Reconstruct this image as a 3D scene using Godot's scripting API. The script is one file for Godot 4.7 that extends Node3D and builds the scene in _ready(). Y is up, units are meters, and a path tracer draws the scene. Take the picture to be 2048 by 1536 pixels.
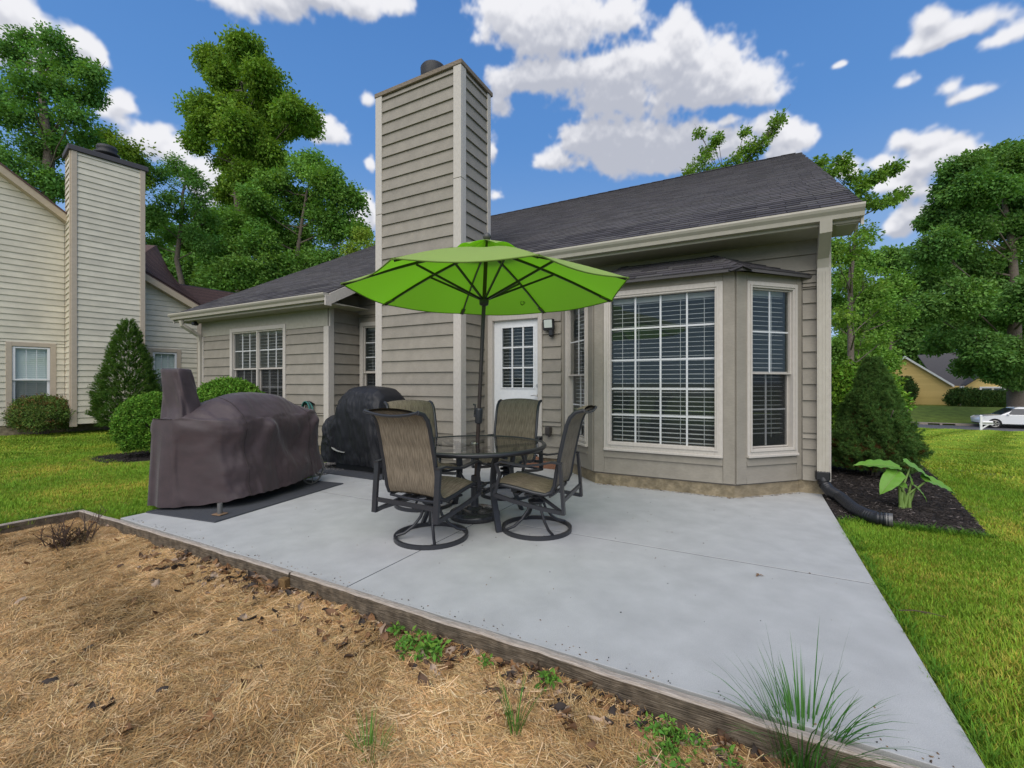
extends Node3D

# ---------------------------------------------------------------- camera model (pixels of the 2048 x 1536 photograph -> points)
const EYE := Vector3(0, 1.23, 0)
const FOC := 900.0
const TURN := 28.4
var CS := cos(deg_to_rad(TURN))
var SN := sin(deg_to_rad(TURN))

func ray(px: float, py: float) -> Vector3:
	var u := (px - 1024.0) / FOC
	return Vector3(u * CS - SN, -(py - 768.0) / FOC, -u * SN - CS)
func at_z(px: float, py: float, z: float) -> Vector3:
	var r := ray(px, py)
	return EYE + r * (z / r.z)
func at_y(px: float, py: float, y: float) -> Vector3:
	var r := ray(px, py)
	return EYE + r * ((y - EYE.y) / r.y)
func at_d(px: float, py: float, d: float) -> Vector3:
	return EYE + ray(px, py) * d
func at_p(px: float, py: float, p: Vector3, n: Vector3) -> Vector3:
	var r := ray(px, py)
	return EYE + r * ((p - EYE).dot(n) / r.dot(n))

# ---------------------------------------------------------------- mesh builder
class Geo:
	var v := PackedVector3Array()
	var n := PackedVector3Array()
	var c := PackedColorArray()
	var ix := PackedInt32Array()
	var tint := Color.WHITE
	func tri(a: Vector3, b: Vector3, d: Vector3) -> void:      # counter-clockwise seen from outside
		var m := (b - a).cross(d - a)
		if m.length_squared() < 1e-16:
			return
		m = m.normalized()
		var k := v.size()
		v.append(a); v.append(b); v.append(d)
		n.append(m); n.append(m); n.append(m)
		c.append(tint); c.append(tint); c.append(tint)
		ix.append(k); ix.append(k + 2); ix.append(k + 1)
	func quad(a: Vector3, b: Vector3, d: Vector3, e: Vector3) -> void:
		tri(a, b, d)
		tri(a, d, e)
	func hexa(p: Array) -> void:        # p[0..3] bottom ring, p[4..7] top ring, counter-clockwise from above
		quad(p[3], p[2], p[1], p[0])
		quad(p[4], p[5], p[6], p[7])
		for i in 4:
			var j: int = (i + 1) % 4
			quad(p[i], p[j], p[4 + j], p[4 + i])
	func box(xf: Transform3D, s: Vector3) -> void:
		var h := s * 0.5
		hexa([xf * Vector3(-h.x, -h.y, h.z), xf * Vector3(h.x, -h.y, h.z), xf * Vector3(h.x, -h.y, -h.z), xf * Vector3(-h.x, -h.y, -h.z),
			xf * Vector3(-h.x, h.y, h.z), xf * Vector3(h.x, h.y, h.z), xf * Vector3(h.x, h.y, -h.z), xf * Vector3(-h.x, h.y, -h.z)])
	func box2(a: Vector3, b: Vector3) -> void:
		box(Transform3D(Basis(), (a + b) * 0.5), (b - a).abs())
	func soft_box(xf: Transform3D, s: Vector3, r: float) -> void:   # box with chamfered edges
		var h := s * 0.5
		var p := []
		for e in [[-h.y, r], [-h.y + r, 0.0], [h.y - r, 0.0], [h.y, r]]:
			var ex: float = h.x - e[1]
			var ez: float = h.z - e[1]
			var ring := PackedVector3Array()
			for q in [Vector2(-ex + r, ez), Vector2(ex - r, ez), Vector2(ex, ez - r), Vector2(ex, -ez + r), Vector2(ex - r, -ez), Vector2(-ex + r, -ez), Vector2(-ex, -ez + r), Vector2(-ex, ez - r)]:
				ring.append(xf * Vector3(q.x, e[0], q.y))
			p.append(ring)
		loft(p)
	func loft(rings: Array) -> void:      # flat-shaded loft of closed rings, counter-clockwise from above, bottom first
		var m: int = rings[0].size()
		for i in range(rings.size() - 1):
			for j in m:
				var k: int = (j + 1) % m
				quad(rings[i][j], rings[i][k], rings[i + 1][k], rings[i + 1][j])
		fan(rings[0], true)
		fan(rings[rings.size() - 1], false)
	func fan(ring: PackedVector3Array, flip: bool) -> void:
		var mid := Vector3.ZERO
		for q in ring: mid += q
		mid /= ring.size()
		for j in ring.size():
			var k: int = (j + 1) % ring.size()
			if flip: tri(mid, ring[k], ring[j])
			else: tri(mid, ring[j], ring[k])
	func grid(rows: Array, close_u := false, tints: Array = []) -> void:   # smooth sheet; rows of PackedVector3Array; outside is (along row) x (row to row)
		var k0 := v.size()
		var nu: int = rows[0].size()
		var nv: int = rows.size()
		var acc := PackedVector3Array()
		acc.resize(nu * nv)
		for j in nv:
			for i in nu:
				v.append(rows[j][i])
				c.append(tint if tints.is_empty() else tints[j][i])
		for j in nv - 1:
			for i in (nu if close_u else nu - 1):
				var i2: int = (i + 1) % nu
				var a := j * nu + i
				var b := j * nu + i2
				var d := (j + 1) * nu + i2
				var e := (j + 1) * nu + i
				var m: Vector3 = (rows[j][i2] - rows[j][i]).cross(rows[j + 1][i] - rows[j][i]) + (rows[j + 1][i] - rows[j + 1][i2]).cross(rows[j][i2] - rows[j + 1][i2])
				acc[a] += m; acc[b] += m; acc[d] += m; acc[e] += m
				ix.append(k0 + a); ix.append(k0 + d); ix.append(k0 + b)
				ix.append(k0 + a); ix.append(k0 + e); ix.append(k0 + d)
		for q in acc:
			n.append(q.normalized() if q.length_squared() > 1e-20 else Vector3.UP)
	func tube(path: Array, radii: Variant, sides := 8, closed := false, flat := Vector2.ONE, ref := Vector3.UP) -> void:
		var rows := []
		var m := path.size()
		var up := ref
		for i in m:
			var a: Vector3 = path[(i - 1 + m) % m] if closed or i > 0 else path[i]
			var b: Vector3 = path[(i + 1) % m] if closed or i < m - 1 else path[i]
			var t := (b - a).normalized()
			if absf(t.dot(up)) > 0.95:
				up = Vector3(0.31, 0.1, 0.94)
			var x := up.cross(t).normalized()
			var y := t.cross(x)
			if not closed: up = y
			var r: float = radii[i] if radii is Array else radii
			var ring := PackedVector3Array()
			for k in sides:
				var f := TAU * k / sides
				ring.append(path[i] + x * cos(f) * r * flat.x + y * sin(f) * r * flat.y)
			rows.append(ring)
		if closed:
			rows.append(rows[0])
		grid(rows, true)
		if not closed:
			fan(rows[0], true)
			fan(rows[rows.size() - 1], false)
	func bar(path: Array, w: float, h: float, ref := Vector3.UP, closed := false) -> void:    # rectangular section along a path, flat shaded
		var rings := []
		var m := path.size()
		for i in m:
			var a: Vector3 = path[(i - 1 + m) % m] if closed or i > 0 else path[i]
			var b: Vector3 = path[(i + 1) % m] if closed or i < m - 1 else path[i]
			var t := (b - a).normalized()
			var x := ref.cross(t).normalized()
			var y := t.cross(x)
			rings.append(PackedVector3Array([path[i] - x * w / 2 - y * h / 2, path[i] + x * w / 2 - y * h / 2, path[i] + x * w / 2 + y * h / 2, path[i] - x * w / 2 + y * h / 2]))
		var last := m if closed else m - 1
		for i in last:
			var r0: PackedVector3Array = rings[i]
			var r1: PackedVector3Array = rings[(i + 1) % m]
			for j in 4:
				var k: int = (j + 1) % 4
				quad(r0[j], r0[k], r1[k], r1[j])
		if not closed:
			fan(rings[0], true)
			fan(rings[m - 1], false)
	func lathe(prof: Array, sides := 24, at := Vector3.ZERO) -> void:   # prof: Vector2(radius, y), bottom to top on the outside
		var rows := []
		for q in prof:
			var ring := PackedVector3Array()
			for k in sides:
				var f := -TAU * k / sides
				ring.append(at + Vector3(cos(f) * q.x, q.y, sin(f) * q.x))
			rows.append(ring)
		grid(rows, true)
	func slab(poly: PackedVector2Array, y0: float, y1: float) -> void:    # poly in x, z
		var t := Geometry2D.triangulate_polygon(poly)
		for i in range(0, t.size(), 3):
			var a := poly[t[i]]
			var b := poly[t[i + 1]]
			var d := poly[t[i + 2]]
			if (b - a).cross(d - a) > 0:
				var s := b
				b = d
				d = s
			tri(Vector3(a.x, y1, a.y), Vector3(b.x, y1, b.y), Vector3(d.x, y1, d.y))
			tri(Vector3(a.x, y0, a.y), Vector3(d.x, y0, d.y), Vector3(b.x, y0, b.y))
		var cw := Geometry2D.is_polygon_clockwise(poly)
		for i in poly.size():
			var a := poly[i]
			var b := poly[(i + 1) % poly.size()]
			if not cw:
				var s := a
				a = b
				b = s
			quad(Vector3(a.x, y0, a.y), Vector3(b.x, y0, b.y), Vector3(b.x, y1, b.y), Vector3(a.x, y1, a.y))
	func plate(pts: Array, thick: Vector3) -> void:     # flat polygon of points (any order), thickened along thick
		var m := pts.size()
		var mid := Vector3.ZERO
		for q in pts: mid += q
		mid /= m
		var nn := Vector3.ZERO
		for i in m:
			nn += (pts[i] - mid).cross(pts[(i + 1) % m] - mid)
		var p := pts.duplicate()
		if nn.dot(thick) < 0:
			p.reverse()
		for i in m:
			var j: int = (i + 1) % m
			tri(mid + thick, p[i] + thick, p[j] + thick)
			tri(mid, p[j], p[i])
			quad(p[i], p[j], p[j] + thick, p[i] + thick)
	func done() -> ArrayMesh:
		var a := []
		a.resize(Mesh.ARRAY_MAX)
		a[Mesh.ARRAY_VERTEX] = v
		a[Mesh.ARRAY_NORMAL] = n
		a[Mesh.ARRAY_COLOR] = c
		a[Mesh.ARRAY_INDEX] = ix
		var m := ArrayMesh.new()
		m.add_surface_from_arrays(Mesh.PRIMITIVE_TRIANGLES, a)
		return m

# ---------------------------------------------------------------- nodes
var taken := {}
func numbered(called: String) -> String:
	if not taken.has(called):
		taken[called] = 0
		return called
	taken[called] += 1
	return "%s_%03d" % [called, taken[called]]
func tag(o: Node, label: String, category := "", group := "", kind := "") -> Node:
	if label: o.set_meta("label", label)
	if category: o.set_meta("category", category)
	if group: o.set_meta("group", group)
	if kind: o.set_meta("kind", kind)
	return o
func thing(called: String, label: String, category: String, at := Vector3.ZERO, turn := 0.0, group := "") -> Node3D:
	var o := Node3D.new()
	o.name = numbered(called)
	add_child(o)
	o.position = at
	o.rotation.y = turn
	tag(o, label, category, group)
	return o
func part(par: Node, called: String, mesh: Mesh, mat: Material, xf := Transform3D()) -> MeshInstance3D:   # placed in the parent's own axes
	var o := MeshInstance3D.new()
	o.name = called if par != self else numbered(called)
	o.mesh = mesh
	o.material_override = mat
	o.transform = xf
	par.add_child(o, true)
	return o
func wpart(par: Node, called: String, mesh: Mesh, mat: Material, xf := Transform3D()) -> MeshInstance3D:   # placed in the world
	var o := part(par, called, mesh, mat)
	o.global_transform = xf
	return o
func structure(called: String, label: String, g: Geo, mat: Material) -> MeshInstance3D:
	var o := part(self, called, g.done(), mat)
	tag(o, label, "", "", "structure")
	return o
func copy_of(o: Node3D) -> Node3D:
	var c: Node3D = o.duplicate()
	c.name = numbered(str(o.name).rstrip("0123456789").trim_suffix("_"))
	add_child(c)
	return c
func many(par: Node, called: String, mesh: Mesh, mat: Material, xfs: Array, tints: Array) -> MultiMeshInstance3D:
	var mm := MultiMesh.new()
	mm.transform_format = MultiMesh.TRANSFORM_3D
	mm.use_colors = true
	mm.mesh = mesh
	mm.instance_count = xfs.size()
	for i in xfs.size():
		mm.set_instance_transform(i, xfs[i])
		mm.set_instance_color(i, tints[i])
	var o := MultiMeshInstance3D.new()
	o.name = called if par != self else numbered(called)
	o.multimesh = mm
	o.material_override = mat
	par.add_child(o, true)
	o.set_meta("kind", "stuff")
	return o

# ---------------------------------------------------------------- materials
var rng := RandomNumberGenerator.new()
func rf(a: float, b: float) -> float:
	return rng.randf_range(a, b)
func lin(r: float, g: float, b: float) -> Color:
	return Color(r, g, b).linear_to_srgb()
var noise_seed := 11
func noise_tex(a: Color, b: Color, freq := 0.02, octaves := 5, size := 512, mid := -1.0, type := FastNoiseLite.TYPE_SIMPLEX_SMOOTH, sharp := 0.0) -> NoiseTexture2D:
	var nz := FastNoiseLite.new()
	nz.noise_type = type
	nz.frequency = freq
	nz.fractal_octaves = octaves
	nz.fractal_gain = 0.55
	noise_seed += 7
	nz.seed = noise_seed
	var t := NoiseTexture2D.new()
	t.width = size
	t.height = size
	t.seamless = true
	t.noise = nz
	var gr := Gradient.new()
	gr.set_color(0, a)
	gr.set_color(1, b)
	if sharp > 0.0:
		gr.set_offset(0, 0.5 - sharp)
		gr.set_offset(1, 0.5 + sharp)
	t.color_ramp = gr
	return t
var broad: NoiseTexture2D
func surf(called: String, a: Color, b: Color, tile: Vector3, rough := 0.8, bump := 0.0, freq := 0.02, world := true, sharp := 0.0) -> StandardMaterial3D:
	var m := StandardMaterial3D.new()
	m.resource_name = called
	m.albedo_texture = noise_tex(a, b, freq, 5, 512, -1.0, FastNoiseLite.TYPE_SIMPLEX_SMOOTH, sharp)
	m.roughness = rough
	m.metallic_specular = 0.4
	m.uv1_triplanar = true
	m.uv1_world_triplanar = world
	m.uv1_scale = Vector3(1.0 / tile.x, 1.0 / tile.y, 1.0 / tile.z)
	if bump > 0.0:
		m.heightmap_enabled = true
		m.heightmap_texture = noise_tex(Color.BLACK, Color.WHITE, freq * 1.5, 4)
		m.heightmap_scale = bump
	return m
func blotch(m: StandardMaterial3D, tile: float, lo := 0.72) -> StandardMaterial3D:     # broad uneven tone laid over the fine grain
	m.detail_enabled = true
	m.detail_blend_mode = BaseMaterial3D.BLEND_MODE_MUL
	m.detail_uv_layer = BaseMaterial3D.DETAIL_UV_2
	m.detail_albedo = noise_tex(Color(lo, lo, lo), Color.WHITE, 0.012, 5)
	m.uv2_triplanar = true
	m.uv2_world_triplanar = true
	m.uv2_scale = Vector3.ONE / tile
	return m
func flat_mat(called: String, col: Color, rough := 0.6, metal := 0.0) -> StandardMaterial3D:
	var m := StandardMaterial3D.new()
	m.resource_name = called
	m.albedo_color = col
	m.roughness = rough
	m.metallic = metal
	return m
func leaf_mat(called: String, back := 0.5, rough := 0.55) -> StandardMaterial3D:
	var m := StandardMaterial3D.new()
	m.resource_name = called
	m.vertex_color_use_as_albedo = true
	m.roughness = rough
	m.metallic_specular = 0.22
	m.backlight_enabled = back > 0
	m.backlight = Color(back, back, back * 0.6)
	return m
func glass_mat(called: String, col: Color, alpha: float) -> StandardMaterial3D:
	var m := StandardMaterial3D.new()
	m.resource_name = called
	m.transparency = BaseMaterial3D.TRANSPARENCY_ALPHA
	m.albedo_color = Color(col.r, col.g, col.b, alpha)
	m.roughness = 0.02
	return m
var MT := {}

# ---------------------------------------------------------------- shared builders
func plank(par: Node, called: String, a: Vector3, b: Vector3, mat: Material) -> MeshInstance3D:   # axis-aligned board between two world corners
	var g := Geo.new()
	g.soft_box(Transform3D(Basis(), (a + b) * 0.5), (b - a).abs(), minf(0.004, (b - a).abs()[(b - a).abs().min_axis_index()] * 0.2))
	return wpart(par, called, g.done(), mat)
func slat_between(par: Node, called: String, a: Vector3, b: Vector3, w: float, h: float, mat: Material, ref := Vector3.UP) -> MeshInstance3D:
	var g := Geo.new()
	g.bar([a, b], w, h, ref)
	return wpart(par, called, g.done(), mat)

var board_mesh: ArrayMesh
func lap_board(l0: float, l1: float, t0: float, t1: float, h: float, proud := 0.022) -> ArrayMesh:
	var g := Geo.new()
	var a := Vector3(l0, 0, proud); var b := Vector3(l1, 0, proud)
	var c := Vector3(t1, h, 0.006); var d := Vector3(t0, h, 0.006)
	g.quad(a, b, c, d)
	g.quad(Vector3(l0, 0, 0), Vector3(l1, 0, 0), b, a)
	g.quad(d, c, Vector3(t1, h, 0), Vector3(t0, h, 0))
	g.tri(Vector3(l0, 0, 0), a, d)
	g.tri(Vector3(l1, 0, 0), c, b)
	return g.done()
func siding(par: Node, o: Vector3, dir: Vector3, length: float, y0: float, y1: float, mats: Array, holes := [], expo := 0.182, line0 := 0.138, proud := 0.030) -> void:
	# lap boards on a vertical wall: o is the foot of its left edge seen from outside, dir runs right; holes are [s0, s1, y0, y1]
	if board_mesh == null:
		board_mesh = lap_board(0, 1, 0, 1, 1.0, 0.030)
	var out := dir.cross(Vector3.UP)
	var k := int(floor((y0 - line0) / expo))
	while line0 + k * expo < y1 - 0.005:
		var ya := maxf(y0, line0 + k * expo)
		var yb := minf(y1, line0 + (k + 1) * expo)
		k += 1
		if yb - ya < 0.012: continue
		var cuts := [ya, yb]
		for q in holes:
			for e in [q[2], q[3]]:
				if e > ya + 0.012 and e < yb - 0.012: cuts.append(e)
		cuts.sort()
		for ci in cuts.size() - 1:
			var ca: float = cuts[ci]
			var cb: float = cuts[ci + 1]
			var spans := [[0.0, length]]
			for q in holes:
				if q[2] < (ca + cb) * 0.5 and q[3] > (ca + cb) * 0.5:
					var left := []
					for s in spans:
						if q[1] <= s[0] or q[0] >= s[1]:
							left.append(s)
							continue
						if q[0] - s[0] > 0.01: left.append([s[0], q[0]])
						if s[1] - q[1] > 0.01: left.append([q[1], s[1]])
					spans = left
			for s in spans:
				var xf := Transform3D(Basis(dir * (s[1] - s[0]), Vector3.UP * (cb - ca), out * (proud / 0.030)), Vector3(o.x, ca, o.z) + dir * s[0])
				wpart(par, "siding_board", board_mesh, mats[rng.randi() % mats.size()], xf)
func core_wall(par: Node, called: String, o: Vector3, dir: Vector3, length: float, y0: float, y1: float, thick: float, mat: Material, holes := []) -> MeshInstance3D:
	# sheathing behind the boards, with its openings; its face lies 1 mm behind the boards' backs
	var out := dir.cross(Vector3.UP)
	var xs := [0.0, length]
	var ys := [y0, y1]
	for q in holes:
		for i in 2:
			if q[i] > 0.001 and q[i] < length - 0.001: xs.append(q[i])
			if q[2 + i] > y0 + 0.001 and q[2 + i] < y1 - 0.001: ys.append(q[2 + i])
	xs.sort()
	ys.sort()
	var g := Geo.new()
	for i in xs.size() - 1:
		for j in ys.size() - 1:
			var mx: float = (xs[i] + xs[i + 1]) * 0.5
			var my: float = (ys[j] + ys[j + 1]) * 0.5
			var open: bool = xs[i + 1] - xs[i] < 1e-4 or ys[j + 1] - ys[j] < 1e-4
			for q in holes:
				if mx > q[0] and mx < q[1] and my > q[2] and my < q[3]: open = true
			if open: continue
			var c: Vector3 = Vector3(o.x, my, o.z) + dir * mx - out * (0.001 + thick * 0.5)
			g.box(Transform3D(Basis(dir, Vector3.UP, out), c), Vector3(xs[i + 1] - xs[i], ys[j + 1] - ys[j], thick))
	return wpart(par, called, g.done(), mat)

# a window seen from outside: frame xf at the lower left corner of its casing, x right, y up, z out
func window(par: Node, called: String, label: String, xf: Transform3D, w: float, h: float, casing: float, sashes: Array, mats: Dictionary, opt := {}) -> Node3D:
	var o := Node3D.new()
	o.name = called
	par.add_child(o, true)
	o.global_transform = xf
	if label: o.set_meta("label", label)
	var proud: float = opt.get("proud", 0.035)
	var sill: float = opt.get("sill", 0.0)
	var g := Geo.new()
	for e in [[0.0, casing, 0.0, h], [w - casing, w, 0.0, h], [casing, w - casing, h - casing, h], [casing, w - casing, 0.0, casing]]:
		g = Geo.new()
		var c := Vector3((e[0] + e[1]) * 0.5, (e[2] + e[3]) * 0.5, proud * 0.5 - 0.02)
		g.soft_box(Transform3D(Basis(), c), Vector3(e[1] - e[0], e[3] - e[2], proud + 0.04), 0.004)
		part(o, "casing", g.done(), mats.casing)
	if opt.get("mould", false):
		g = Geo.new()
		var i0 := casing * 0.62
		g.bar([Vector3(i0, i0, proud), Vector3(w - i0, i0, proud), Vector3(w - i0, h - i0, proud), Vector3(i0, h - i0, proud)], 0.022, 0.022, Vector3(0, 0, 1), true)
		part(o, "moulding", g.done(), mats.casing)
	if sill > 0.0:
		g = Geo.new()
		g.soft_box(Transform3D(Basis(), Vector3(w * 0.5, -0.012, proud * 0.5 + 0.005)), Vector3(w, 0.03, proud + 0.03), 0.005)
		part(o, "sill", g.done(), mats.casing)
	# each sash: [x0, x1, y0, y1, frame, columns (fractions), rows (fractions), depth, slats, screen]
	for s in sashes:
		var x0: float = s[0]
		var x1: float = s[1]
		var y0: float = s[2]
		var y1: float = s[3]
		var f: float = s[4]
		var z: float = s[7]
		if f > 0.0:
			g = Geo.new()
			g.bar([Vector3(x0 + f / 2, y0 + f / 2, z), Vector3(x1 - f / 2, y0 + f / 2, z), Vector3(x1 - f / 2, y1 - f / 2, z), Vector3(x0 + f / 2, y1 - f / 2, z)], f, 0.03, Vector3(0, 0, 1), true)
			part(o, "sash", g.done(), mats.sash)
		g = Geo.new()
		var gx0 := x0 + f
		var gx1 := x1 - f
		var gy0 := y0 + f
		var gy1 := y1 - f
		g.quad(Vector3(gx0, gy0, z - 0.004), Vector3(gx1, gy0, z - 0.004), Vector3(gx1, gy1, z - 0.004), Vector3(gx0, gy1, z - 0.004))
		part(o, "pane", g.done(), mats.glass)
		var bw: float = opt.get("bar", 0.018)
		for q in s[5]:
			g = Geo.new()
			g.box(Transform3D(Basis(), Vector3(lerpf(gx0, gx1, q), (gy0 + gy1) * 0.5, z - 0.012)), Vector3(bw, gy1 - gy0, 0.01))
			part(o, "glazing_bar", g.done(), mats.bar)
		for q in s[6]:
			g = Geo.new()
			g.box(Transform3D(Basis(), Vector3((gx0 + gx1) * 0.5, lerpf(gy1, gy0, q), z - 0.013)), Vector3(gx1 - gx0, bw, 0.008))
			part(o, "glazing_bar", g.done(), mats.bar)
		if s.size() > 9 and s[9]:
			g = Geo.new()
			g.quad(Vector3(gx0, gy0, z + 0.010), Vector3(gx1, gy0, z + 0.010), Vector3(gx1, gy1, z + 0.010), Vector3(gx0, gy1, z + 0.010))
			part(o, "insect_screen", g.done(), mats.screen)
	# venetian blind behind the panes: [x0, x1, y0, y1, pitch, tilt]
	for b in opt.get("blinds", []):
		var zz: float = opt.get("blind_z", -0.085)
		g = Geo.new()
		g.box(Transform3D(Basis(Vector3.RIGHT, b[5]), Vector3.ZERO), Vector3(b[1] - b[0], 0.004, opt.get("slat", 0.045)))
		var sl := g.done()
		var y: float = b[3] - 0.07
		while y > b[2]:
			part(o, "slat", sl, mats.slat, Transform3D(Basis(), Vector3((b[0] + b[1]) * 0.5, y, zz)))
			y -= b[4]
		g = Geo.new()
		g.box(Transform3D(Basis(), Vector3((b[0] + b[1]) * 0.5, b[3] - 0.025, zz)), Vector3(b[1] - b[0], 0.06, 0.05))
		part(o, "head_rail", g.done(), mats.slat)
		for q in opt.get("cords", [0.15, 0.85]):
			g = Geo.new()
			g.box(Transform3D(Basis(), Vector3(lerpf(b[0], b[1], q), (b[2] + b[3]) * 0.5, zz + 0.025)), Vector3(0.005, b[3] - b[2], 0.003))
			part(o, "ladder_cord", g.done(), mats.slat)
	return o

# ---------------------------------------------------------------- sky: blue air with cumulus, computed over the whole dome
func sky_image() -> Image:
	var W := 3072
	var H := 1536
	var UP := 1000          # rows that are computed; the rest is below the horizon
	var cover := PackedFloat32Array()
	cover.resize(W * H / 2)
	cover.fill(0.0)
	# cumulus seen in the photograph: centre and half axes in its pixels
	var puffs := [[10, 20, 75, 90], [60, 100, 60, 45], [0, 110, 90, 60], [170, 90, 45, 40], [190, 110, 40, 30], [215, 225, 40, 42], [250, 210, 30, 30], [290, 280, 60, 45], [350, 310, 55, 45], [400, 350, 50, 40], [420, 390, 45, 40], [440, 340, 40, 30],
		[450, 0, 95, 45], [560, 10, 90, 40], [650, 0, 80, 35], [740, 20, 60, 30], [800, 10, 50, 30], [655, 270, 60, 32], [640, 255, 35, 30], [735, 200, 22, 25], [740, 330, 18, 30], [735, 420, 26, 45], [720, 450, 40, 30],
		[1010, 20, 80, 45], [1060, 40, 110, 60], [1140, 30, 110, 50], [1230, 45, 80, 45], [1080, 85, 120, 35], [1350, 60, 55, 50], [1340, 110, 90, 55], [1420, 130, 110, 55], [1250, 140, 120, 50], [1120, 160, 140, 40], [1060, 160, 80, 30], [1500, 165, 95, 45], [1400, 200, 150, 40], [1240, 195, 170, 38], [1540, 190, 55, 25],
		[1000, 200, 40, 45], [985, 300, 14, 40], [990, 390, 25, 22], [1150, 280, 45, 35], [1200, 270, 60, 45], [1270, 270, 70, 45], [1340, 290, 70, 45], [1220, 320, 110, 40], [1100, 325, 40, 25], [1330, 330, 120, 40], [1410, 260, 60, 25], [1460, 290, 60, 40], [1530, 260, 60, 35], [1590, 270, 50, 40], [1560, 310, 70, 40], [1460, 240, 20, 12],
		[1860, 40, 45, 35], [1920, 60, 100, 32], [2010, 75, 60, 25], [1880, 80, 80, 20], [1810, 165, 32, 22], [1900, 175, 32, 25], [1940, 190, 55, 18], [1680, 130, 18, 8], [1800, 280, 30, 32], [1850, 285, 45, 32], [1900, 305, 65, 38], [1950, 330, 60, 35], [1850, 330, 60, 40], [1780, 370, 45, 22], [1830, 385, 60, 30], [1830, 430, 55, 35], [1790, 460, 50, 30], [1760, 325, 30, 22], [1690, 340, 40, 30]]
	var balls := []       # azimuth and elevation in radians, half axes, depth of the ball
	for p in puffs:
		var r := ray(p[0], p[1]).normalized()
		var az := atan2(r.x, -r.z)
		var el := asin(r.y)
		var k := 1.0 / sqrt(1.0 + pow((p[0] - 1024.0) / FOC, 2) + pow((p[1] - 768.0) / FOC, 2))
		balls.append([az, el, p[2] / FOC * k * (1.0 if absf(p[0] - 1024.0) < 500 else 0.92) / maxf(0.5, cos(el)) * 1.0, p[3] / FOC * k * 1.05])
	rng.seed = 77
	for i in 46:            # the rest of the sky carries the same broken cumulus
		var az := rf(-PI, PI)
		var el := asin(rf(0.05, 0.97))
		var fwd := wrapf(az + deg_to_rad(TURN), -PI, PI)
		if absf(fwd) < 0.92 and el < 0.75: continue
		var s := rf(0.05, 0.12)
		for j in 7:
			balls.append([az + rf(-2.0, 2.0) * s / maxf(0.35, cos(el)), el + rf(-0.6, 0.6) * s, s * rf(0.6, 1.3) / maxf(0.35, cos(el)), s * rf(0.4, 0.7)])
	for b in balls:
		var x0 := int((b[0] - b[2] * 1.6) / TAU * W)
		var x1 := int((b[0] + b[2] * 1.6) / TAU * W)
		var y0 := maxi(0, int((0.5 - (b[1] + b[3] * 1.6) / PI) * H))
		var y1 := mini(H / 2 - 1, int((0.5 - (b[1] - b[3] * 1.6) / PI) * H))
		for y in range(y0, y1 + 1):
			var el := (0.5 - (y + 0.5) / H) * PI
			var dy: float = (el - b[1]) / b[3]
			if dy < 0.0: dy *= 1.35
			for x in range(x0, x1 + 1):
				var dx: float = (TAU * (x + 0.5) / W - b[0]) / b[2]
				var q := 1.45 - sqrt(dx * dx + dy * dy)
				if q > 0.0:
					cover[y * W + posmod(x, W)] += q * q
	var n1 := FastNoiseLite.new()
	n1.noise_type = FastNoiseLite.TYPE_SIMPLEX_SMOOTH
	n1.fractal_octaves = 5
	n1.fractal_gain = 0.62
	n1.frequency = 11.0
	n1.seed = 5
	var n2 := FastNoiseLite.new()
	n2.noise_type = FastNoiseLite.TYPE_CELLULAR
	n2.cellular_return_type = FastNoiseLite.RETURN_DISTANCE
	n2.fractal_type = FastNoiseLite.FRACTAL_FBM
	n2.fractal_octaves = 3
	n2.frequency = 26.0
	n2.seed = 9
	var n3 := FastNoiseLite.new()
	n3.noise_type = FastNoiseLite.TYPE_SIMPLEX_SMOOTH
	n3.fractal_octaves = 4
	n3.frequency = 42.0
	var dens := PackedFloat32Array()
	dens.resize(W * H / 2)
	for y in H / 2:
		var el := (0.5 - (y + 0.5) / H) * PI
		var ce := cos(el)
		var se := sin(el)
		for x in W:
			var k := y * W + x
			if cover[k] < 0.0001:
				dens[k] = -1.0
				continue
			var base := minf(1.1, sqrt(cover[k]) - 0.62)
			var az := TAU * (x + 0.5) / W
			var d := Vector3(sin(az) * ce, se, -cos(az) * ce)
			dens[k] = base + 0.62 * n1.get_noise_3dv(d) - 0.42 * (n2.get_noise_3dv(d) + 0.62) + 0.20 * n3.get_noise_3dv(d)
	var im := Image.create_empty(W, H, false, Image.FORMAT_RGBF)
	var below := Color(0.30, 0.34, 0.30)
	im.fill(below)
	for y in H / 2:
		var el := (0.5 - (y + 0.5) / H) * PI
		var t := clampf(sin(el), 0, 1)
		var air := Color(0.40, 0.57, 0.80).lerp(Color(0.105, 0.265, 0.60), pow(smoothstep(0.0, 0.50, t), 0.85)).lerp(Color(0.055, 0.17, 0.46), smoothstep(0.40, 0.85, t))
		for x in W:
			var k := y * W + x
			var c := air
			var q := dens[k]
			if q > -0.10:
				var a := smoothstep(-0.10, 0.42, q)
				# lit from above: faces turned up are bright, what has much cloud over it is grey
				var rel := q - dens[maxi(0, y - 5) * W + x]
				var over := 0.0
				for o in [12, 26, 44, 66]:
					over += clampf(dens[maxi(0, y - o) * W + x] + 0.1, 0.0, 0.7)
				var lit := clampf(0.92 + clampf(rel, -0.25, 0.35) * 0.75 - over * 0.36, 0.0, 1.0)
				var cl := Color(0.47, 0.49, 0.56).lerp(Color(0.84, 0.84, 0.87), smoothstep(0.10, 1.0, lit))
				c = air.lerp(cl, a * 0.98)
			im.set_pixel(x, y, c)
	return im

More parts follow.
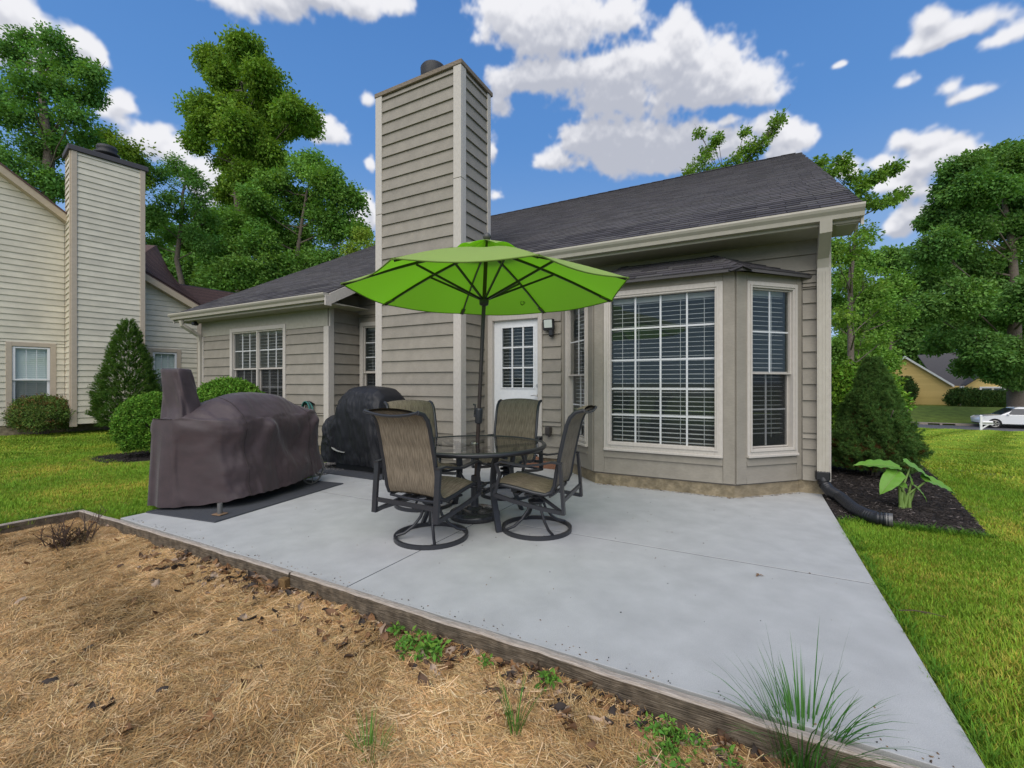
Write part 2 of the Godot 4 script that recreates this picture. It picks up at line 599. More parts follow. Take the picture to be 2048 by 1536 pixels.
# ---------------------------------------------------------------- terrain
func terrain(x: float, z: float) -> float:
	var h := -0.035
	if z < -9.0: h -= (-9.0 - z) * 0.06
	if z < -47.6: h = -2.40
	if z < -52.9: h = -2.20 + minf(1.13, (-52.9 - z) * 0.165)
	if x < -12.0 and z > -40.0: h += minf(0.10, (-12.0 - x) * 0.04)
	return h

func build_ground() -> void:
	var xs := []
	var zs := []
	for q in [[-120.0, -30.0, 6.0], [-30.0, -14.0, 1.0], [-14.0, -5.78, 0.4], [-5.78, 0.70, 0.54], [0.70, 4.0, 0.3], [4.0, 20.0, 0.8], [20.0, 150.0, 6.5]]:
		var x: float = q[0]
		while x < q[1] - 0.01:
			xs.append(x)
			x += q[2]
	xs.append(150.0)
	for q in [[-170.0, -66.0, 8.0], [-66.0, -46.0, 0.5], [-46.0, -16.0, 1.5], [-16.0, -1.90, 0.47], [-1.90, 4.0, 0.59], [4.0, 40.0, 6.0]]:
		var z: float = q[0]
		while z < q[1] - 0.01:
			zs.append(z)
			z += q[2]
	zs.append(40.0)
	var nz := FastNoiseLite.new()
	nz.frequency = 0.35
	nz.seed = 3
	var g := Geo.new()
	for j in zs.size() - 1:
		for i in xs.size() - 1:
			if xs[i] > -5.79 and xs[i + 1] < 0.71 and zs[j] > -1.91 and zs[j + 1] < 4.01: continue      # the straw bed is let into the lawn here
			var p := []
			for q in [[i, j + 1], [i + 1, j + 1], [i + 1, j], [i, j]]:
				var x: float = xs[q[0]]
				var z: float = zs[q[1]]
				var far := clampf((Vector2(x, z).length() - 7.0) / 20.0, 0.0, 1.0) if z > -50 else 0.0
				p.append(Vector3(x, terrain(x, z) + nz.get_noise_2d(x, z) * 0.10 * far, z))
			g.quad(p[0], p[1], p[2], p[3])
	structure("lawn", "mown green lawn around the patio", g, MT.soil_green)
	# street beyond the lawn, its far kerb, storm drain openings in it
	g = Geo.new()
	g.box2(Vector3(-90, -2.50, -52.4), Vector3(150, -2.352, -47.5))
	structure("road", "grey asphalt street beyond the lawn", g, MT.asphalt)
	var kb := thing("kerb", "pale concrete kerb along the far side of the street", "", Vector3(10, -2.352, -52.6))
	kb.set_meta("kind", "structure")
	for s in [[-90.0, 13.4], [14.2, 14.36], [15.2, 150.0]]:
		g = Geo.new()
		g.box2(Vector3(s[0], -2.40, -52.95), Vector3(s[1], -2.18, -52.4))
		wpart(kb, "kerb_stone", g.done(), MT.kerb)
	for s in [[13.4, 14.2], [14.36, 15.2]]:
		g = Geo.new()
		g.box2(Vector3(s[0], -2.225, -52.95), Vector3(s[1], -2.18, -52.4))
		wpart(kb, "drain_lid", g.done(), MT.kerb)
		g = Geo.new()
		g.box2(Vector3(s[0], -2.6, -53.3), Vector3(s[1], -2.23, -52.96))
		wpart(kb, "drain_mouth", g.done(), MT.black)

func build_patio() -> void:
	var pt := thing("patio", "pale grey concrete patio behind the house", "", Vector3(-2.2, 0, -4))
	pt.set_meta("kind", "structure")
	var jx := -2.18
	var jz := -3.49
	for q in [[-5.13, jx - 0.005, jz + 0.006, -1.925], [jx + 0.005, 0.65, jz + 0.006, -1.925], [-5.13, jx - 0.005, -6.2, jz - 0.006], [jx + 0.005, 0.65, -6.2, jz - 0.006]]:
		var g := Geo.new()
		g.soft_box(Transform3D(Basis(), Vector3((q[0] + q[1]) * 0.5, -0.08, (q[2] + q[3]) * 0.5)), Vector3(q[1] - q[0], 0.16, q[3] - q[2]), 0.002)
		wpart(pt, "concrete_slab", g.done(), MT.concrete)
	var g2 := Geo.new()
	g2.box2(Vector3(-5.1, -0.14, -6.2), Vector3(0.62, -0.0025, -1.95))
	wpart(pt, "joint_filler", g2.done(), MT.joint)

# ---------------------------------------------------------------- the grey house
const ZW := -6.05
const SOF := 2.86
func roof_y(z: float) -> float:
	return 3.02 + (-5.60 - z) * 0.526
func gutter_path(par: Node, x0: float, x1: float, z: float, y: float) -> void:
	# K-style gutter: profile in (z, y) swept along x; z is the fascia's face, y its top
	var prof := [[0.0, 0.0], [0.0, -0.115], [0.065, -0.115], [0.075, -0.075], [0.105, -0.045], [0.118, -0.02], [0.118, 0.0], [0.106, 0.0], [0.106, -0.012], [0.094, -0.04], [0.066, -0.068], [0.058, -0.105], [0.010, -0.105], [0.010, 0.0]]
	var g := Geo.new()
	for i in prof.size():
		var a = prof[i]
		var b = prof[(i + 1) % prof.size()]
		g.quad(Vector3(x0, y + a[1], z + a[0]), Vector3(x0, y + b[1], z + b[0]), Vector3(x1, y + b[1], z + b[0]), Vector3(x1, y + a[1], z + a[0]))
	for x in [x0, x1]:
		var ring := []
		for q in [[0.0, 0.0], [0.0, -0.115], [0.065, -0.115], [0.075, -0.075], [0.105, -0.045], [0.118, -0.02], [0.118, 0.0]]:
			ring.append(Vector3(x, y + q[1], z + q[0]))
		g.plate(ring, Vector3(0.002 if x == x1 else -0.002, 0, 0))
	wpart(par, "gutter", g.done(), MT.gutter)

func shingle_roof(par: MeshInstance3D, o: Vector3, along: Vector3, up: Vector3, width: Callable, slope: float, mat: Material, near_first: bool, max_parts: int, tabw := 0.30, expo := 0.143) -> void:
	# rows of tabs on a sloping deck: o is the lower left corner, along runs right, up runs up the slope; width(t) gives [s0, s1] at t up the slope
	var nrm := along.cross(up).normalized()
	var g := Geo.new()
	var L := tabw - 0.007
	g.hexa([Vector3(0, 0, 0), Vector3(L, 0, 0), Vector3(L, expo * 1.12, -0.004), Vector3(0, expo * 1.12, -0.004), Vector3(0, 0, 0.013), Vector3(L, 0, 0.013), Vector3(L, expo * 1.12, 0.003), Vector3(0, expo * 1.12, 0.003)])
	var tab := g.done()
	var rows := int(slope / expo)
	var xfs := []
	var tints := []
	var made := 0
	for r in rows:
		var t := r * expo
		var ws: Array = width.call(t + expo * 0.5)
		var s: float = ws[0] - (tabw * 0.5 if r % 2 else 0.0) - rf(0, 0.06)
		while s < ws[1]:
			var a := maxf(s, ws[0])
			var b := minf(s + tabw, ws[1])
			if b - a > 0.03:
				var k := (b - a) / tabw
				var xf := Transform3D(Basis(along * k, up, nrm), o + along * a + up * t + nrm * (0.003 + rf(0, 0.0025)))
				if made < max_parts and near_first:
					wpart(par, "shingle", tab, MT.shingles[rng.randi() % 4] if mat == MT.shingle else mat, xf)
					made += 1
				else:
					xfs.append(par.global_transform.affine_inverse() * xf)
					var e := rf(0.78, 1.18)
					tints.append(Color(e, e * rf(0.97, 1.0), e * rf(0.97, 1.04)))
			s += tabw
	if xfs.size():
		var f := many(par, "shingle_field", tab, mat, xfs, tints)
		f.set_meta("kind", "stuff")

func build_house() -> void:
	var h := thing("house", "grey taupe lap-sided house with dark shingle roof beside the patio", "house", Vector3(-4, 0, -9))
	var TR: Material = MT.trim
	var SD: Array = MT.siding
	var X1 := 0.70
	# --- window and door places on the walls
	var wm := {"casing": MT.trim, "sash": MT.trim, "glass": MT.glass, "bar": MT.white, "slat": MT.blind, "screen": MT.screen}
	var dl := at_z(978, 700, ZW).x
	var dr := at_z(1086, 700, ZW).x
	var dtop := 2.30
	var wl := at_z(722, 700, ZW).x
	var wr := wl + 0.95
	var wt := at_z(735, 645, ZW).y
	# main wall
	var x0 := -6.53
	var holes := [[dl - x0, dr - x0, 0.0, dtop], [wl - x0, wr - x0, 0.62, wt], [-2.39 - x0, 0.42 - x0, 0.10, 2.44]]
	var wall := core_wall(h, "rear_wall", Vector3(x0, 0, ZW), Vector3.RIGHT, X1 - x0, 0.15, SOF + 0.1, 0.12, MT.sheath, holes)
	siding(wall, Vector3(x0, 0, ZW), Vector3.RIGHT, X1 - 0.09 - x0, 0.15, SOF, SD, [[dl - 0.10 - x0, dr + 0.0 - x0, 0.0, dtop], [wl - x0, wr - x0, 0.62, wt], [-2.46 - x0, 0.47 - x0, 0.10, 2.46], [-5.44 - x0, -3.70 - x0, 0.0, 3.0]])
	# right end wall, back wall, left end wall, floor and ceiling: a closed dark house
	var side := core_wall(h, "end_wall", Vector3(X1, 0, ZW), Vector3(0, 0, -1), 13.1, 0.15, SOF + 0.1, 0.12, MT.sheath)
	siding(side, Vector3(X1, 0, ZW - 0.09), Vector3(0, 0, -1), 13.0, 0.15, SOF, SD)
	core_wall(h, "back_wall", Vector3(X1, 0, -19.15), Vector3(-1, 0, 0), X1 + 10.5, 0.15, SOF + 0.1, 0.12, MT.sheath)
	core_wall(h, "end_wall", Vector3(-10.5, 0, -19.15), Vector3(0, 0, 1), 13.78, 0.15, SOF - 0.1, 0.12, MT.sheath)
	var g := Geo.new()
	g.box2(Vector3(-10.4, 0.05, -19.0), Vector3(X1 - 0.13, 0.14, ZW - 0.13))
	g.box2(Vector3(-10.4, 0.05, ZW - 0.12), Vector3(-6.6, 0.14, -5.5))
	wpart(h, "floor", g.done(), MT.floor)
	g = Geo.new()
	g.box2(Vector3(-10.4, SOF + 0.02, -19.0), Vector3(X1 - 0.13, SOF + 0.06, ZW - 0.13))
	g.box2(Vector3(-10.4, 2.56, ZW - 0.12), Vector3(-6.66, 2.60, -5.5))
	wpart(h, "ceiling", g.done(), MT.floor)
	# foundation
	g = Geo.new()
	g.box2(Vector3(-6.5, -0.3, ZW - 0.2), Vector3(X1 - 0.015, 0.15, ZW - 0.012))
	g.box2(Vector3(-10.48, -0.3, -5.6), Vector3(-6.545, 0.15, -5.385))
	g.box2(Vector3(X1 - 0.2, -0.3, -19), Vector3(X1 - 0.016, 0.15, ZW - 0.21))
	wpart(h, "foundation", g.done(), MT.footing)
	# corner board and the inside corner strip beside the chimney
	plank(h, "corner_board", Vector3(X1 - 0.09, 0.15, ZW), Vector3(X1 + 0.034, SOF, ZW + 0.036), TR)
	plank(h, "corner_board", Vector3(X1, 0.15, ZW - 0.09), Vector3(X1 + 0.035, SOF, ZW - 0.001), TR)
	# --- chimney
	var ch := Node3D.new()
	ch.name = "chimney"
	h.add_child(ch)
	var cx0 := -5.385
	var cx1 := -3.775
	var cz0 := -6.20
	var cz1 := -5.40
	var ct := 5.86
	var cc := core_wall(ch, "chimney_face", Vector3(cx0, 0, cz1), Vector3.RIGHT, cx1 - cx0, -0.1, ct, 0.10, MT.sheath)
	siding(cc, Vector3(cx0 + 0.10, 0, cz1), Vector3.RIGHT, cx1 - cx0 - 0.20, 0.12, ct, SD)
	cc = core_wall(ch, "chimney_face", Vector3(cx1, 0, cz1 - 0.102), Vector3(0, 0, -1), cz1 - cz0 - 0.102, -0.1, ct, 0.10, MT.sheath)
	siding(cc, Vector3(cx1, 0, cz1 - 0.10), Vector3(0, 0, -1), cz1 - cz0 - 0.19, 0.12, ct, SD)
	cc = core_wall(ch, "chimney_face", Vector3(cx0, 0, cz0), Vector3(0, 0, 1), cz1 - cz0 - 0.102, -0.1, ct, 0.10, MT.sheath)
	siding(cc, Vector3(cx0, 0, cz0), Vector3(0, 0, 1), cz1 - cz0 - 0.10, 0.12, ct, SD)
	core_wall(ch, "chimney_face", Vector3(cx1 - 0.102, 0, cz0), Vector3(-1, 0, 0), cx1 - cx0 - 0.204, 2.5, ct, 0.10, MT.sheath)
	for q in [[0.12, 4.22], [4.226, ct]]:     # corner boards in two lengths, their butt joint open
		plank(ch, "corner_board", Vector3(cx1 - 0.10, q[0], cz1), Vector3(cx1 + 0.037, q[1], cz1 + 0.037), TR)
		plank(ch, "corner_board", Vector3(cx1, q[0], cz1 - 0.10), Vector3(cx1 + 0.036, q[1], cz1 - 0.001), TR)
	for q in [[0.12, 3.96], [3.966, ct]]:
		plank(ch, "corner_board", Vector3(cx0 - 0.036, q[0], cz1), Vector3(cx0 + 0.10, q[1], cz1 + 0.036), TR)
	plank(ch, "corner_board", Vector3(cx1, 2.9, cz0), Vector3(cx1 + 0.036, ct, cz0 + 0.09), TR)
	plank(ch, "corner_board", Vector3(cx0 - 0.036, 2.5, cz1 - 0.10), Vector3(cx0, ct, cz1 - 0.001), TR)
	g = Geo.new()
	g.soft_box(Transform3D(Basis(), Vector3((cx0 + cx1) / 2, ct + 0.035, (cz0 + cz1) / 2)), Vector3(cx1 - cx0 + 0.10, 0.07, cz1 - cz0 + 0.09), 0.006)
	wpart(ch, "chimney_cap", g.done(), MT.cap)
	var fx := at_z(866, 150, -5.75).x
	g = Geo.new()
	g.lathe([Vector2(0.15, ct + 0.06), Vector2(0.15, ct + 0.25), Vector2(0.185, ct + 0.235), Vector2(0.20, ct + 0.26), Vector2(0.205, ct + 0.42), Vector2(0.185, ct + 0.45), Vector2(0.0, ct + 0.47)], 24, Vector3(fx, 0, -5.76))
	wpart(ch, "flue_cap", g.done(), MT.flue)
	# --- left wing
	var wx0 := -10.5
	var wx1 := -6.53
	var wz := -5.37
	var a0 := at_z(463, 650, wz)
	var a1 := at_z(574, 650, wz)
	var wtop := at_z(574, 648, wz).y
	var wbot := 0.72
	var wwall := core_wall(h, "wing_wall", Vector3(wx0, 0, wz), Vector3.RIGHT, wx1 - wx0, 0.15, 2.55, 0.12, MT.sheath, [[a0.x - wx0 + 0.03, a1.x - wx0 - 0.03, wbot + 0.03, wtop - 0.03]])
	var fr := 2.24      # underside of the frieze board
	siding(wwall, Vector3(wx0 + 0.09, 0, wz), Vector3.RIGHT, wx1 - wx0 - 0.18, 0.15, fr, SD, [[a0.x - wx0 - 0.09, a1.x - wx0 - 0.09, wbot, wtop]])
	plank(h, "frieze_board", Vector3(wx0 + 0.001, fr, wz), Vector3(wx1 - 0.001, 2.55, wz + 0.022), MT.soffit)
	plank(h, "corner_board", Vector3(wx1 - 0.09, 0.15, wz), Vector3(wx1 + 0.036, fr - 0.002, wz + 0.036), TR)
	plank(h, "corner_board", Vector3(wx1, 0.15, wz - 0.09), Vector3(wx1 + 0.035, 2.9, wz - 0.001), TR)
	plank(h, "corner_board", Vector3(wx0 - 0.03, 0.15, wz), Vector3(wx0 + 0.09, fr - 0.002, wz + 0.036), TR)
	var wside := core_wall(h, "wing_wall", Vector3(wx1, 0, wz - 0.121), Vector3(0, 0, -1), wz - ZW - 0.121, 0.15, 2.95, 0.12, MT.sheath)
	siding(wside, Vector3(wx1, 0, wz - 0.09), Vector3(0, 0, -1), wz - ZW - 0.115, 0.15, 2.90, SD)
	# double-hung pair in the wing
	var ww := a1.x - a0.x
	var wh := wtop - wbot
	var half := ww * 0.5
	var rail := at_z(520, 737, wz).y - wbot
	var cas := 0.075
	var sash := []
	for q in [[cas, half - 0.02], [half + 0.02, ww - cas]]:
		sash.append([q[0], q[1], rail - 0.02, wh - cas, 0.028, [0.333, 0.667], [0.5], -0.01])
		sash.append([q[0], q[1], cas, rail + 0.02, 0.028, [0.333, 0.667], [0.5], -0.045, 0, true])
	var win := window(h, "window", "pair of white-barred sashes with blinds under the low eave", Transform3D(Basis(), Vector3(a0.x, wbot, wz)), ww, wh, cas, sash, wm, {"proud": 0.04, "blinds": [[cas, half - 0.01, cas, wh - cas, 0.062, 0.06], [half + 0.01, ww - cas, cas, wh - cas, 0.062, 0.06]], "blind_z": -0.13, "cords": [0.2, 0.8]})
	g = Geo.new()
	g.soft_box(Transform3D(Basis(), Vector3(half, wh / 2, 0.0)), Vector3(0.042, wh - 2 * cas, 0.05), 0.004)
	part(win, "mullion", g.done(), TR)
	# narrow window behind the chimney
	var nh := wt - 0.62
	window(h, "window", "narrow white-barred window beside the chimney", Transform3D(Basis(), Vector3(wl, 0.62, ZW)), wr - wl, nh, 0.075, [[0.075, wr - wl - 0.075, nh * 0.46, nh - 0.075, 0.03, [0.333, 0.667], [0.333, 0.667], -0.01], [0.075, wr - wl - 0.075, 0.075, nh * 0.49, 0.03, [0.5], [0.5], -0.045, 0, true]], wm, {"blinds": [[0.08, wr - wl - 0.08, 0.075, nh - 0.075, 0.06, 0.06]], "blind_z": -0.13})
	# --- back door
	var dw := dr - dl
	var dx := thing_part(h, "door", Vector3(dl, 0.155, ZW))
	var cw := 0.085
	for e in [[0.0, cw, 0.0, dtop - 0.155], [dw - 0.07, dw, 0.0, dtop - 0.155], [cw, dw - 0.07, dtop - 0.155 - 0.095, dtop - 0.155]]:
		g = Geo.new()
		g.soft_box(Transform3D(Basis(), Vector3((e[0] + e[1]) * 0.5, (e[2] + e[3]) * 0.5, 0.0)), Vector3(e[1] - e[0], e[3] - e[2], 0.09), 0.005)
		part(dx, "casing", g.done(), TR)
	plank(h, "corner_board", Vector3(dl - 0.10, 0.15, ZW), Vector3(dl - 0.003, SOF, ZW + 0.02), SD[0])
	var sx0 := cw
	var sx1 := dw - 0.07
	var sy1 := dtop - 0.155 - 0.095
	var lx0 := at_z(1004, 700, ZW - 0.03).x - dl
	var lx1 := at_z(1069, 700, ZW - 0.03).x - dl
	var ly0 := at_z(1036, 776, ZW - 0.03).y - 0.155
	var ly1 := at_z(1036, 654, ZW - 0.03).y - 0.155
	for e in [[sx0, lx0, 0.02, sy1], [lx1, sx1, 0.02, sy1], [lx0, lx1, 0.02, ly0], [lx0, lx1, ly1, sy1]]:
		g = Geo.new()
		g.box(Transform3D(Basis(), Vector3((e[0] + e[1]) * 0.5, (e[2] + e[3]) * 0.5, -0.045)), Vector3(e[1] - e[0], e[3] - e[2], 0.045))
		part(dx, "door_leaf", g.done(), MT.doorwhite)
	g = Geo.new()
	g.bar([Vector3(lx0, ly0, -0.02), Vector3(lx1, ly0, -0.02), Vector3(lx1, ly1, -0.02), Vector3(lx0, ly1, -0.02)], 0.03, 0.02, Vector3(0, 0, 1), true)
	part(dx, "lite_frame", g.done(), MT.doorwhite)
	g = Geo.new()
	g.quad(Vector3(lx0, ly0, -0.04), Vector3(lx1, ly0, -0.04), Vector3(lx1, ly1, -0.04), Vector3(lx0, ly1, -0.04))
	part(dx, "pane", g.done(), MT.glass)
	for q in [1.0 / 3.0, 2.0 / 3.0]:
		g = Geo.new()
		g.box(Transform3D(Basis(), Vector3(lerpf(lx0, lx1, q), (ly0 + ly1) / 2, -0.026)), Vector3(0.02, ly1 - ly0, 0.02))
		part(dx, "glazing_bar", g.done(), MT.doorwhite)
		g = Geo.new()
		g.box(Transform3D(Basis(), Vector3((lx0 + lx1) / 2, lerpf(ly0, ly1, q), -0.027)), Vector3(lx1 - lx0, 0.02, 0.018))
		part(dx, "glazing_bar", g.done(), MT.doorwhite)
	g = Geo.new()
	g.box(Transform3D(Basis(Vector3.RIGHT, 0.10), Vector3.ZERO), Vector3(lx1 - lx0 + 0.02, 0.004, 0.04))
	var sl := g.done()
	for i in int((ly1 - ly0) / 0.05):
		part(dx, "slat", sl, MT.blind, Transform3D(Basis(), Vector3((lx0 + lx1) / 2, ly1 - 0.03 - i * 0.05, -0.10)))
	var kn := at_z(1076, 791, ZW) - Vector3(dl, 0.155, ZW)
	g = Geo.new()
	g.tube([kn + Vector3(0, 0, -0.03), kn + Vector3(0, 0, 0.0), kn + Vector3(0, 0, 0.03)], [0.028, 0.028, 0.012], 14)
	g.tube([kn + Vector3(0.0, 0, 0.035), kn + Vector3(-0.05, 0.004, 0.04), kn + Vector3(-0.10, -0.004, 0.034)], [0.011, 0.009, 0.007], 10)
	part(dx, "door_handle", g.done(), MT.nickel)
	var db := at_z(1076, 771, ZW) - Vector3(dl, 0.155, ZW)
	g = Geo.new()
	g.tube([db + Vector3(0, 0, -0.03), db + Vector3(0, 0, 0.0), db + Vector3(0, 0, 0.012)], [0.03, 0.03, 0.02], 14)
	part(dx, "deadbolt", g.done(), MT.nickel)
	plank(h, "threshold", Vector3(dl, 0.10, ZW - 0.05), Vector3(dr, 0.152, ZW + 0.06), MT.brickstep)
	plank(h, "step_brick", Vector3(dl - 0.05, 0.0, ZW + 0.001), Vector3(dr + 0.35, 0.098, ZW + 0.07), MT.brickstep)
	build_bay(h, wm)
	build_roof(h)
	# downspout at the corner with its elbows
	var dz := ZW + 0.075
	var dxx := at_z(1645, 700, dz).x
	g = Geo.new()
	var pth := [Vector3(dxx - 0.02, SOF + 0.03, -5.545), Vector3(dxx - 0.02, 2.80, -5.56), Vector3(dxx - 0.005, 2.62, dz + 0.06), Vector3(dxx, 2.50, dz), Vector3(dxx, 0.22, dz)]
	g.bar(pth, 0.105, 0.075, Vector3(0, 0.02, 1))
	for k in [-0.03, 0.0, 0.03]:
		g.box2(Vector3(dxx + k - 0.006, 0.24, dz + 0.036), Vector3(dxx + k + 0.006, 2.46, dz + 0.041))
	wpart(h, "downspout", g.done(), MT.gutter)
	g = Geo.new()
	var wp := [Vector3(-10.55, 2.56, -4.98), Vector3(-10.55, 2.46, -5.0), Vector3(-10.50, 2.36, -5.14), Vector3(-10.48, 2.26, -5.28), Vector3(-10.48, 2.12, -5.315), Vector3(-10.48, 0.10, -5.315)]
	g.bar(wp, 0.085, 0.06, Vector3(0, 0.02, 1))
	wpart(h, "downspout", g.done(), MT.gutter)
func thing_part(par: Node, called: String, at: Vector3) -> Node3D:
	var o := Node3D.new()
	o.name = called
	par.add_child(o, true)
	o.global_position = at
	return o

func build_bay(h: Node3D, wm: Dictionary) -> void:
	var bay := thing_part(h, "bay_window", Vector3(-0.98, 0, -5.72))
	bay.set_meta("label", "three-sided bay with white-barred windows and small shingle roof")
	var BT := 2.44
	var c := [Vector3(-2.41, 0, ZW), Vector3(-1.76, 0, -5.40), Vector3(-0.19, 0, -5.40), Vector3(0.45, 0, ZW)]
	var SD: Array = MT.siding
	var g := Geo.new()
	var ins := PackedVector2Array([Vector2(-2.39, ZW - 0.1), Vector2(-2.39, ZW + 0.002), Vector2(-1.75, -5.415), Vector2(-0.20, -5.415), Vector2(0.43, ZW + 0.002), Vector2(0.43, ZW - 0.1)])
	g.slab(ins, -0.3, 0.13)
	wpart(h, "bay_footing", g.done(), MT.footing)
	g = Geo.new()
	g.slab(ins, 0.131, 0.16)
	wpart(h, "bay_floor", g.done(), MT.floor)
	g = Geo.new()
	g.slab(ins, BT - 0.03, BT)
	wpart(h, "bay_ceiling", g.done(), MT.floor)
	# front window
	var z := -5.40
	var fx0 := at_z(1209, 700, z).x
	var fx1 := at_z(1446, 700, z).x
	var fy1 := at_z(1446, 563, z).y
	var fy0 := at_z(1446, 911, z).y
	for k in 3:
		var a: Vector3 = c[k]
		var b: Vector3 = c[k + 1]
		var dir := (b - a).normalized()
		var L := (b - a).length()
		var out := dir.cross(Vector3.UP)
		var s0: float
		var s1: float
		var y0: float
		var y1: float
		if k == 1:
			s0 = fx0 - a.x
			s1 = fx1 - a.x
			y0 = fy0
			y1 = fy1
		else:
			var p0 := at_p(1491, 700, c[2], (c[3] - c[2]).normalized().cross(Vector3.UP))
			var p1 := at_p(1591, 700, c[2], (c[3] - c[2]).normalized().cross(Vector3.UP))
			s0 = Vector2(p0.x - c[2].x, p0.z - c[2].z).length()
			s1 = Vector2(p1.x - c[2].x, p1.z - c[2].z).length()
			if k == 0:
				var t := s0
				s0 = L - s1
				s1 = L - t
			y0 = fy0 + 0.005
			y1 = fy1
		var wall := core_wall(h, "bay_wall", a, dir, L, 0.145, BT, 0.10, SD[0], [[s0 + 0.02, s1 - 0.02, y0 + 0.02, y1 - 0.02]])
		# flat boards: posts beside the window, panel and rail below it, header above
		for e in [[0.004, s0, 0.15, BT], [s1, L - 0.004, 0.15, BT], [s0 + 0.002, s1 - 0.002, y1, BT]]:
			g = Geo.new()
			g.soft_box(Transform3D(Basis(dir, Vector3.UP, out), a + dir * ((e[0] + e[1]) * 0.5) + Vector3(0, (e[2] + e[3]) * 0.5, 0) + out * 0.009), Vector3(e[1] - e[0], e[3] - e[2], 0.02), 0.003)
			wpart(wall, "post_board" if e[1] < s0 + 0.01 or e[0] >= s1 else "header_board", g.done(), SD[0])
		var lb := lap_board(0, s1 - s0 - 0.004, 0, s1 - s0 - 0.004, 0.19, 0.020)
		wpart(wall, "siding_board", lb, SD[0], Transform3D(Basis(dir, Vector3.UP, out), a + dir * (s0 + 0.002) + Vector3(0, 0.15, 0)))
		lb = lap_board(0, s1 - s0 - 0.004, 0, s1 - s0 - 0.004, maxf(0.03, y0 - 0.345), 0.026)
		wpart(wall, "siding_board", lb, SD[1], Transform3D(Basis(dir, Vector3.UP, out), a + dir * (s0 + 0.002) + Vector3(0, 0.342, 0)))
		var w := s1 - s0
		var hh := y1 - y0
		var xf := Transform3D(Basis(dir, Vector3.UP, out), a + dir * s0 + Vector3(0, y0, 0))
		if k == 1:
			var cs := 0.082
			window(h, "window", "wide twenty-pane picture window in the middle of the bay", xf, w, hh, cs, [[cs, w - cs, cs * 0.8, hh - cs, 0.0, [0.25, 0.5, 0.75], [0.212, 0.428, 0.625, 0.805], -0.012]], wm, {"proud": 0.034, "mould": true, "sill": 1.0, "bar": 0.02, "blinds": [[cs, w - cs, cs, hh - cs, 0.053, 0.10]], "blind_z": -0.125, "cords": [0.1, 0.27, 0.68, 0.90]})
		else:
			var cs := 0.066
			var mr := hh * 0.475
			window(h, "window", "tall narrow sash window in the slanted side of the bay", xf, w, hh, cs, [[cs, w - cs, mr - 0.02, hh - cs, 0.022, [0.5], [0.5], -0.01], [cs, w - cs, cs, mr + 0.018, 0.024, [0.47], [0.5], -0.045, 0, k == 2]], wm, {"proud": 0.034, "mould": true, "sill": 1.0, "bar": 0.016, "blinds": [[cs, w - cs, cs + 0.10, hh - cs, 0.053, 0.10]], "blind_z": -0.13, "cords": [0.2, 0.7]})
	# little hipped roof over the bay
	var ey := 2.445
	var e := [Vector3(-2.53, ey, ZW + 0.001), Vector3(-1.83, ey, -5.27), Vector3(-0.12, ey, -5.27), Vector3(0.57, ey, ZW + 0.001)]
	var t0 := Vector3(-1.52, 2.80, ZW + 0.001)
	var t1 := Vector3(-0.46, 2.80, ZW + 0.001)
	g = Geo.new()
	g.plate([e[0], e[1], t0], Vector3(0, -0.03, 0))
	g.plate([e[1], e[2], t1, t0], Vector3(0, -0.03, 0))
	g.plate([e[2], e[3], t1], Vector3(0, -0.03, 0))
	var deck := wpart(h, "bay_roof", g.done(), MT.shingle)
	var faces := [[e[0], e[1], t0, t0], [e[1], e[2], t1, t0], [e[2], e[3], t1, t1]]
	for f in faces:
		var o: Vector3 = f[0]
		var along: Vector3 = (f[1] - f[0]).normalized()
		var v0: Vector3 = f[3] - f[0]
		var up: Vector3 = (v0 - along * v0.dot(along))
		var sl := up.length()
		up = up.normalized()
		var W: float = (f[1] - f[0]).length()
		var l1: float = (f[3] - f[0]).dot(along)
		var r1: float = (f[2] - f[0]).dot(along)
		shingle_roof(deck, o, along, up, func(t): return [l1 * clampf(t / sl, 0, 1), lerpf(W, r1, clampf(t / sl, 0, 1))], sl, MT.shingle, true, 400, 0.31, 0.118)
	# hip caps bent over the two corners
	for q in [[e[1], t0], [e[2], t1]]:
		var n := 6
		for i in n:
			var a: Vector3 = q[0].lerp(q[1], (i - 0.15) / n)
			var b: Vector3 = q[0].lerp(q[1], (i + 1.0) / n)
			var d := (b - a).normalized()
			var s := d.cross(Vector3.UP).normalized()
			g = Geo.new()
			var k := 0.02 if i else 0.012
			var dn := Vector3(0, -0.055, 0)
			g.plate([a + Vector3(0, k + 0.006, 0), b + Vector3(0, 0.010, 0), b + s * 0.12 + dn * 0.8 + Vector3(0, 0.01, 0), a + s * 0.12 + dn * 0.8 + Vector3(0, k, 0)], Vector3(0, 0.006, 0))
			g.plate([a + Vector3(0, k + 0.006, 0), b + Vector3(0, 0.010, 0), b - s * 0.12 + dn * 0.8 + Vector3(0, 0.01, 0), a - s * 0.12 + dn * 0.8 + Vector3(0, k, 0)], Vector3(0, 0.006, 0))
			wpart(deck, "hip_shingle", g.done(), MT.shingles[i % 4])

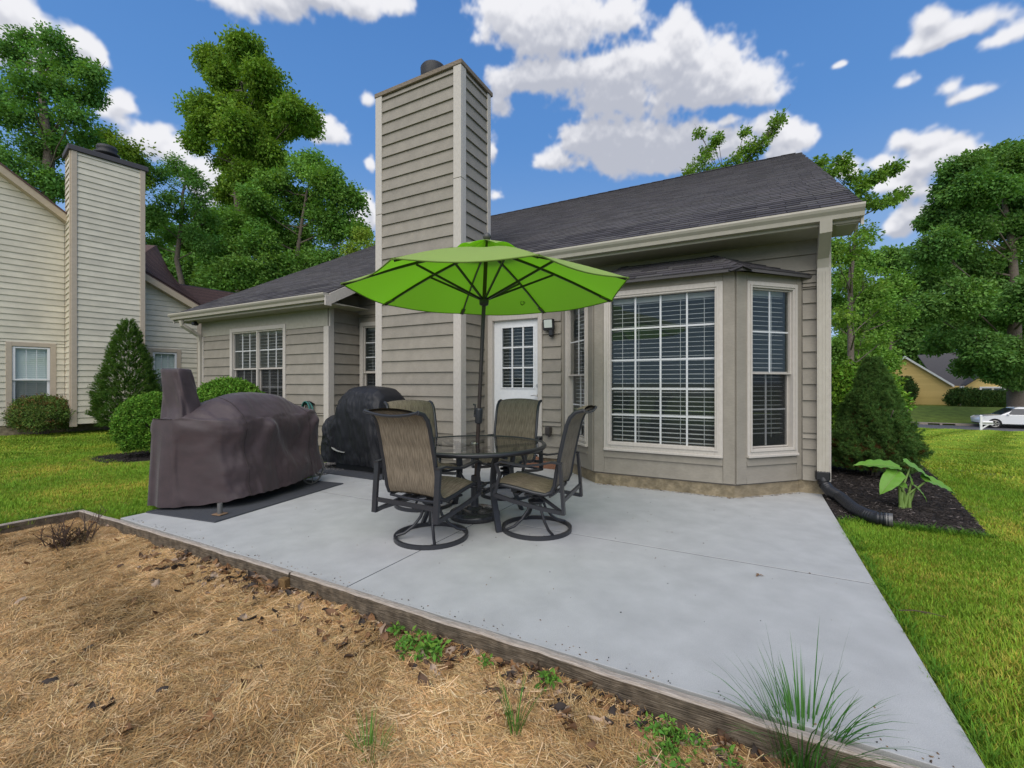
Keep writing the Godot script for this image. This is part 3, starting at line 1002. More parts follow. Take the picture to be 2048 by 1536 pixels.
func build_roof(h: Node3D) -> void:
	var XR := 0.92
	var XL := -10.86
	var XM := -6.10
	var zr := -12.60
	var TR: Material = MT.trim
	var g := Geo.new()
	var th := Vector3(0, -0.10, 0)
	g.plate([Vector3(XM, roof_y(-5.56), -5.56), Vector3(XR, roof_y(-5.56), -5.56), Vector3(XR, roof_y(zr), zr), Vector3(XM, roof_y(zr), zr)], th)
	g.plate([Vector3(XL, roof_y(-4.99), -4.99), Vector3(XM, roof_y(-4.99), -4.99), Vector3(XM, roof_y(zr), zr), Vector3(XL, roof_y(zr), zr)], th)
	g.plate([Vector3(XR, roof_y(zr), zr), Vector3(XL, roof_y(zr), zr), Vector3(XL, 3.0, -19.6), Vector3(XR, 3.0, -19.6)], th)
	var deck := wpart(h, "roof", g.done(), MT.shingle)
	var up := Vector3(0, 0.526, -1).normalized()
	var sl := (7.04) * sqrt(1.0 + 0.526 * 0.526)
	rng.seed = 21
	shingle_roof(deck, Vector3(XM, roof_y(-5.56), -5.56), Vector3.RIGHT, up, func(_t): return [0.0, XR - XM + 0.035], sl, MT.shingle, true, 190)
	var sl2 := (7.61) * sqrt(1.0 + 0.526 * 0.526)
	shingle_roof(deck, Vector3(XL, roof_y(-4.99), -4.99), Vector3.RIGHT, up, func(_t): return [0.0, XM - XL], sl2, MT.shingle, true, 100)
	# ridge caps
	var x := XL
	while x < XR - 0.2:
		g = Geo.new()
		var y := roof_y(zr) + 0.012
		var lap := 0.008
		for s in [1.0, -1.0]:
			g.plate([Vector3(x, y + 0.012, zr), Vector3(x + 0.30, y + 0.004, zr), Vector3(x + 0.30, y - 0.075 + 0.004, zr + s * 0.16), Vector3(x, y - 0.075 + 0.012, zr + s * 0.16)], Vector3(0, 0.007, 0))
		wpart(deck, "ridge_shingle", g.done(), MT.shingles[rng.randi() % 4])
		x += 0.30
	# gable ends, fascias, rakes, soffits
	for xx in [XR - 0.22, -10.5]:
		g = Geo.new()
		g.plate([Vector3(xx, SOF - 0.3, -6.06), Vector3(xx, roof_y(-6.06) - 0.12, -6.06), Vector3(xx, roof_y(zr) - 0.12, zr), Vector3(xx, 3.0, -19.1), Vector3(xx, SOF - 0.3, -19.1)], Vector3(-0.06, 0, 0))
		wpart(h, "gable_wall", g.done(), MT.siding[0])
	plank(h, "fascia", Vector3(XM - 0.02, SOF - 0.01, -5.60), Vector3(XR, roof_y(-5.58) - 0.11, -5.578), MT.soffit)
	plank(h, "soffit", Vector3(XM, SOF - 0.008, ZW - 0.02), Vector3(XR, SOF + 0.004, -5.601), MT.soffit)
	gutter_path(h, XM + 0.0, XR + 0.02, -5.578, 3.0)
	plank(h, "fascia", Vector3(XL, 2.54, -5.03), Vector3(XM, roof_y(-5.01) - 0.11, -5.008), MT.soffit)
	plank(h, "soffit", Vector3(XL + 0.01, 2.545, wz_() - 0.02), Vector3(XM - 0.001, 2.557, -5.031), MT.soffit)
	gutter_path(h, XL - 0.03, XM + 0.02, -5.008, 2.70)
	# boxed return on the right end of the wing's eave, then its rake up to the main eave
	plank(h, "rake_return", Vector3(XM, 2.50, -5.05), Vector3(XM + 0.03, 2.665, -4.93), TR)
	for q in [[XM + 0.001, 0.03, -5.02, -5.75], [XR, 0.025, -5.56, zr], [XL - 0.025, 0.024, -4.99, zr]]:
		g = Geo.new()
		var za: float = q[2]
		var zb: float = q[3]
		g.plate([Vector3(q[0], roof_y(za) - 0.012, za), Vector3(q[0], roof_y(zb) - 0.012, zb), Vector3(q[0], roof_y(zb) - 0.19, zb), Vector3(q[0], roof_y(za) - 0.19, za)], Vector3(q[1], 0, 0))
		wpart(h, "rake_board", g.done(), TR)
	g = Geo.new()
	g.plate([Vector3(XM - 0.003, 2.56, -5.03), Vector3(XM - 0.003, 2.56, -5.9), Vector3(-6.50, 2.56, -5.9), Vector3(-6.50, 2.56, -5.03)], Vector3(0, 0.01, 0))
	wpart(h, "soffit", g.done(), MT.soffit)
	g = Geo.new()
	g.plate([Vector3(XR - 0.003, roof_y(-5.6) - 0.18, -5.6), Vector3(XR - 0.003, roof_y(zr) - 0.16, zr), Vector3(0.72, roof_y(zr) - 0.16, zr), Vector3(0.72, roof_y(-5.6) - 0.18, -5.6)], Vector3(0, 0.01, 0))
	wpart(h, "soffit", g.done(), MT.soffit)
func wz_() -> float:
	return -5.37

# ---------------------------------------------------------------- the cream house next door
func build_neighbour() -> void:
	var a := Vector3(sin(deg_to_rad(9.9)), 0, -cos(deg_to_rad(9.9)))
	var n := Vector3(cos(deg_to_rad(9.9)), 0, sin(deg_to_rad(9.9)))
	var p0 := at_d(142, 768, 10.3)
	p0.y = 0
	var h := thing("neighbour_house", "cream vinyl-sided house with tall boxed chimney and brown roof", "house", p0)
	var SD: Array = MT.cream
	var TR: Material = MT.creamtrim
	var back := 0.66
	var pw := p0 - n * back
	var B := Basis(a, Vector3.UP, n)
	var sc := (at_p(290, 700, p0, n) - p0).dot(a)          # width of the chimney
	var ctop := at_p(142, 300, p0, n).y
	var yb := at_p(150, 848, p0, n).y
	var EX := 0.138
	# chimney
	var ch := thing_part(h, "chimney", p0)
	var f := core_wall(ch, "chimney_face", p0, a, sc, yb, ctop, 0.1, MT.creamcore)
	siding(f, p0 + a * 0.10, a, sc - 0.20, yb, ctop, SD, [], EX, yb, 0.024)
	f = core_wall(ch, "chimney_face", p0 - n * back, n, back - 0.102, yb, ctop, 0.1, MT.creamcore)
	siding(f, p0 - n * back, n, back - 0.09, yb, ctop, SD, [], EX, yb, 0.024)
	f = core_wall(ch, "chimney_face", p0 + a * sc - n * 0.102, -n, back - 0.102, yb, ctop, 0.1, MT.creamcore)
	var g := Geo.new()
	for q in [[0.05, 0.016, 0.10, 0.036, 0.0], [sc - 0.05, 0.016, 0.10, 0.036, 0.0]]:
		g = Geo.new()
		g.soft_box(Transform3D(B, p0 + a * q[0] + n * q[1] + Vector3(0, (yb + ctop) / 2 - 0.03, 0)), Vector3(q[2], ctop - yb + 0.06, q[3]), 0.004)
		wpart(ch, "corner_board", g.done(), TR)
	g = Geo.new()
	g.soft_box(Transform3D(B, p0 - a * 0.010 - n * 0.05 + Vector3(0, (yb + ctop) / 2 - 0.03, 0)), Vector3(0.024, ctop - yb + 0.06, 0.098), 0.004)
	wpart(ch, "corner_board", g.done(), TR)
	g = Geo.new()
	g.soft_box(Transform3D(B, p0 - a * 0.008 - n * (back - 0.045) + Vector3(0, (yb + ctop) / 2, 0)), Vector3(0.02, ctop - yb, 0.07), 0.004)
	wpart(ch, "corner_board", g.done(), TR)
	g = Geo.new()
	g.soft_box(Transform3D(B, p0 + a * sc / 2 - n * back / 2 + Vector3(0, ctop + 0.06, 0)), Vector3(sc + 0.12, 0.12, back + 0.12), 0.008)
	wpart(ch, "chimney_cap", g.done(), MT.darkcap)
	var fc := p0 + a * (sc * 0.50) - n * back * 0.45
	g = Geo.new()
	g.lathe([Vector2(0.16, ctop + 0.11), Vector2(0.16, ctop + 0.22), Vector2(0.24, ctop + 0.22), Vector2(0.25, ctop + 0.27), Vector2(0.19, ctop + 0.28), Vector2(0.19, ctop + 0.36), Vector2(0.21, ctop + 0.38), Vector2(0.19, ctop + 0.44), Vector2(0.0, ctop + 0.45)], 20, Vector3(fc.x, 0, fc.z))
	wpart(ch, "flue_cap", g.done(), MT.flue)
	# wall left of the chimney, up to its rake
	var l0 := at_p(0, 352, pw, n)
	var l1 := at_p(131, 449, pw, n)
	var sl0 := (l0 - pw).dot(a)
	var sl1 := (l1 - pw).dot(a)
	var lslope := (l1.y - l0.y) / (sl1 - sl0)
	var left := -6.0
	var wz0 := (at_p(11, 700, pw, n) - pw).dot(a)
	var wz1 := (at_p(112, 700, pw, n) - pw).dot(a)
	var wy1 := at_p(60, 685, pw, n).y
	var wy0 := wy1 - 1.95
	var wy := maxf(wy0, yb + 0.16)
	var split := yb + EX * 28
	var wm := {"casing": TR, "sash": MT.white, "glass": MT.glass, "bar": MT.white, "slat": MT.greenblind, "screen": MT.screen}
	var w := core_wall(h, "side_wall", pw + a * left, a, -left + 0.0, yb, split, 0.12, MT.creamcore, [[wz0 - left + 0.03, wz1 - left - 0.03, wy + 0.03, wy1 - 0.03]])
	siding(w, pw + a * left, a, -left - 0.03, yb, split, SD, [[wz0 - left, wz1 - left, wy, wy1]], EX, yb, 0.024)
	rake_siding(w, pw, a, n, left, -0.03, split, l1.y + lslope * (left - sl1) - 0.02, l0, sl0, lslope, EX, yb, SD)
	var r0 := at_p(291, 566, pw, n)
	var r1 := at_p(396, 628, pw, n)
	var sr0 := (r0 - pw).dot(a)
	var sr1 := (r1 - pw).dot(a)
	var rslope := (r1.y - r0.y) / (sr1 - sr0)
	var sR := (at_p(402, 700, pw, n) - pw).dot(a)
	var split2: float = yb + EX * floor((r1.y - yb) / EX - 0.3)
	var vz0 := (at_p(296, 700, pw, n) - pw).dot(a)
	var vz1 := (at_p(362, 700, pw, n) - pw).dot(a)
	var vy1 := at_p(360, 699, pw, n).y
	var vy := vy1 - 1.55
	w = core_wall(h, "side_wall", pw + a * sc, a, sR - sc, yb - 0.4, split2, 0.12, MT.creamcore, [[vz0 - sc + 0.03, vz1 - sc - 0.03, vy + 0.03, vy1 - 0.03]])
	siding(w, pw + a * (sc + 0.03), a, sR - sc - 0.13, yb, split2, SD, [[vz0 - sc - 0.03, vz1 - sc - 0.03, vy, vy1]], EX, yb, 0.024)
	rake_siding(w, pw, a, n, sc + 0.03, sR - 0.10, split2, r0.y, r0, sr0, rslope, EX, yb, SD)
	g = Geo.new()
	g.soft_box(Transform3D(B, pw + a * (sR - 0.05) + n * 0.012 + Vector3(0, (yb + r1.y) / 2, 0)), Vector3(0.10, r1.y - yb, 0.028), 0.004)
	wpart(h, "corner_board", g.done(), TR)
	g = Geo.new()      # sheathing of the gables
	g.plate([pw + a * left + Vector3(0, split, 0), pw + Vector3(0, split, 0), pw + Vector3(0, l0.y + lslope * (0 - sl0), 0), pw + a * left + Vector3(0, l0.y + lslope * (left - sl0), 0)], -n * 0.12)
	g.plate([pw + a * sc + Vector3(0, split2, 0), pw + a * sR + Vector3(0, split2, 0), pw + a * sR + Vector3(0, r1.y, 0), pw + a * sc + Vector3(0, r0.y + rslope * (sc - sr0), 0)], -n * 0.12)
	var gm := g.done()
	wpart(h, "gable_wall", gm, MT.creamcore, Transform3D(Basis(), -n * 0.003))
	g = Geo.new()
	g.plate([pw + a * left - n * 1.5 + Vector3(0, yb, 0), pw + a * sR - n * 1.5 + Vector3(0, yb, 0), pw + a * sR - n * 1.5 + Vector3(0, r1.y, 0), pw + a * left - n * 1.5 + Vector3(0, r1.y, 0)], -n * 0.1)
	wpart(h, "added_backing_plate", g.done(), MT.floor)  # unseen plate added behind the blinds to shut out sky light
	# roof planes and their tan rake boards
	var e0 := pw + a * left + Vector3(0, l0.y + lslope * (left - sl0), 0)
	var e1 := pw + Vector3(0, l0.y + lslope * (0.05 - sl0), 0) + a * 0.05
	var upv := Vector3(0, 0.17, 0)
	var ov := n * 0.22
	g = Geo.new()
	g.plate([e0 + ov, e1 + ov, e1 + ov + upv, e0 + ov + upv], n * 0.03)
	g.plate([e0, e1, e1 + ov, e0 + ov], Vector3(0, 0.012, 0))
	wpart(h, "rake_board", g.done(), MT.tan)
	g = Geo.new()
	g.plate([e0 + ov + upv + n * 0.05, e1 + ov + upv + n * 0.05, e1 + upv - n * 7.0, e0 + upv - n * 7.0], Vector3(0, 0.04, 0))
	wpart(h, "roof", g.done(), MT.brownroof)
	var q0 := pw + a * (sc - 0.2) + Vector3(0, r0.y + rslope * (sc - 0.2 - sr0), 0)
	var q1 := pw + a * (sR + 0.25) + Vector3(0, r0.y + rslope * (sR + 0.25 - sr0), 0)
	g = Geo.new()
	g.plate([q0 + ov, q1 + ov, q1 + ov + upv, q0 + ov + upv], n * 0.03)
	g.plate([q0, q1, q1 + ov, q0 + ov], Vector3(0, 0.012, 0))
	wpart(h, "rake_board", g.done(), MT.tan)
	var p2 := pw - n * 4.5
	var u0 := at_p(255, 489, p2, n)
	var u1 := at_p(313, 494, p2, n)
	var u2 := at_p(350, 571, p2, n)
	var u3 := at_p(485, 592, p2 - n * 0.5, n)
	var b0 := q0 + ov + upv
	var b1 := q1 + ov + upv
	g = Geo.new()
	g.plate([b0, b1, u2], Vector3(0, 0.05, 0))
	g.plate([b0, u2, u1], Vector3(0, 0.05, 0))
	g.plate([b0, u1, u0], Vector3(0, 0.05, 0))
	roof_courses(wpart(h, "roof", g.done(), MT.brownroof), b0, b1, u1, u2, 22)
	g = Geo.new()
	g.plate([b1 + Vector3(0, -0.02, 0), b1 + a * 5.0 + Vector3(0, -0.1, 0), u3], Vector3(0, 0.05, 0))
	g.plate([b1 + Vector3(0, -0.02, 0), u3, u2], Vector3(0, 0.05, 0))
	roof_courses(wpart(h, "roof", g.done(), MT.brownroof), b1 + Vector3(0, -0.02, 0), b1 + a * 5.0 + Vector3(0, -0.1, 0), u2, u3, 22)
	g = Geo.new()
	g.bar([u2 + Vector3(0, 0.05, 0), u3 + Vector3(0, 0.05, 0)], 0.2, 0.04)
	wpart(h, "ridge_cap", g.done(), MT.darkcap)
	# windows with closed pale blinds
	for q in [[wz0, wz1, wy, wy1, "white sash window with pale green blinds behind the low shrub"], [vz0, vz1, vy, vy1, "white sash window with pale green blinds half hidden by the cone shrub"]]:
		var ww: float = q[1] - q[0]
		var hh: float = q[3] - q[2]
		var cs := 0.095
		window(h, "window", q[4], Transform3D(B, pw + a * q[0] + Vector3(0, q[2], 0)), ww, hh, cs, [[cs, ww - cs, hh * 0.5 - 0.02, hh - cs, 0.055, [0.333, 0.667], [], -0.005], [cs, ww - cs, cs, hh * 0.5 + 0.02, 0.055, [0.333, 0.667], [], -0.04, 0, true]], wm, {"proud": 0.03, "bar": 0.012, "blinds": [[cs, ww - cs, cs, hh - cs, 0.046, 1.15]], "blind_z": -0.10, "slat": 0.05})
	# foundation bed: mulch behind a timber edge
	var m0 := at_y(-90, 880, 0.02)
	var m1 := at_y(245, 862, 0.02)
	g = Geo.new()
	g.plate([m0, m1, pw + a * sR, pw + a * left].map(func(v): return Vector3(v.x, 0.03, v.z)), Vector3(0, 0.08, 0))
	g.plate([m1, at_y(330, 858, 0.02), pw + a * (sR + 1.0), pw + a * sc].map(func(v): return Vector3(v.x, 0.02, v.z)), Vector3(0, 0.085, 0))
	structure("mulch_strip", "dark mulch bed along the cream wall", g, MT.mulch)
	var ed := thing("timber_edging", "low weathered timber edging in front of the cream house", "edging", m0)
	var d := (m1 - m0)
	for i in 3:
		g = Geo.new()
		var s0 := m0 + d * (i / 3.0)
		var s1 := m0 + d * ((i + 0.985) / 3.0)
		g.bar([s0 + Vector3(0, 0.065, 0), s1 + Vector3(0, 0.065, 0)], 0.09, 0.13)
		wpart(ed, "timber", g.done(), MT.timber)
	g = Geo.new()
	g.plate([pw + a * left + n * 0.001, pw + a * (sR) + n * 0.001, pw + a * sR + n * 0.001 + Vector3(0, yb, 0), pw + a * left + n * 0.001 + Vector3(0, yb, 0)].map(func(v): return v + Vector3(0, -0.001, 0)), -n * 0.2)
	wpart(h, "foundation", g.done(), MT.footing)

func roof_courses(par: Node, a: Vector3, b: Vector3, c: Vector3, d: Vector3, n: int) -> void:      # lapped shingle courses from the edge a-b up to c-d
	for i in n:
		var t0 := i / float(n)
		var t1 := (i + 1.15) / float(n)
		var g := Geo.new()
		g.plate([a.lerp(c, t0) + Vector3(0, 0.075, 0), b.lerp(d, t0) + Vector3(0, 0.075, 0), b.lerp(d, minf(1, t1)) + Vector3(0, 0.055, 0), a.lerp(c, minf(1, t1)) + Vector3(0, 0.055, 0)], Vector3(0, 0.012, 0))
		wpart(par, "shingle_course", g.done(), MT.brownroofs[i % 3])

func rake_siding(par: Node, pw: Vector3, a: Vector3, n: Vector3, s0: float, s1: float, y0: float, y1: float, ref: Vector3, sref: float, slope: float, ex: float, line: float, mats: Array) -> void:
	# boards whose right ends follow a rake that falls to the right
	var y := y0
	while y < y1 - 0.01:
		var yt := minf(y + ex, y1)
		var e0 := minf(s1, sref + (y - ref.y) / slope)
		var e1 := minf(s1, sref + (yt - ref.y) / slope)
		if e0 - s0 > 0.02:
			wpart(par, "siding_board", lap_board(s0, e0, s0, maxf(e1, s0 + 0.005), yt - y, 0.024), mats[rng.randi() % mats.size()], Transform3D(Basis(a, Vector3.UP, n), pw + Vector3(0, y, 0)))
		y += ex

# ---------------------------------------------------------------- yellow house across the street, car, mailbox
func build_far_house() -> void:
	var z := -65.2
	var h := thing("yellow_house", "yellow lap-sided gable house with dark grey roof across the street", "house", at_z(1840, 812, z))
	var pk := at_z(1808, 714, z)
	var el := at_z(1755, 750, z)
	var er := at_z(1906, 772, z)
	var base := -1.25
	var rx := at_z(1925, 772, z).x
	var lx := el.x - 0.6
	var g := Geo.new()
	var W := Vector3.RIGHT
	g.plate([Vector3(lx, base, z), Vector3(rx, base, z), Vector3(rx, er.y, z), Vector3(er.x, er.y, z), pk, Vector3(lx, el.y, z)], Vector3(0, 0, -0.15))
	var wall := wpart(h, "gable_wall", g.done(), MT.yellow[0], Transform3D(Basis(), Vector3(0, 0, -0.002)))
	var wx0 := at_z(1818, 780, z).x
	var wx1 := at_z(1829.5, 780, z).x
	var wy0 := at_z(1820, 796, z).y
	var wy1 := at_z(1820, 775, z).y
	var ex := 0.21
	var y := base + 0.25
	while y < pk.y - 0.05:
		var yt := y + ex
		var spans := []
		var la := lx
		var ra := rx
		if y > el.y: la = lerpf(el.x, pk.x, (y - el.y) / (pk.y - el.y))
		var lb := la
		if yt > el.y: lb = lerpf(el.x, pk.x, minf(1.0, (yt - el.y) / (pk.y - el.y)))
		if y > er.y: ra = lerpf(er.x, pk.x, (y - er.y) / (pk.y - er.y))
		var rb := ra
		if yt > er.y: rb = lerpf(er.x, pk.x, minf(1.0, (yt - er.y) / (pk.y - er.y)))
		if rb > lb:
			wpart(wall, "siding_board", lap_board(la, ra, lb, rb, ex, 0.03), MT.yellow[rng.randi() % 2], Transform3D(Basis(), Vector3(0, y, z)))
		y += ex
	var wm := {"casing": MT.white, "sash": MT.white, "glass": MT.darkglass, "bar": MT.white, "slat": MT.white, "screen": MT.screen}
	window(h, "window", "", Transform3D(Basis(), Vector3(wx0 - 0.06, wy0 - 0.06, z + 0.02)), wx1 - wx0 + 0.12, wy1 - wy0 + 0.12, 0.09, [[0.09, wx1 - wx0 + 0.03, (wy1 - wy0) * 0.5, wy1 - wy0 + 0.03, 0.05, [0.5], [0.5], 0.03], [0.09, wx1 - wx0 + 0.03, 0.09, (wy1 - wy0) * 0.52, 0.05, [0.5], [0.5], 0.02]], wm, {"proud": 0.06, "bar": 0.03})
	g = Geo.new()
	g.box2(Vector3(lx, base - 0.4, z - 0.1), Vector3(rx, base + 0.26, z - 0.004))
	wpart(h, "foundation", g.done(), MT.footing)
	# roofs and white rakes
	var th := Vector3(0, 0.12, 0)
	var f := Vector3(0, 0, 0.35)
	var bk := Vector3(0, 0, -9)
	g = Geo.new()
	g.plate([el + Vector3(-0.3, -0.2, 0) + f, pk + f, pk + bk, el + Vector3(-0.3, -0.2, 0) + bk], th)
	g.plate([er + f, pk + f, pk + bk, er + bk], th)
	wpart(h, "roof", g.done(), MT.shingle)
	for q in [[el + Vector3(-0.3, -0.2, 0), pk], [pk, er]]:
		g = Geo.new()
		g.plate([q[0] + f + Vector3(0, -0.14, 0), q[1] + f + Vector3(0, -0.14, 0), q[1] + f + Vector3(0, 0.1, 0), q[0] + f + Vector3(0, 0.1, 0)], Vector3(0, 0, 0.03))
		wpart(h, "rake_board", g.done(), MT.white)
	# the front wing: wall, second gable and main roof behind the tree
	var g0 := at_z(1926, 772, z)
	var gp := at_z(1985, 735, z)
	var g1 := at_z(2075, 775, z)
	g = Geo.new()
	g.plate([Vector3(rx, base, z + 0.4), Vector3(g1.x, base, z + 0.4), Vector3(g1.x, g1.y, z + 0.4), gp + Vector3(0, 0, 0.4), Vector3(rx, g0.y, z + 0.4)], Vector3(0, 0, -0.3))
	wpart(h, "front_wall", g.done(), MT.yellow[0])
	g = Geo.new()
	g.plate([g0 + f * 2, gp + f * 2, gp + bk, g0 + bk], th)
	g.plate([g1 + f * 2, gp + f * 2, gp + bk, g1 + bk], th)
	g.plate([at_z(1880, 774, z - 0.4), at_z(2100, 774, z - 0.4), at_z(2100, 694, z - 6.0), at_z(1835, 712, z - 6.0)], th)
	wpart(h, "roof", g.done(), MT.shingle)
	g = Geo.new()
	g.box2(Vector3(rx - 0.25, base, z + 0.02), Vector3(rx + 0.02, er.y, z + 0.46))
	wpart(h, "corner_board", g.done(), MT.white)
	var sx := at_z(1946, 780, z + 0.4).x
	g = Geo.new()
	g.box2(Vector3(sx, at_z(1950, 795, z).y, z + 0.4), Vector3(sx + 0.45, at_z(1950, 776, z).y, z + 0.46))
	wpart(h, "shutter", g.done(), MT.darkcap)
	window(h, "window", "", Transform3D(Basis(), Vector3(sx + 0.5, base + 0.75, z + 0.4)), 2.0, 1.45, 0.12, [[0.12, 0.98, 0.12, 1.33, 0.06, [0.5], [0.5], 0.02], [1.02, 1.88, 0.12, 1.33, 0.06, [0.5], [0.5], 0.02]], wm, {"proud": 0.06, "bar": 0.03})

func build_car() -> void:
	var x0 := at_z(1953, 840, -51.0).x      # nose
	var gy := -2.352
	var c := thing("parked_car", "white sport utility car parked at the far kerb", "car", Vector3(x0 + 2.4, gy, -51.6))
	# side profile of the body (x from the nose, y up), lofted across with the sides drawn in above the waist
	var low := [[0.06, 0.42], [0.02, 0.62], [0.06, 0.80], [0.30, 0.93], [1.05, 1.03], [1.30, 1.06], [4.55, 1.08], [4.72, 1.00], [4.78, 0.70], [4.74, 0.42]]
	var W := 0.97
	var rows := []
	for q in [[-W, 0.0], [-W * 0.99, 0.02], [-W * 0.8, 0.06], [0.0, 0.09], [W * 0.8, 0.06], [W * 0.99, 0.02], [W, 0.0]]:
		var row := PackedVector3Array()
		for p in low:
			var tuck: float = 0.10 * absf(q[0] / W) * absf(q[0] / W) if p[0] < 0.4 or p[0] > 4.5 else 0.0
			var top: float = q[1] * 0.5 if p[1] > 0.85 else 0.0
			row.append(Vector3(p[0] - 2.4 + (tuck if p[0] < 1 else -tuck), p[1] + top, q[0]))
		rows.append(row)
	var g := Geo.new()
	g.grid(rows)
	for s in [-1.0, 1.0]:
		# body side with wheel arches cut out
		var pts := PackedVector2Array([Vector2(0.16, 0.42)])
		for wx in [0.98, 3.75]:
			for i in 9:
				var t := PI - PI * i / 8.0
				pts.append(Vector2(wx + cos(t) * 0.42, maxf(0.36, 0.37 + sin(t) * 0.42)))
		for i in range(low.size() - 1, -1, -1):
			pts.append(Vector2(clampf(low[i][0], 0.16, 4.64), low[i][1]))
		var tr := Geometry2D.triangulate_polygon(pts)
		for i in range(0, tr.size(), 3):
			var v := []
			for k in 3:
				var q := pts[tr[i + k]]
				v.append(Vector3(q.x - 2.4, q.y, s * (W + 0.002)))
			if s > 0: g.tri(v[0], v[1], v[2])
			else: g.tri(v[0], v[2], v[1])
	part(c, "body", g.done(), MT.carwhite)
	# greenhouse
	g = Geo.new()
	var rings := []
	for q in [[1.06, 1.30, 4.62, 0.93], [1.40, 1.95, 4.50, 0.83], [1.68, 2.25, 4.38, 0.72], [1.74, 2.45, 4.25, 0.62]]:
		rings.append(PackedVector3Array([Vector3(q[1] - 2.4, q[0], q[3]), Vector3(q[2] - 2.4, q[0], q[3]), Vector3(q[2] - 2.4, q[0], -q[3]), Vector3(q[1] - 2.4, q[0], -q[3])]))
	g.loft(rings)
	part(c, "cabin", g.done(), MT.carwhite)
	for s in [1.0, -1.0]:
		for q in [[1.75, 2.72, 2.12, 2.70], [2.80, 3.70, 2.80, 3.68], [3.78, 4.45, 3.76, 4.36]]:
			g = Geo.new()
			g.plate([Vector3(q[0] - 2.4, 1.12, s * 0.916), Vector3(q[1] - 2.4, 1.12, s * 0.916), Vector3(q[3] - 2.4, 1.60, s * 0.757), Vector3(q[2] - 2.4, 1.60, s * 0.757)], Vector3(0, 0.002, s * 0.010))
			part(c, "side_window", g.done(), MT.carglass)
		g = Geo.new()
		g.soft_box(Transform3D(Basis(), Vector3(1.72 - 2.4, 1.13, s * 1.03)), Vector3(0.12, 0.14, 0.18), 0.03)
		part(c, "mirror", g.done(), MT.carwhite)
		g = Geo.new()
		g.plate([Vector3(0.10 - 2.4, 0.72, s * 0.93), Vector3(0.42 - 2.4, 0.80, s * 0.985), Vector3(0.40 - 2.4, 0.92, s * 0.95), Vector3(0.14 - 2.4, 0.84, s * 0.90)], Vector3(-0.02, 0.01, s * 0.012))
		part(c, "headlight", g.done(), MT.lens)
		for wx in [0.98, 3.75]:
			g = Geo.new()
			g.tube([Vector3(wx - 2.4, 0.37, s * 0.72), Vector3(wx - 2.4, 0.37, s * 0.75), Vector3(wx - 2.4, 0.37, s * 0.93), Vector3(wx - 2.4, 0.37, s * 0.96)], [0.34, 0.37, 0.37, 0.34], 28)
			var ty := part(c, "wheel", g.done(), MT.tyre)
			g = Geo.new()
			for i in 5:
				var t := TAU * i / 5.0
				g.box(Transform3D(Basis(Vector3(0, 0, 1), t), Vector3(wx - 2.4, 0.37, s * 0.968) + Vector3(cos(t), sin(t), 0) * 0.12), Vector3(0.22, 0.07, 0.02))
			var ring := []
			for i in 24:
				ring.append(Vector3(wx - 2.4 + cos(TAU * i / 24) * 0.245, 0.37 + sin(TAU * i / 24) * 0.245, s * 0.965))
			g.tube(ring, 0.022, 6, true)
			part(ty, "rim", g.done(), MT.nickel)
	g = Geo.new()
	g.plate([Vector3(1.38 - 2.4, 1.11, 0.84), Vector3(1.38 - 2.4, 1.11, -0.84), Vector3(2.12 - 2.4, 1.62, -0.72), Vector3(2.12 - 2.4, 1.62, 0.72)], Vector3(-0.016, 0.012, 0))
	part(c, "windscreen", g.done(), MT.carglass)
	g = Geo.new()
	g.soft_box(Transform3D(Basis(), Vector3(0, 0.40, 0)), Vector3(4.5, 0.14, 1.8), 0.03)
	part(c, "sill_panel", g.done(), MT.black)

func build_mailbox() -> void:
	var p := at_z(1962, 858, -46.4)
	p.y = terrain(p.x, p.z)
	var m := thing("mailbox", "white mailbox on a white braced post at the lawn's end", "mailbox", p)
	var g := Geo.new()
	g.soft_box(Transform3D(Basis(), Vector3(0, 0.55, 0)), Vector3(0.13, 1.12, 0.13), 0.015)
	g.lathe([Vector2(0.10, 1.10), Vector2(0.10, 1.13), Vector2(0.03, 1.18), Vector2(0.0, 1.19)], 4)
	part(m, "post", g.done(), MT.white)
	g = Geo.new()
	g.soft_box(Transform3D(Basis(), Vector3(0.28, 0.52, 0)), Vector3(0.75, 0.10, 0.12), 0.012)
	g.bar([Vector3(0.05, 0.18, 0), Vector3(0.42, 0.50, 0)], 0.08, 0.09, Vector3(0, 0, 1))
	part(m, "arm", g.done(), MT.white)
	g = Geo.new()
	var rows := []
	for x in [0.06, 0.62]:
		var ring := PackedVector3Array()
		for k in 12:
			var t := PI * k / 11.0
			ring.append(Vector3(x, 0.66 + sin(t) * 0.10, cos(t) * 0.09))
		ring.append(Vector3(x, 0.575, -0.09))
		ring.append(Vector3(x, 0.575, 0.09))
		rows.append(ring)
	g.grid(rows, true)
	g.fan(rows[0], true)
	g.fan(rows[1], false)
	part(m, "box", g.done(), MT.white)

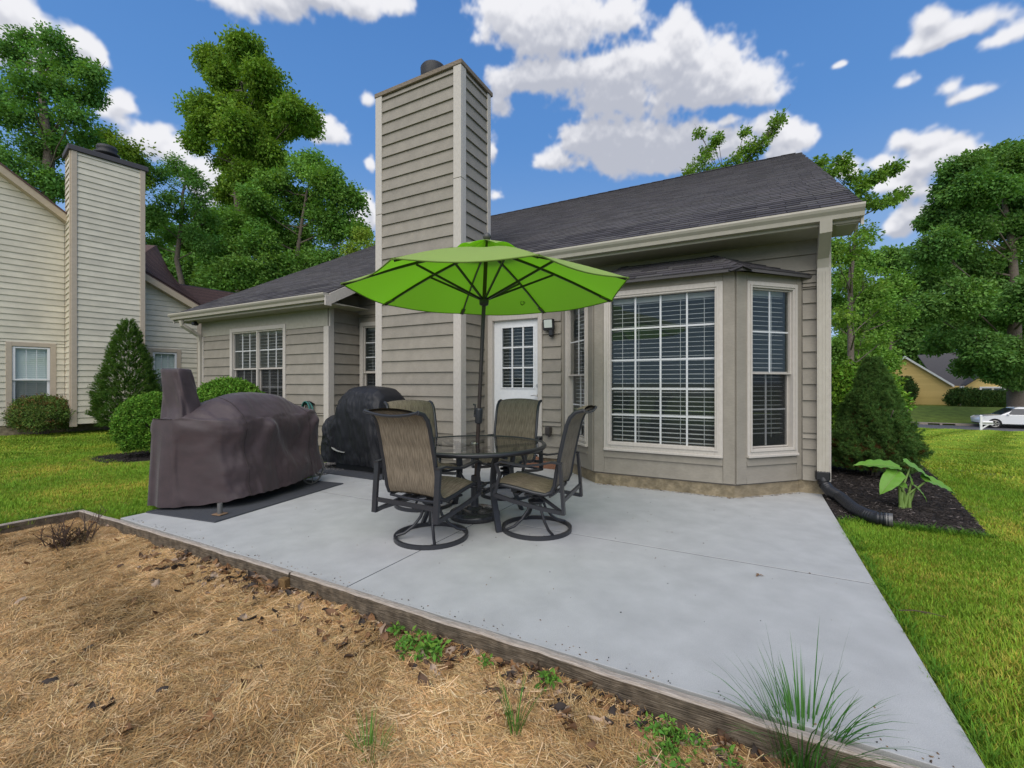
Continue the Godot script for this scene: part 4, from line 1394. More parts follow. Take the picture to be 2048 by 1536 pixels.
# ---------------------------------------------------------------- furniture
func swivel_chair(label: String) -> Node3D:       # faces +z
	var c := thing("patio_chair", label, "chair", Vector3.ZERO, 0.0, "chairs around the glass patio table")
	var K: Material = MT.frame
	var g := Geo.new()
	var ring := []
	for i in 40:
		ring.append(Vector3(cos(TAU * i / 40) * 0.285, 0.016, sin(TAU * i / 40) * 0.285))
	g.bar(ring, 0.022, 0.032, Vector3.UP, true)
	part(c, "base_ring", g.done(), K)
	for k in 4:
		var t := TAU * (k + 0.5) / 4
		var d := Vector3(cos(t), 0, sin(t))
		g = Geo.new()
		g.tube([d * 0.275 + Vector3(0, 0.035, 0), d * 0.21 + Vector3(0, 0.05, 0), d * 0.14 + Vector3(0, 0.10, 0), d * 0.085 + Vector3(0, 0.17, 0), d * 0.055 + Vector3(0, 0.25, 0)], 0.012, 8)
		part(c, "base_leg", g.done(), K)
	g = Geo.new()
	g.lathe([Vector2(0.0, 0.22), Vector2(0.05, 0.22), Vector2(0.075, 0.235), Vector2(0.075, 0.25), Vector2(0.04, 0.255), Vector2(0.04, 0.275), Vector2(0.075, 0.28), Vector2(0.075, 0.295), Vector2(0.04, 0.30), Vector2(0.04, 0.33), Vector2(0.0, 0.33)], 18)
	part(c, "swivel_hub", g.done(), K)
	g = Geo.new()
	g.box(Transform3D(Basis(), Vector3(0, 0.338, 0.0)), Vector3(0.44, 0.016, 0.07))
	g.box(Transform3D(Basis(), Vector3(0, 0.338, 0.10)), Vector3(0.44, 0.016, 0.04))
	for s in [-1, 1]:
		g.box(Transform3D(Basis(), Vector3(s * 0.10, 0.336, 0.02)), Vector3(0.03, 0.018, 0.34))
	part(c, "rocker_plate", g.done(), K)
	# S-shaped side rails that carry the sling: seat front -> seat back -> backrest -> rolled head
	var prof := [Vector2(0.30, 0.385), Vector2(0.27, 0.41), Vector2(0.20, 0.412), Vector2(0.08, 0.395), Vector2(-0.06, 0.370), Vector2(-0.155, 0.362), Vector2(-0.205, 0.385), Vector2(-0.228, 0.44), Vector2(-0.245, 0.55), Vector2(-0.275, 0.70), Vector2(-0.305, 0.83), Vector2(-0.325, 0.91), Vector2(-0.350, 0.97), Vector2(-0.395, 1.015), Vector2(-0.455, 1.030)]
	for s in [-1, 1]:
		var path := []
		for q in prof:
			path.append(Vector3(s * 0.258, q.y, q.x))
		g = Geo.new()
		g.tube(path, 0.0165, 8)
		part(c, "side_rail", g.done(), K)
	# padded sling: seat and back, a little sag between the rails
	for e in [[0, 6, "seat"], [6, 14, "backrest"]]:
		var pts := []
		for i in range(e[0], e[1] + 1):
			pts.append(prof[i])
		var fine := []
		for i in pts.size() - 1:
			for k in 5:
				fine.append(pts[i].lerp(pts[i + 1], k / 5.0))
		fine.append(pts[pts.size() - 1])
		for pass_ in 3:
			for i in range(1, fine.size() - 1):
				fine[i] = (fine[i - 1] + fine[i] * 2.0 + fine[i + 1]) * 0.25
		g = Geo.new()
		for side in [1.0, -1.0]:
			var rows := []
			var total := 0.0
			for i in fine.size():
				if i: total += fine[i].distance_to(fine[i - 1])
				var t: Vector2 = (fine[mini(i + 1, fine.size() - 1)] - fine[maxi(i - 1, 0)]).normalized()
				var nn := Vector2(t.y, -t.x)
				var row := PackedVector3Array()
				var per := 0.185 if e[2] == "backrest" else 0.24
				var pad := 0.013 * pow(absf(sin(PI * total / per)), 0.45)
				for j in 9:
					var x := -0.243 + 0.486 * j / 8.0
					var edge := 1.0 - pow(absf(x / 0.243), 2.0)
					var off: float = side * (0.003 + pad * pow(edge, 0.4)) - 0.018 * edge
					row.append(Vector3(x, fine[i].y + nn.y * -off, fine[i].x + nn.x * -off))
				if side < 0: row.reverse()
				rows.append(row)
			g.grid(rows)
		part(c, e[2], g.done(), MT.sling)
	for q in [[0.30, 0.385], [-0.455, 1.030], [-0.19, 0.352]]:
		g = Geo.new()
		var p := []
		for j in 7:
			var x := -0.258 + 0.516 * j / 6.0
			p.append(Vector3(x, q[1] - 0.03 * (1.0 - pow(x / 0.258, 2.0)) * (1.0 if q[1] > 0.5 else 0.3), q[0]))
		g.tube(p, 0.011, 8)
		part(c, "cross_rail", g.done(), K)
	for s in [-1, 1]:
		var x: float = s * 0.305
		g = Geo.new()
		g.bar([Vector3(x, 0.615, -0.285), Vector3(x, 0.45, -0.30), Vector3(x, 0.235, -0.315)], 0.022, 0.045, Vector3(1, 0, 0))
		part(c, "rear_post", g.done(), K)
		g = Geo.new()
		g.bar([Vector3(x, 0.245, -0.31), Vector3(x, 0.262, -0.15), Vector3(x * 0.98, 0.30, 0.10), Vector3(x * 0.94, 0.335, 0.27)], 0.022, 0.030, Vector3.UP)
		part(c, "lower_rail", g.done(), K)
		g = Geo.new()
		g.bar([Vector3(x, 0.622, -0.30), Vector3(x, 0.628, -0.22), Vector3(x, 0.605, -0.12), Vector3(x, 0.585, 0.0), Vector3(x, 0.600, 0.13), Vector3(x, 0.610, 0.20), Vector3(x, 0.585, 0.25)], 0.042, 0.014, Vector3.UP)
		part(c, "armrest", g.done(), K)
		g = Geo.new()
		g.bar([Vector3(x, 0.59, 0.245), Vector3(x, 0.50, 0.215), Vector3(x, 0.41, 0.235), Vector3(x * 0.94, 0.33, 0.27)], 0.022, 0.024, Vector3(1, 0, 0))
		part(c, "front_post", g.done(), K)
	g = Geo.new()
	g.bar([Vector3(-0.30, 0.335, -0.305), Vector3(0.30, 0.335, -0.305)], 0.018, 0.032)
	part(c, "back_bar", g.done(), K)
	for s in [-1, 1]:
		g = Geo.new()
		g.bar([Vector3(s * 0.30, 0.25, -0.30), Vector3(s * 0.12, 0.318, -0.06)], 0.018, 0.022)
		part(c, "brace", g.done(), K)
	return c

func cam_point(xc: float, d: float, y := 0.0) -> Vector3:      # metres to the right of and away from the camera
	return Vector3(xc * CS - d * SN, y, -xc * SN - d * CS)

func build_furniture() -> void:
	var tc := cam_point(-0.345, 4.17)
	# chairs: [right, away, facing right, facing away, label]
	var spots := [[-0.648, 3.62, 0.50, 0.87, "sling swivel chair whose woven back blocks the table from the straw bed"], [0.210, 3.817, -0.93, 0.36, "sling swivel chair beside the table on the bay window side"], [-0.06, 5.02, -0.36, -0.93, "sling swivel chair in front of the white door"], [-0.90, 4.60, 0.55, -0.83, "sling swivel chair between the table and the black grill cover"]]
	var proto: Node3D
	for i in spots.size():
		var s = spots[i]
		var o: Node3D
		if i == 0:
			o = swivel_chair(s[4])
			proto = o
		else:
			o = copy_of(proto)
			o.set_meta("label", s[4])
		o.position = cam_point(s[0], s[1])
		var f := cam_point(s[2], s[3])
		o.rotation.y = atan2(f.x, f.z)
	# table
	var t := thing("patio_table", "round smoked-glass patio table with dark metal rim", "table", tc, deg_to_rad(12))
	var R := 0.655
	var TH := 0.680
	var g := Geo.new()
	g.lathe([Vector2(R - 0.03, TH - 0.028), Vector2(R - 0.004, TH - 0.034), Vector2(R + 0.008, TH - 0.022), Vector2(R + 0.010, TH - 0.008), Vector2(R + 0.002, TH + 0.003), Vector2(R - 0.018, TH + 0.005), Vector2(R - 0.03, TH - 0.002), Vector2(R - 0.032, TH - 0.012), Vector2(R - 0.03, TH - 0.028)], 72)
	part(t, "rim", g.done(), MT.frame)
	g = Geo.new()
	var inner := PackedVector3Array()
	var outer := PackedVector3Array()
	for i in 73:
		var f := -TAU * i / 72
		inner.append(Vector3(cos(f) * 0.026, TH - 0.002, sin(f) * 0.026))
		outer.append(Vector3(cos(f) * (R - 0.028), TH - 0.002, sin(f) * (R - 0.028)))
	g.grid([outer, inner])
	part(t, "glass_top", g.done(), MT.tableglass)
	for k in 4:
		var q := TAU * (k + 0.5) / 4
		var d := Vector3(cos(q), 0, sin(q))
		g = Geo.new()
		g.bar([d * 0.50 + Vector3(0, 0.0, 0), d * 0.455 + Vector3(0, 0.10, 0), d * 0.40 + Vector3(0, 0.25, 0), d * 0.385 + Vector3(0, 0.42, 0), d * 0.41 + Vector3(0, 0.56, 0), d * 0.46 + Vector3(0, TH - 0.035, 0)], 0.05, 0.026, d.cross(Vector3.UP).cross(Vector3.UP))
		part(t, "leg", g.done(), MT.frame)
		g = Geo.new()
		g.bar([d * 0.08 + Vector3(0, TH - 0.05, 0), d * (R - 0.03) + Vector3(0, TH - 0.045, 0)], 0.025, 0.025)
		part(t, "top_spoke", g.done(), MT.frame)
		g = Geo.new()
		g.tube([d * 0.39 + Vector3(0, 0.36, 0), d * 0.25 + Vector3(0, 0.30, 0), d * 0.10 + Vector3(0, 0.30, 0)], 0.012, 8)
		part(t, "stretcher", g.done(), MT.frame)
	g = Geo.new()
	var ring := []
	for i in 28:
		ring.append(Vector3(cos(TAU * i / 28) * 0.10, 0.30, sin(TAU * i / 28) * 0.10))
	g.tube(ring, 0.012, 8, true)
	part(t, "stretcher_ring", g.done(), MT.frame)
	g = Geo.new()
	g.lathe([Vector2(0.024, TH - 0.004), Vector2(0.024, TH + 0.004), Vector2(0.036, TH + 0.006), Vector2(0.038, TH + 0.001), Vector2(0.026, TH - 0.001)], 24)
	part(t, "hole_ring", g.done(), MT.nickel)
	# umbrella base
	var b := thing("umbrella_base", "low round dark umbrella base on the patio under the table", "umbrella base", tc)
	g = Geo.new()
	g.lathe([Vector2(0.0, 0.0), Vector2(0.225, 0.0), Vector2(0.235, 0.012), Vector2(0.235, 0.04), Vector2(0.225, 0.058), Vector2(0.19, 0.072), Vector2(0.10, 0.082), Vector2(0.075, 0.086), Vector2(0.07, 0.10), Vector2(0.045, 0.105)], 40)
	part(b, "disc", g.done(), MT.stone)
	g = Geo.new()
	g.lathe([Vector2(0.045, 0.10), Vector2(0.036, 0.115), Vector2(0.034, 0.38), Vector2(0.030, 0.385), Vector2(0.030, 0.38)], 20)
	part(b, "tube", g.done(), MT.frame)
	g = Geo.new()
	g.tube([Vector3(0.03, 0.30, 0), Vector3(0.075, 0.30, 0)], 0.007, 8)
	g.tube([Vector3(0.07, 0.30, 0), Vector3(0.095, 0.30, 0)], 0.018, 10)
	part(b, "clamp_knob", g.done(), MT.frame)
	# umbrella: pole leaning a little, eight-rib canopy
	var u := thing("patio_umbrella", "lime green octagonal patio umbrella open over the table", "umbrella", tc + Vector3(0, 0.09, 0))
	var foot := tc + Vector3(0, 0.09, 0)
	var top := cam_point(-0.232, 4.17, 2.60)
	var ax := (top - foot).normalized()
	var along := func(y: float) -> Vector3: return foot + ax * ((y - foot.y) / ax.y)
	g = Geo.new()
	g.tube([foot, along.call(0.9)], 0.019, 16)
	wpart(u, "lower_pole", g.done(), MT.pole)
	g = Geo.new()
	g.tube([along.call(0.88), along.call(1.5), along.call(2.50)], 0.0185, 16)
	wpart(u, "upper_pole", g.done(), MT.pole)
	g = Geo.new()
	g.tube([along.call(0.865), along.call(0.875), along.call(0.99), along.call(1.005)], [0.026, 0.034, 0.036, 0.03], 16)
	wpart(u, "crank_housing", g.done(), MT.frame)
	var cr := cam_point(-1.0, 0.3).normalized()
	g = Geo.new()
	g.tube([along.call(0.935) + cr * 0.03, along.call(0.935) + cr * 0.045], 0.012, 10)
	g.tube([along.call(0.93) + cr * 0.045, along.call(1.04) + cr * 0.040], 0.007, 8)
	g.tube([along.call(1.035) + cr * 0.036, along.call(1.04) + cr * 0.062], 0.008, 8)
	wpart(u, "crank_handle", g.done(), MT.frame)
	var cc := cam_point(-0.213, 4.167)
	var RY := 2.075
	var peak := cc + Vector3(0, 2.50, 0)
	peak = along.call(2.50)
	var tips := []
	for k in 8:
		var q := deg_to_rad(-72.4 + 45.0 * k)
		tips.append(cam_point(-0.213 + 1.285 * cos(q), 4.167 + 1.285 * sin(q), RY))
	# panels: each a slack sheet between two ribs, with thickness, from the vent opening down to a hem that curves in
	for k in 8:
		var a: Vector3 = tips[k]
		var c2: Vector3 = tips[(k + 1) % 8]
		for lay in 1:
			var rows := []
			for i in 13:
				var f := 0.16 + 0.84 * i / 12.0
				var row := PackedVector3Array()
				for j in 11:
					var s := j / 10.0
					var e: Vector3 = a.lerp(c2, s)
					var p := peak.lerp(e, f)
					p.y -= 0.030 * sin(PI * s) * f + 0.03 * sin(PI * f) * (-1.0)
					p += (peak - e).normalized() * Vector3(1, 0, 1) * 0.030 * sin(PI * s) * pow(f, 6.0)
					row.append(p)
				rows.append(row)
			g = Geo.new()
			g.grid(rows)
			wpart(u, "canopy_panel", g.done(), MT.lime)
		# narrow hem band folded under the edge
		g = Geo.new()
		var hem := []
		for j in 11:
			var s := j / 10.0
			var e: Vector3 = a.lerp(c2, s)
			var p := e
			p.y -= 0.030 * sin(PI * s)
			p += (peak - e).normalized() * Vector3(1, 0, 1) * 0.030 * sin(PI * s)
			hem.append(p)
		g.tube(hem, 0.0055, 6)
		wpart(u, "hem", g.done(), MT.limehem)
		# vent flap over the opening, scalloped
		var rows2 := []
		for i in 5:
			var f := 0.235 * i / 4.0
			var row := PackedVector3Array()
			for j in 9:
				var s := j / 8.0
				var p := peak.lerp(a.lerp(c2, s), f)
				p.y += 0.070 - 0.022 * (i / 4.0) + 0.030 * (i / 4.0) * sin(PI * s)
				row.append(p)
			rows2.append(row)
		g = Geo.new()
		g.grid(rows2)
		wpart(u, "vent_flap", g.done(), MT.lime)
		# rib under the seam, strut from the hub, pocket at the tip
		g = Geo.new()
		var rib := []
		for i in 7:
			var f := lerpf(0.03, 0.985, i / 6.0)
			var p: Vector3 = peak.lerp(a, f)
			p.y += 0.03 * sin(PI * f) - 0.016
			rib.append(p)
		g.bar(rib, 0.013, 0.022)
		wpart(u, "rib", g.done(), MT.frame)
		var sp: Vector3 = rib[3]
		var hub: Vector3 = along.call(2.0)
		g = Geo.new()
		g.bar([hub + (sp - hub).normalized() * 0.03, sp + Vector3(0, -0.012, 0)], 0.012, 0.02)
		wpart(u, "strut", g.done(), MT.frame)
		g = Geo.new()
		g.bar([peak.lerp(a, 0.90) + Vector3(0, -0.012, 0), peak.lerp(a, 1.0) + Vector3(0, -0.006, 0)], 0.045, 0.010)
		wpart(u, "rib_pocket", g.done(), MT.limehem)
	g = Geo.new()
	g.tube([along.call(1.955), along.call(1.965), along.call(2.0), along.call(2.03)], [0.03, 0.042, 0.045, 0.036], 16)
	wpart(u, "runner_hub", g.done(), MT.frame)
	g = Geo.new()
	g.tube([along.call(2.44), along.call(2.48)], 0.045, 16)
	wpart(u, "top_hub", g.done(), MT.frame)
	g = Geo.new()
	var fb: Vector3 = along.call(2.595)
	g.tube([along.call(2.50), along.call(2.56)], 0.012, 10)
	g.lathe([Vector2(0.0, -0.04), Vector2(0.02, -0.034), Vector2(0.034, -0.018), Vector2(0.038, 0.0), Vector2(0.033, 0.018), Vector2(0.02, 0.032), Vector2(0.0, 0.036)], 16, fb)
	wpart(u, "finial", g.done(), MT.finial)
	# small printed mark on one panel: a short dark scribble of thread
	var e0: Vector3 = peak.lerp(tips[3].lerp(tips[4], 0.18), 0.80)
	g = Geo.new()
	for j in 3:
		var rr := []
		for i in 12:
			var q := TAU * i / 12.0
			rr.append(e0 + cam_point(cos(q) * (0.018 + 0.004 * j) + 0.004 * j, 0.0) + Vector3(0, sin(q) * (0.028 - 0.005 * j) - 0.012, 0))
		g.tube(rr, 0.0018, 5, true)
	wpart(u, "cord_tie", g.done(), MT.black)

# ---------------------------------------------------------------- draped covers
func spline(pts: Array, t: float) -> Vector2:       # piecewise smooth through Vector2 points sorted by x; returns (x, y) at x = t
	for i in pts.size() - 1:
		if t <= pts[i + 1].x:
			var f: float = (t - pts[i].x) / (pts[i + 1].x - pts[i].x)
			return Vector2(t, cubic_interpolate(pts[i].y, pts[i + 1].y, pts[maxi(0, i - 1)].y, pts[mini(pts.size() - 1, i + 2)].y, clampf(f, 0, 1)))
	return Vector2(t, pts[pts.size() - 1].y)

func build_smoker() -> void:
	var p1 := Vector3(-4.46, 0, -2.385)
	var ld := Vector3(-0.184, 0, -0.983).normalized()      # along the length, away from the lawn corner
	var nd := Vector3(0.983, 0, -0.184).normalized()       # towards the table
	var wd := 0.84
	var org := p1 - nd * (wd * 0.5)
	var LEN := 1.66
	var top := [Vector2(0.0, 0.89), Vector2(0.06, 0.92), Vector2(0.20, 0.99), Vector2(0.32, 1.07), Vector2(0.50, 1.125), Vector2(0.80, 1.135), Vector2(1.08, 1.10), Vector2(1.25, 1.02), Vector2(1.42, 0.92), Vector2(1.56, 0.79), Vector2(1.66, 0.60)]
	var sh := [Vector2(0.0, 0.865), Vector2(0.25, 0.83), Vector2(0.62, 0.875), Vector2(1.0, 0.82), Vector2(1.36, 0.875), Vector2(1.54, 0.74), Vector2(1.66, 0.52)]
	var near_w := [Vector2(0.0, -0.05), Vector2(0.07, 0.10), Vector2(0.18, 0.31), Vector2(0.34, 0.41), Vector2(0.70, 0.44), Vector2(1.28, 0.42), Vector2(1.48, 0.35), Vector2(1.60, 0.23), Vector2(1.66, 0.10)]
	var far_w := [Vector2(0.0, 0.42), Vector2(1.30, 0.42), Vector2(1.50, 0.36), Vector2(1.66, 0.18)]
	var hem := [Vector2(0.0, 0.035), Vector2(0.15, 0.065), Vector2(0.3, 0.095), Vector2(0.8, 0.10), Vector2(1.3, 0.15), Vector2(1.48, 0.21), Vector2(1.60, 0.33), Vector2(1.66, 0.40)]
	var nz := FastNoiseLite.new()
	nz.seed = 4
	nz.frequency = 2.2
	nz.fractal_octaves = 3
	var mid_at := func(s: float) -> Vector3: return nd * ((spline(near_w, s).y - spline(far_w, s).y) * 0.5)
	var row_at := func(s: float) -> Array:
		var H := spline(top, s).y
		var S := minf(spline(sh, s).y, H - 0.03)
		var w: float = (spline(near_w, s).y + spline(far_w, s).y) * 0.5
		var hm := spline(hem, s).y
		# cross-section from the near hem over the crown to the far hem
		var key := [Vector2(1.03, hm), Vector2(1.02, lerpf(hm, S, 0.25)), Vector2(1.0, lerpf(hm, S, 0.5)), Vector2(0.985, lerpf(hm, S, 0.78)), Vector2(0.96, S - 0.02), Vector2(0.88, S + 0.035), Vector2(0.70, lerpf(S, H, 0.42)), Vector2(0.48, lerpf(S, H, 0.75)), Vector2(0.25, lerpf(S, H, 0.95)), Vector2(0.0, H)]
		var out := []
		for i in key.size() - 1:
			for k in 6:
				out.append(Vector2(lerpf(key[i].x, key[i + 1].x, k / 6.0), lerpf(key[i].y, key[i + 1].y, k / 6.0)))
		out.append(key[key.size() - 1])
		for pass_ in 3:
			for i in range(1, out.size() - 1):
				out[i] = (out[i - 1] + out[i] * 2 + out[i + 1]) / 4
		var full := []
		for q in out: full.append(Vector2(q.x * w, q.y))
		for i in range(out.size() - 2, -1, -1): full.append(Vector2(-out[i].x * w, out[i].y))
		return full
	var rows := []
	var NS := 150
	# the lawn end: a hanging sheet that closes the tube
	var first: Array = row_at.call(0.0)
	for k in 6:
		var row := PackedVector3Array()
		for q in first:
			var zz: float = q.x * (k / 6.0)
			var fold := 0.018 * sin(zz * 26.0 + 1.0) * clampf((0.85 - q.y) * 2.0, 0.0, 1.0)
			row.append(org + mid_at.call(0.0) - ld * (0.045 * clampf(1.0 - q.y, 0.0, 1.0) + fold + 0.01) + nd * zz + Vector3(0, q.y, 0))
		rows.append(row)
	for i in NS + 1:
		var s := LEN * i / NS
		var full: Array = row_at.call(s)
		var cm: Vector3 = mid_at.call(s)
		var hwid: float = absf(full[0].x)
		var row := PackedVector3Array()
		for j in full.size():
			var q: Vector2 = full[j]
			var sgn := signf(q.x)
			var drop := clampf(0.88 - q.y, 0.0, 1.0)
			var d := 0.0
			if absf(q.x) > 0.5 * hwid:
				# ridges of cloth running down from what props it up underneath
				for r in [[0.03, 0.14, 0.06], [0.62, 0.42, 0.055], [0.62, -0.12, 0.065], [1.36, 0.12, 0.05], [1.36, -0.50, 0.055], [0.30, 0.05, 0.02]]:
					var c: float = r[0] + r[1] * drop
					d += r[2] * exp(-pow((s - c) / (0.05 + 0.16 * drop), 2.0)) * smoothstep(0.0, 0.12, drop) * (1.0 - 0.45 * drop)
				d -= 0.055 * smoothstep(0.0, 0.25, drop) * (1.0 - smoothstep(0.35, 0.9, drop))
				d += 0.030 * sin(14.0 * (drop - 0.5 * pow(s - 0.95, 2.0))) * exp(-pow((s - 0.98) / 0.22, 2.0)) * smoothstep(0.05, 0.2, drop)
				d += 0.022 * sin(16.0 * (drop - 0.9 * pow(s - 0.30, 2.0))) * exp(-pow((s - 0.33) / 0.15, 2.0)) * smoothstep(0.05, 0.2, drop)
			d += 0.022 * nz.get_noise_3d(s * 1.6, q.y * 0.7, sgn * 3.0) * (0.4 + drop)
			d += 0.006 * nz.get_noise_3d(s * 5.0, q.y * 4.0, sgn * 7.0)
			# creases: sharp ridges that slant and run out
			var cr := 1.0 - absf(nz.get_noise_3d(s * 1.9 + 0.55 * q.y, q.y * 0.42 - 0.3 * s, sgn * 11.0)) * 3.2
			d += 0.005 * pow(maxf(0.0, cr), 2.0) * smoothstep(0.0, 0.15, drop)
			var cq := 1.0 - absf(nz.get_noise_3d(s * 1.1 - 0.8 * q.y, q.y * 1.9 + 0.5 * s, sgn * 17.0)) * 4.0
			d += 0.008 * pow(maxf(0.0, cq), 2.0) * (0.25 + 0.75 * smoothstep(0.0, 0.1, drop))
			var nn := Vector2(sgn, 0.15) if drop > 0.0 else Vector2(sgn * 0.3, 1.0).normalized()
			if drop <= 0.0:      # slack over the crown
				d += 0.014 * sin(s * 13.0 + q.x * 9.0) * smoothstep(0.02, 0.2, absf(q.x))
			var e := q + nn * d
			row.append(org + cm + ld * s + nd * e.x + Vector3(0, maxf(0.025, e.y + (0.004 * sin(s * 60.0) if j < 2 else 0.0)), 0))
		rows.append(row)
	var lastr: Array = row_at.call(LEN)
	for k in 6:
		var row := PackedVector3Array()
		var f := 1.0 - (k + 1) / 6.0
		for q in lastr:
			row.append(org + mid_at.call(LEN) + ld * (LEN + 0.05 * (1.0 - f * f)) + nd * (q.x * f) + Vector3(0, q.y, 0))
		rows.append(row)
	var c := thing("smoker_cover", "faded purple-brown cloth cover draped over a barrel smoker", "cover", org)
	var g := Geo.new()
	for r in rows: r.reverse()
	g.grid(rows)
	wpart(c, "cloth", g.done(), MT.brown)
	# raised sleeve over the smoker's stack
	var sb := org + ld * 0.17 - nd * 0.20
	var lean := -ld * 0.055 - nd * 0.045
	var srows := []
	for i in 15:
		var t := i / 14.0
		var y := lerpf(0.87, 1.375, t)
		var hw := lerpf(0.125, 0.085, pow(t, 0.7))
		var hd := lerpf(0.175, 0.135, pow(t, 0.7))
		if t < 0.25: hw += 0.03 * (0.25 - t) / 0.25
		var ring := PackedVector3Array()
		for k in 36:
			var q := TAU * k / 36
			var cx := signf(cos(q)) * pow(absf(cos(q)), 0.55)
			var cz := signf(sin(q)) * pow(absf(sin(q)), 0.55)
			var fold := 1.0 + 0.07 * sin(q * 5.0 + t * 5.0) * (1.0 - 0.5 * t) + 0.05 * sin(q * 9.0 - t * 7.0)
			if t > 0.9: fold = lerpf(fold, 1.03, 0.6)
			ring.append(sb + lean * t + ld * cx * hw * fold + nd * cz * hd * fold + Vector3(0, y, 0))
		srows.append(ring)
	for kk in [0.9, 0.5, 0.0]:
		var ring := PackedVector3Array()
		for k in 36:
			var q: Vector3 = srows[14][k]
			var mid := sb + lean + Vector3(0, 1.375, 0)
			var e := mid.lerp(q, kk)
			e.y = 1.375 + 0.012 * (1.0 - kk) + 0.01 * sin(k * 0.7) * kk
			ring.append(e)
		srows.append(ring)
	g = Geo.new()
	g.grid(srows, true)
	wpart(c, "stack_sleeve", g.done(), MT.brown)
	# stitched seams
	for s in [0.36, 1.22]:
		var i := int(round(s / LEN * NS)) + 6
		var pth := []
		var rr: PackedVector3Array = rows[i]
		for j in range(rr.size() - 1, 8, -2):
			pth.append(rr[j] + nd * 0.001)
		g = Geo.new()
		g.tube(pth, 0.0045, 5)
		wpart(c, "seam", g.done(), MT.brownseam)
	# what shows of the smoker: foot and wheel
	var sm := thing("barrel_smoker", "metal foot and spoked wheel showing below the brown cover", "smoker", org + ld * 0.8)
	var fp := at_y(437, 1031, 0.012) - nd * 0.02 + ld * 0.03
	g = Geo.new()
	g.tube([fp + Vector3(0, 0.0, 0), fp + Vector3(0, 0.05, 0), fp + Vector3(0, 0.105, 0)], 0.022, 14)
	wpart(sm, "foot_tube", g.done(), MT.dullmetal)
	g = Geo.new()
	g.soft_box(Transform3D(Basis(Vector3.UP, 0.2), fp + Vector3(0, 0.005, 0)), Vector3(0.10, 0.010, 0.09), 0.003)
	wpart(sm, "foot_plate", g.done(), MT.rust)
	var wc := org + ld * 1.33 + nd * 0.36 + Vector3(0, 0.20, 0)
	g = Geo.new()
	var ring2 := []
	for i in 36:
		var q := TAU * i / 36
		ring2.append(wc + ld * cos(q) * 0.185 + Vector3(0, sin(q) * 0.185, 0))
	g.tube(ring2, 0.011, 8, true)
	wpart(sm, "wheel_rim", g.done(), MT.dullmetal)
	for i in 8:
		var q := TAU * i / 8
		g = Geo.new()
		g.tube([wc, wc + ld * cos(q) * 0.185 + Vector3(0, sin(q) * 0.185, 0)], 0.006, 6)
		wpart(sm, "wheel_spoke", g.done(), MT.dullmetal)
	g = Geo.new()
	g.tube([wc - nd * 0.7, wc + nd * 0.03], 0.012, 10)
	g.tube([org + ld * 0.28 + Vector3(0, 0.62, 0), org + ld * 1.32 + Vector3(0, 0.62, 0)], 0.20, 18)
	wpart(sm, "barrel", g.done(), MT.black)

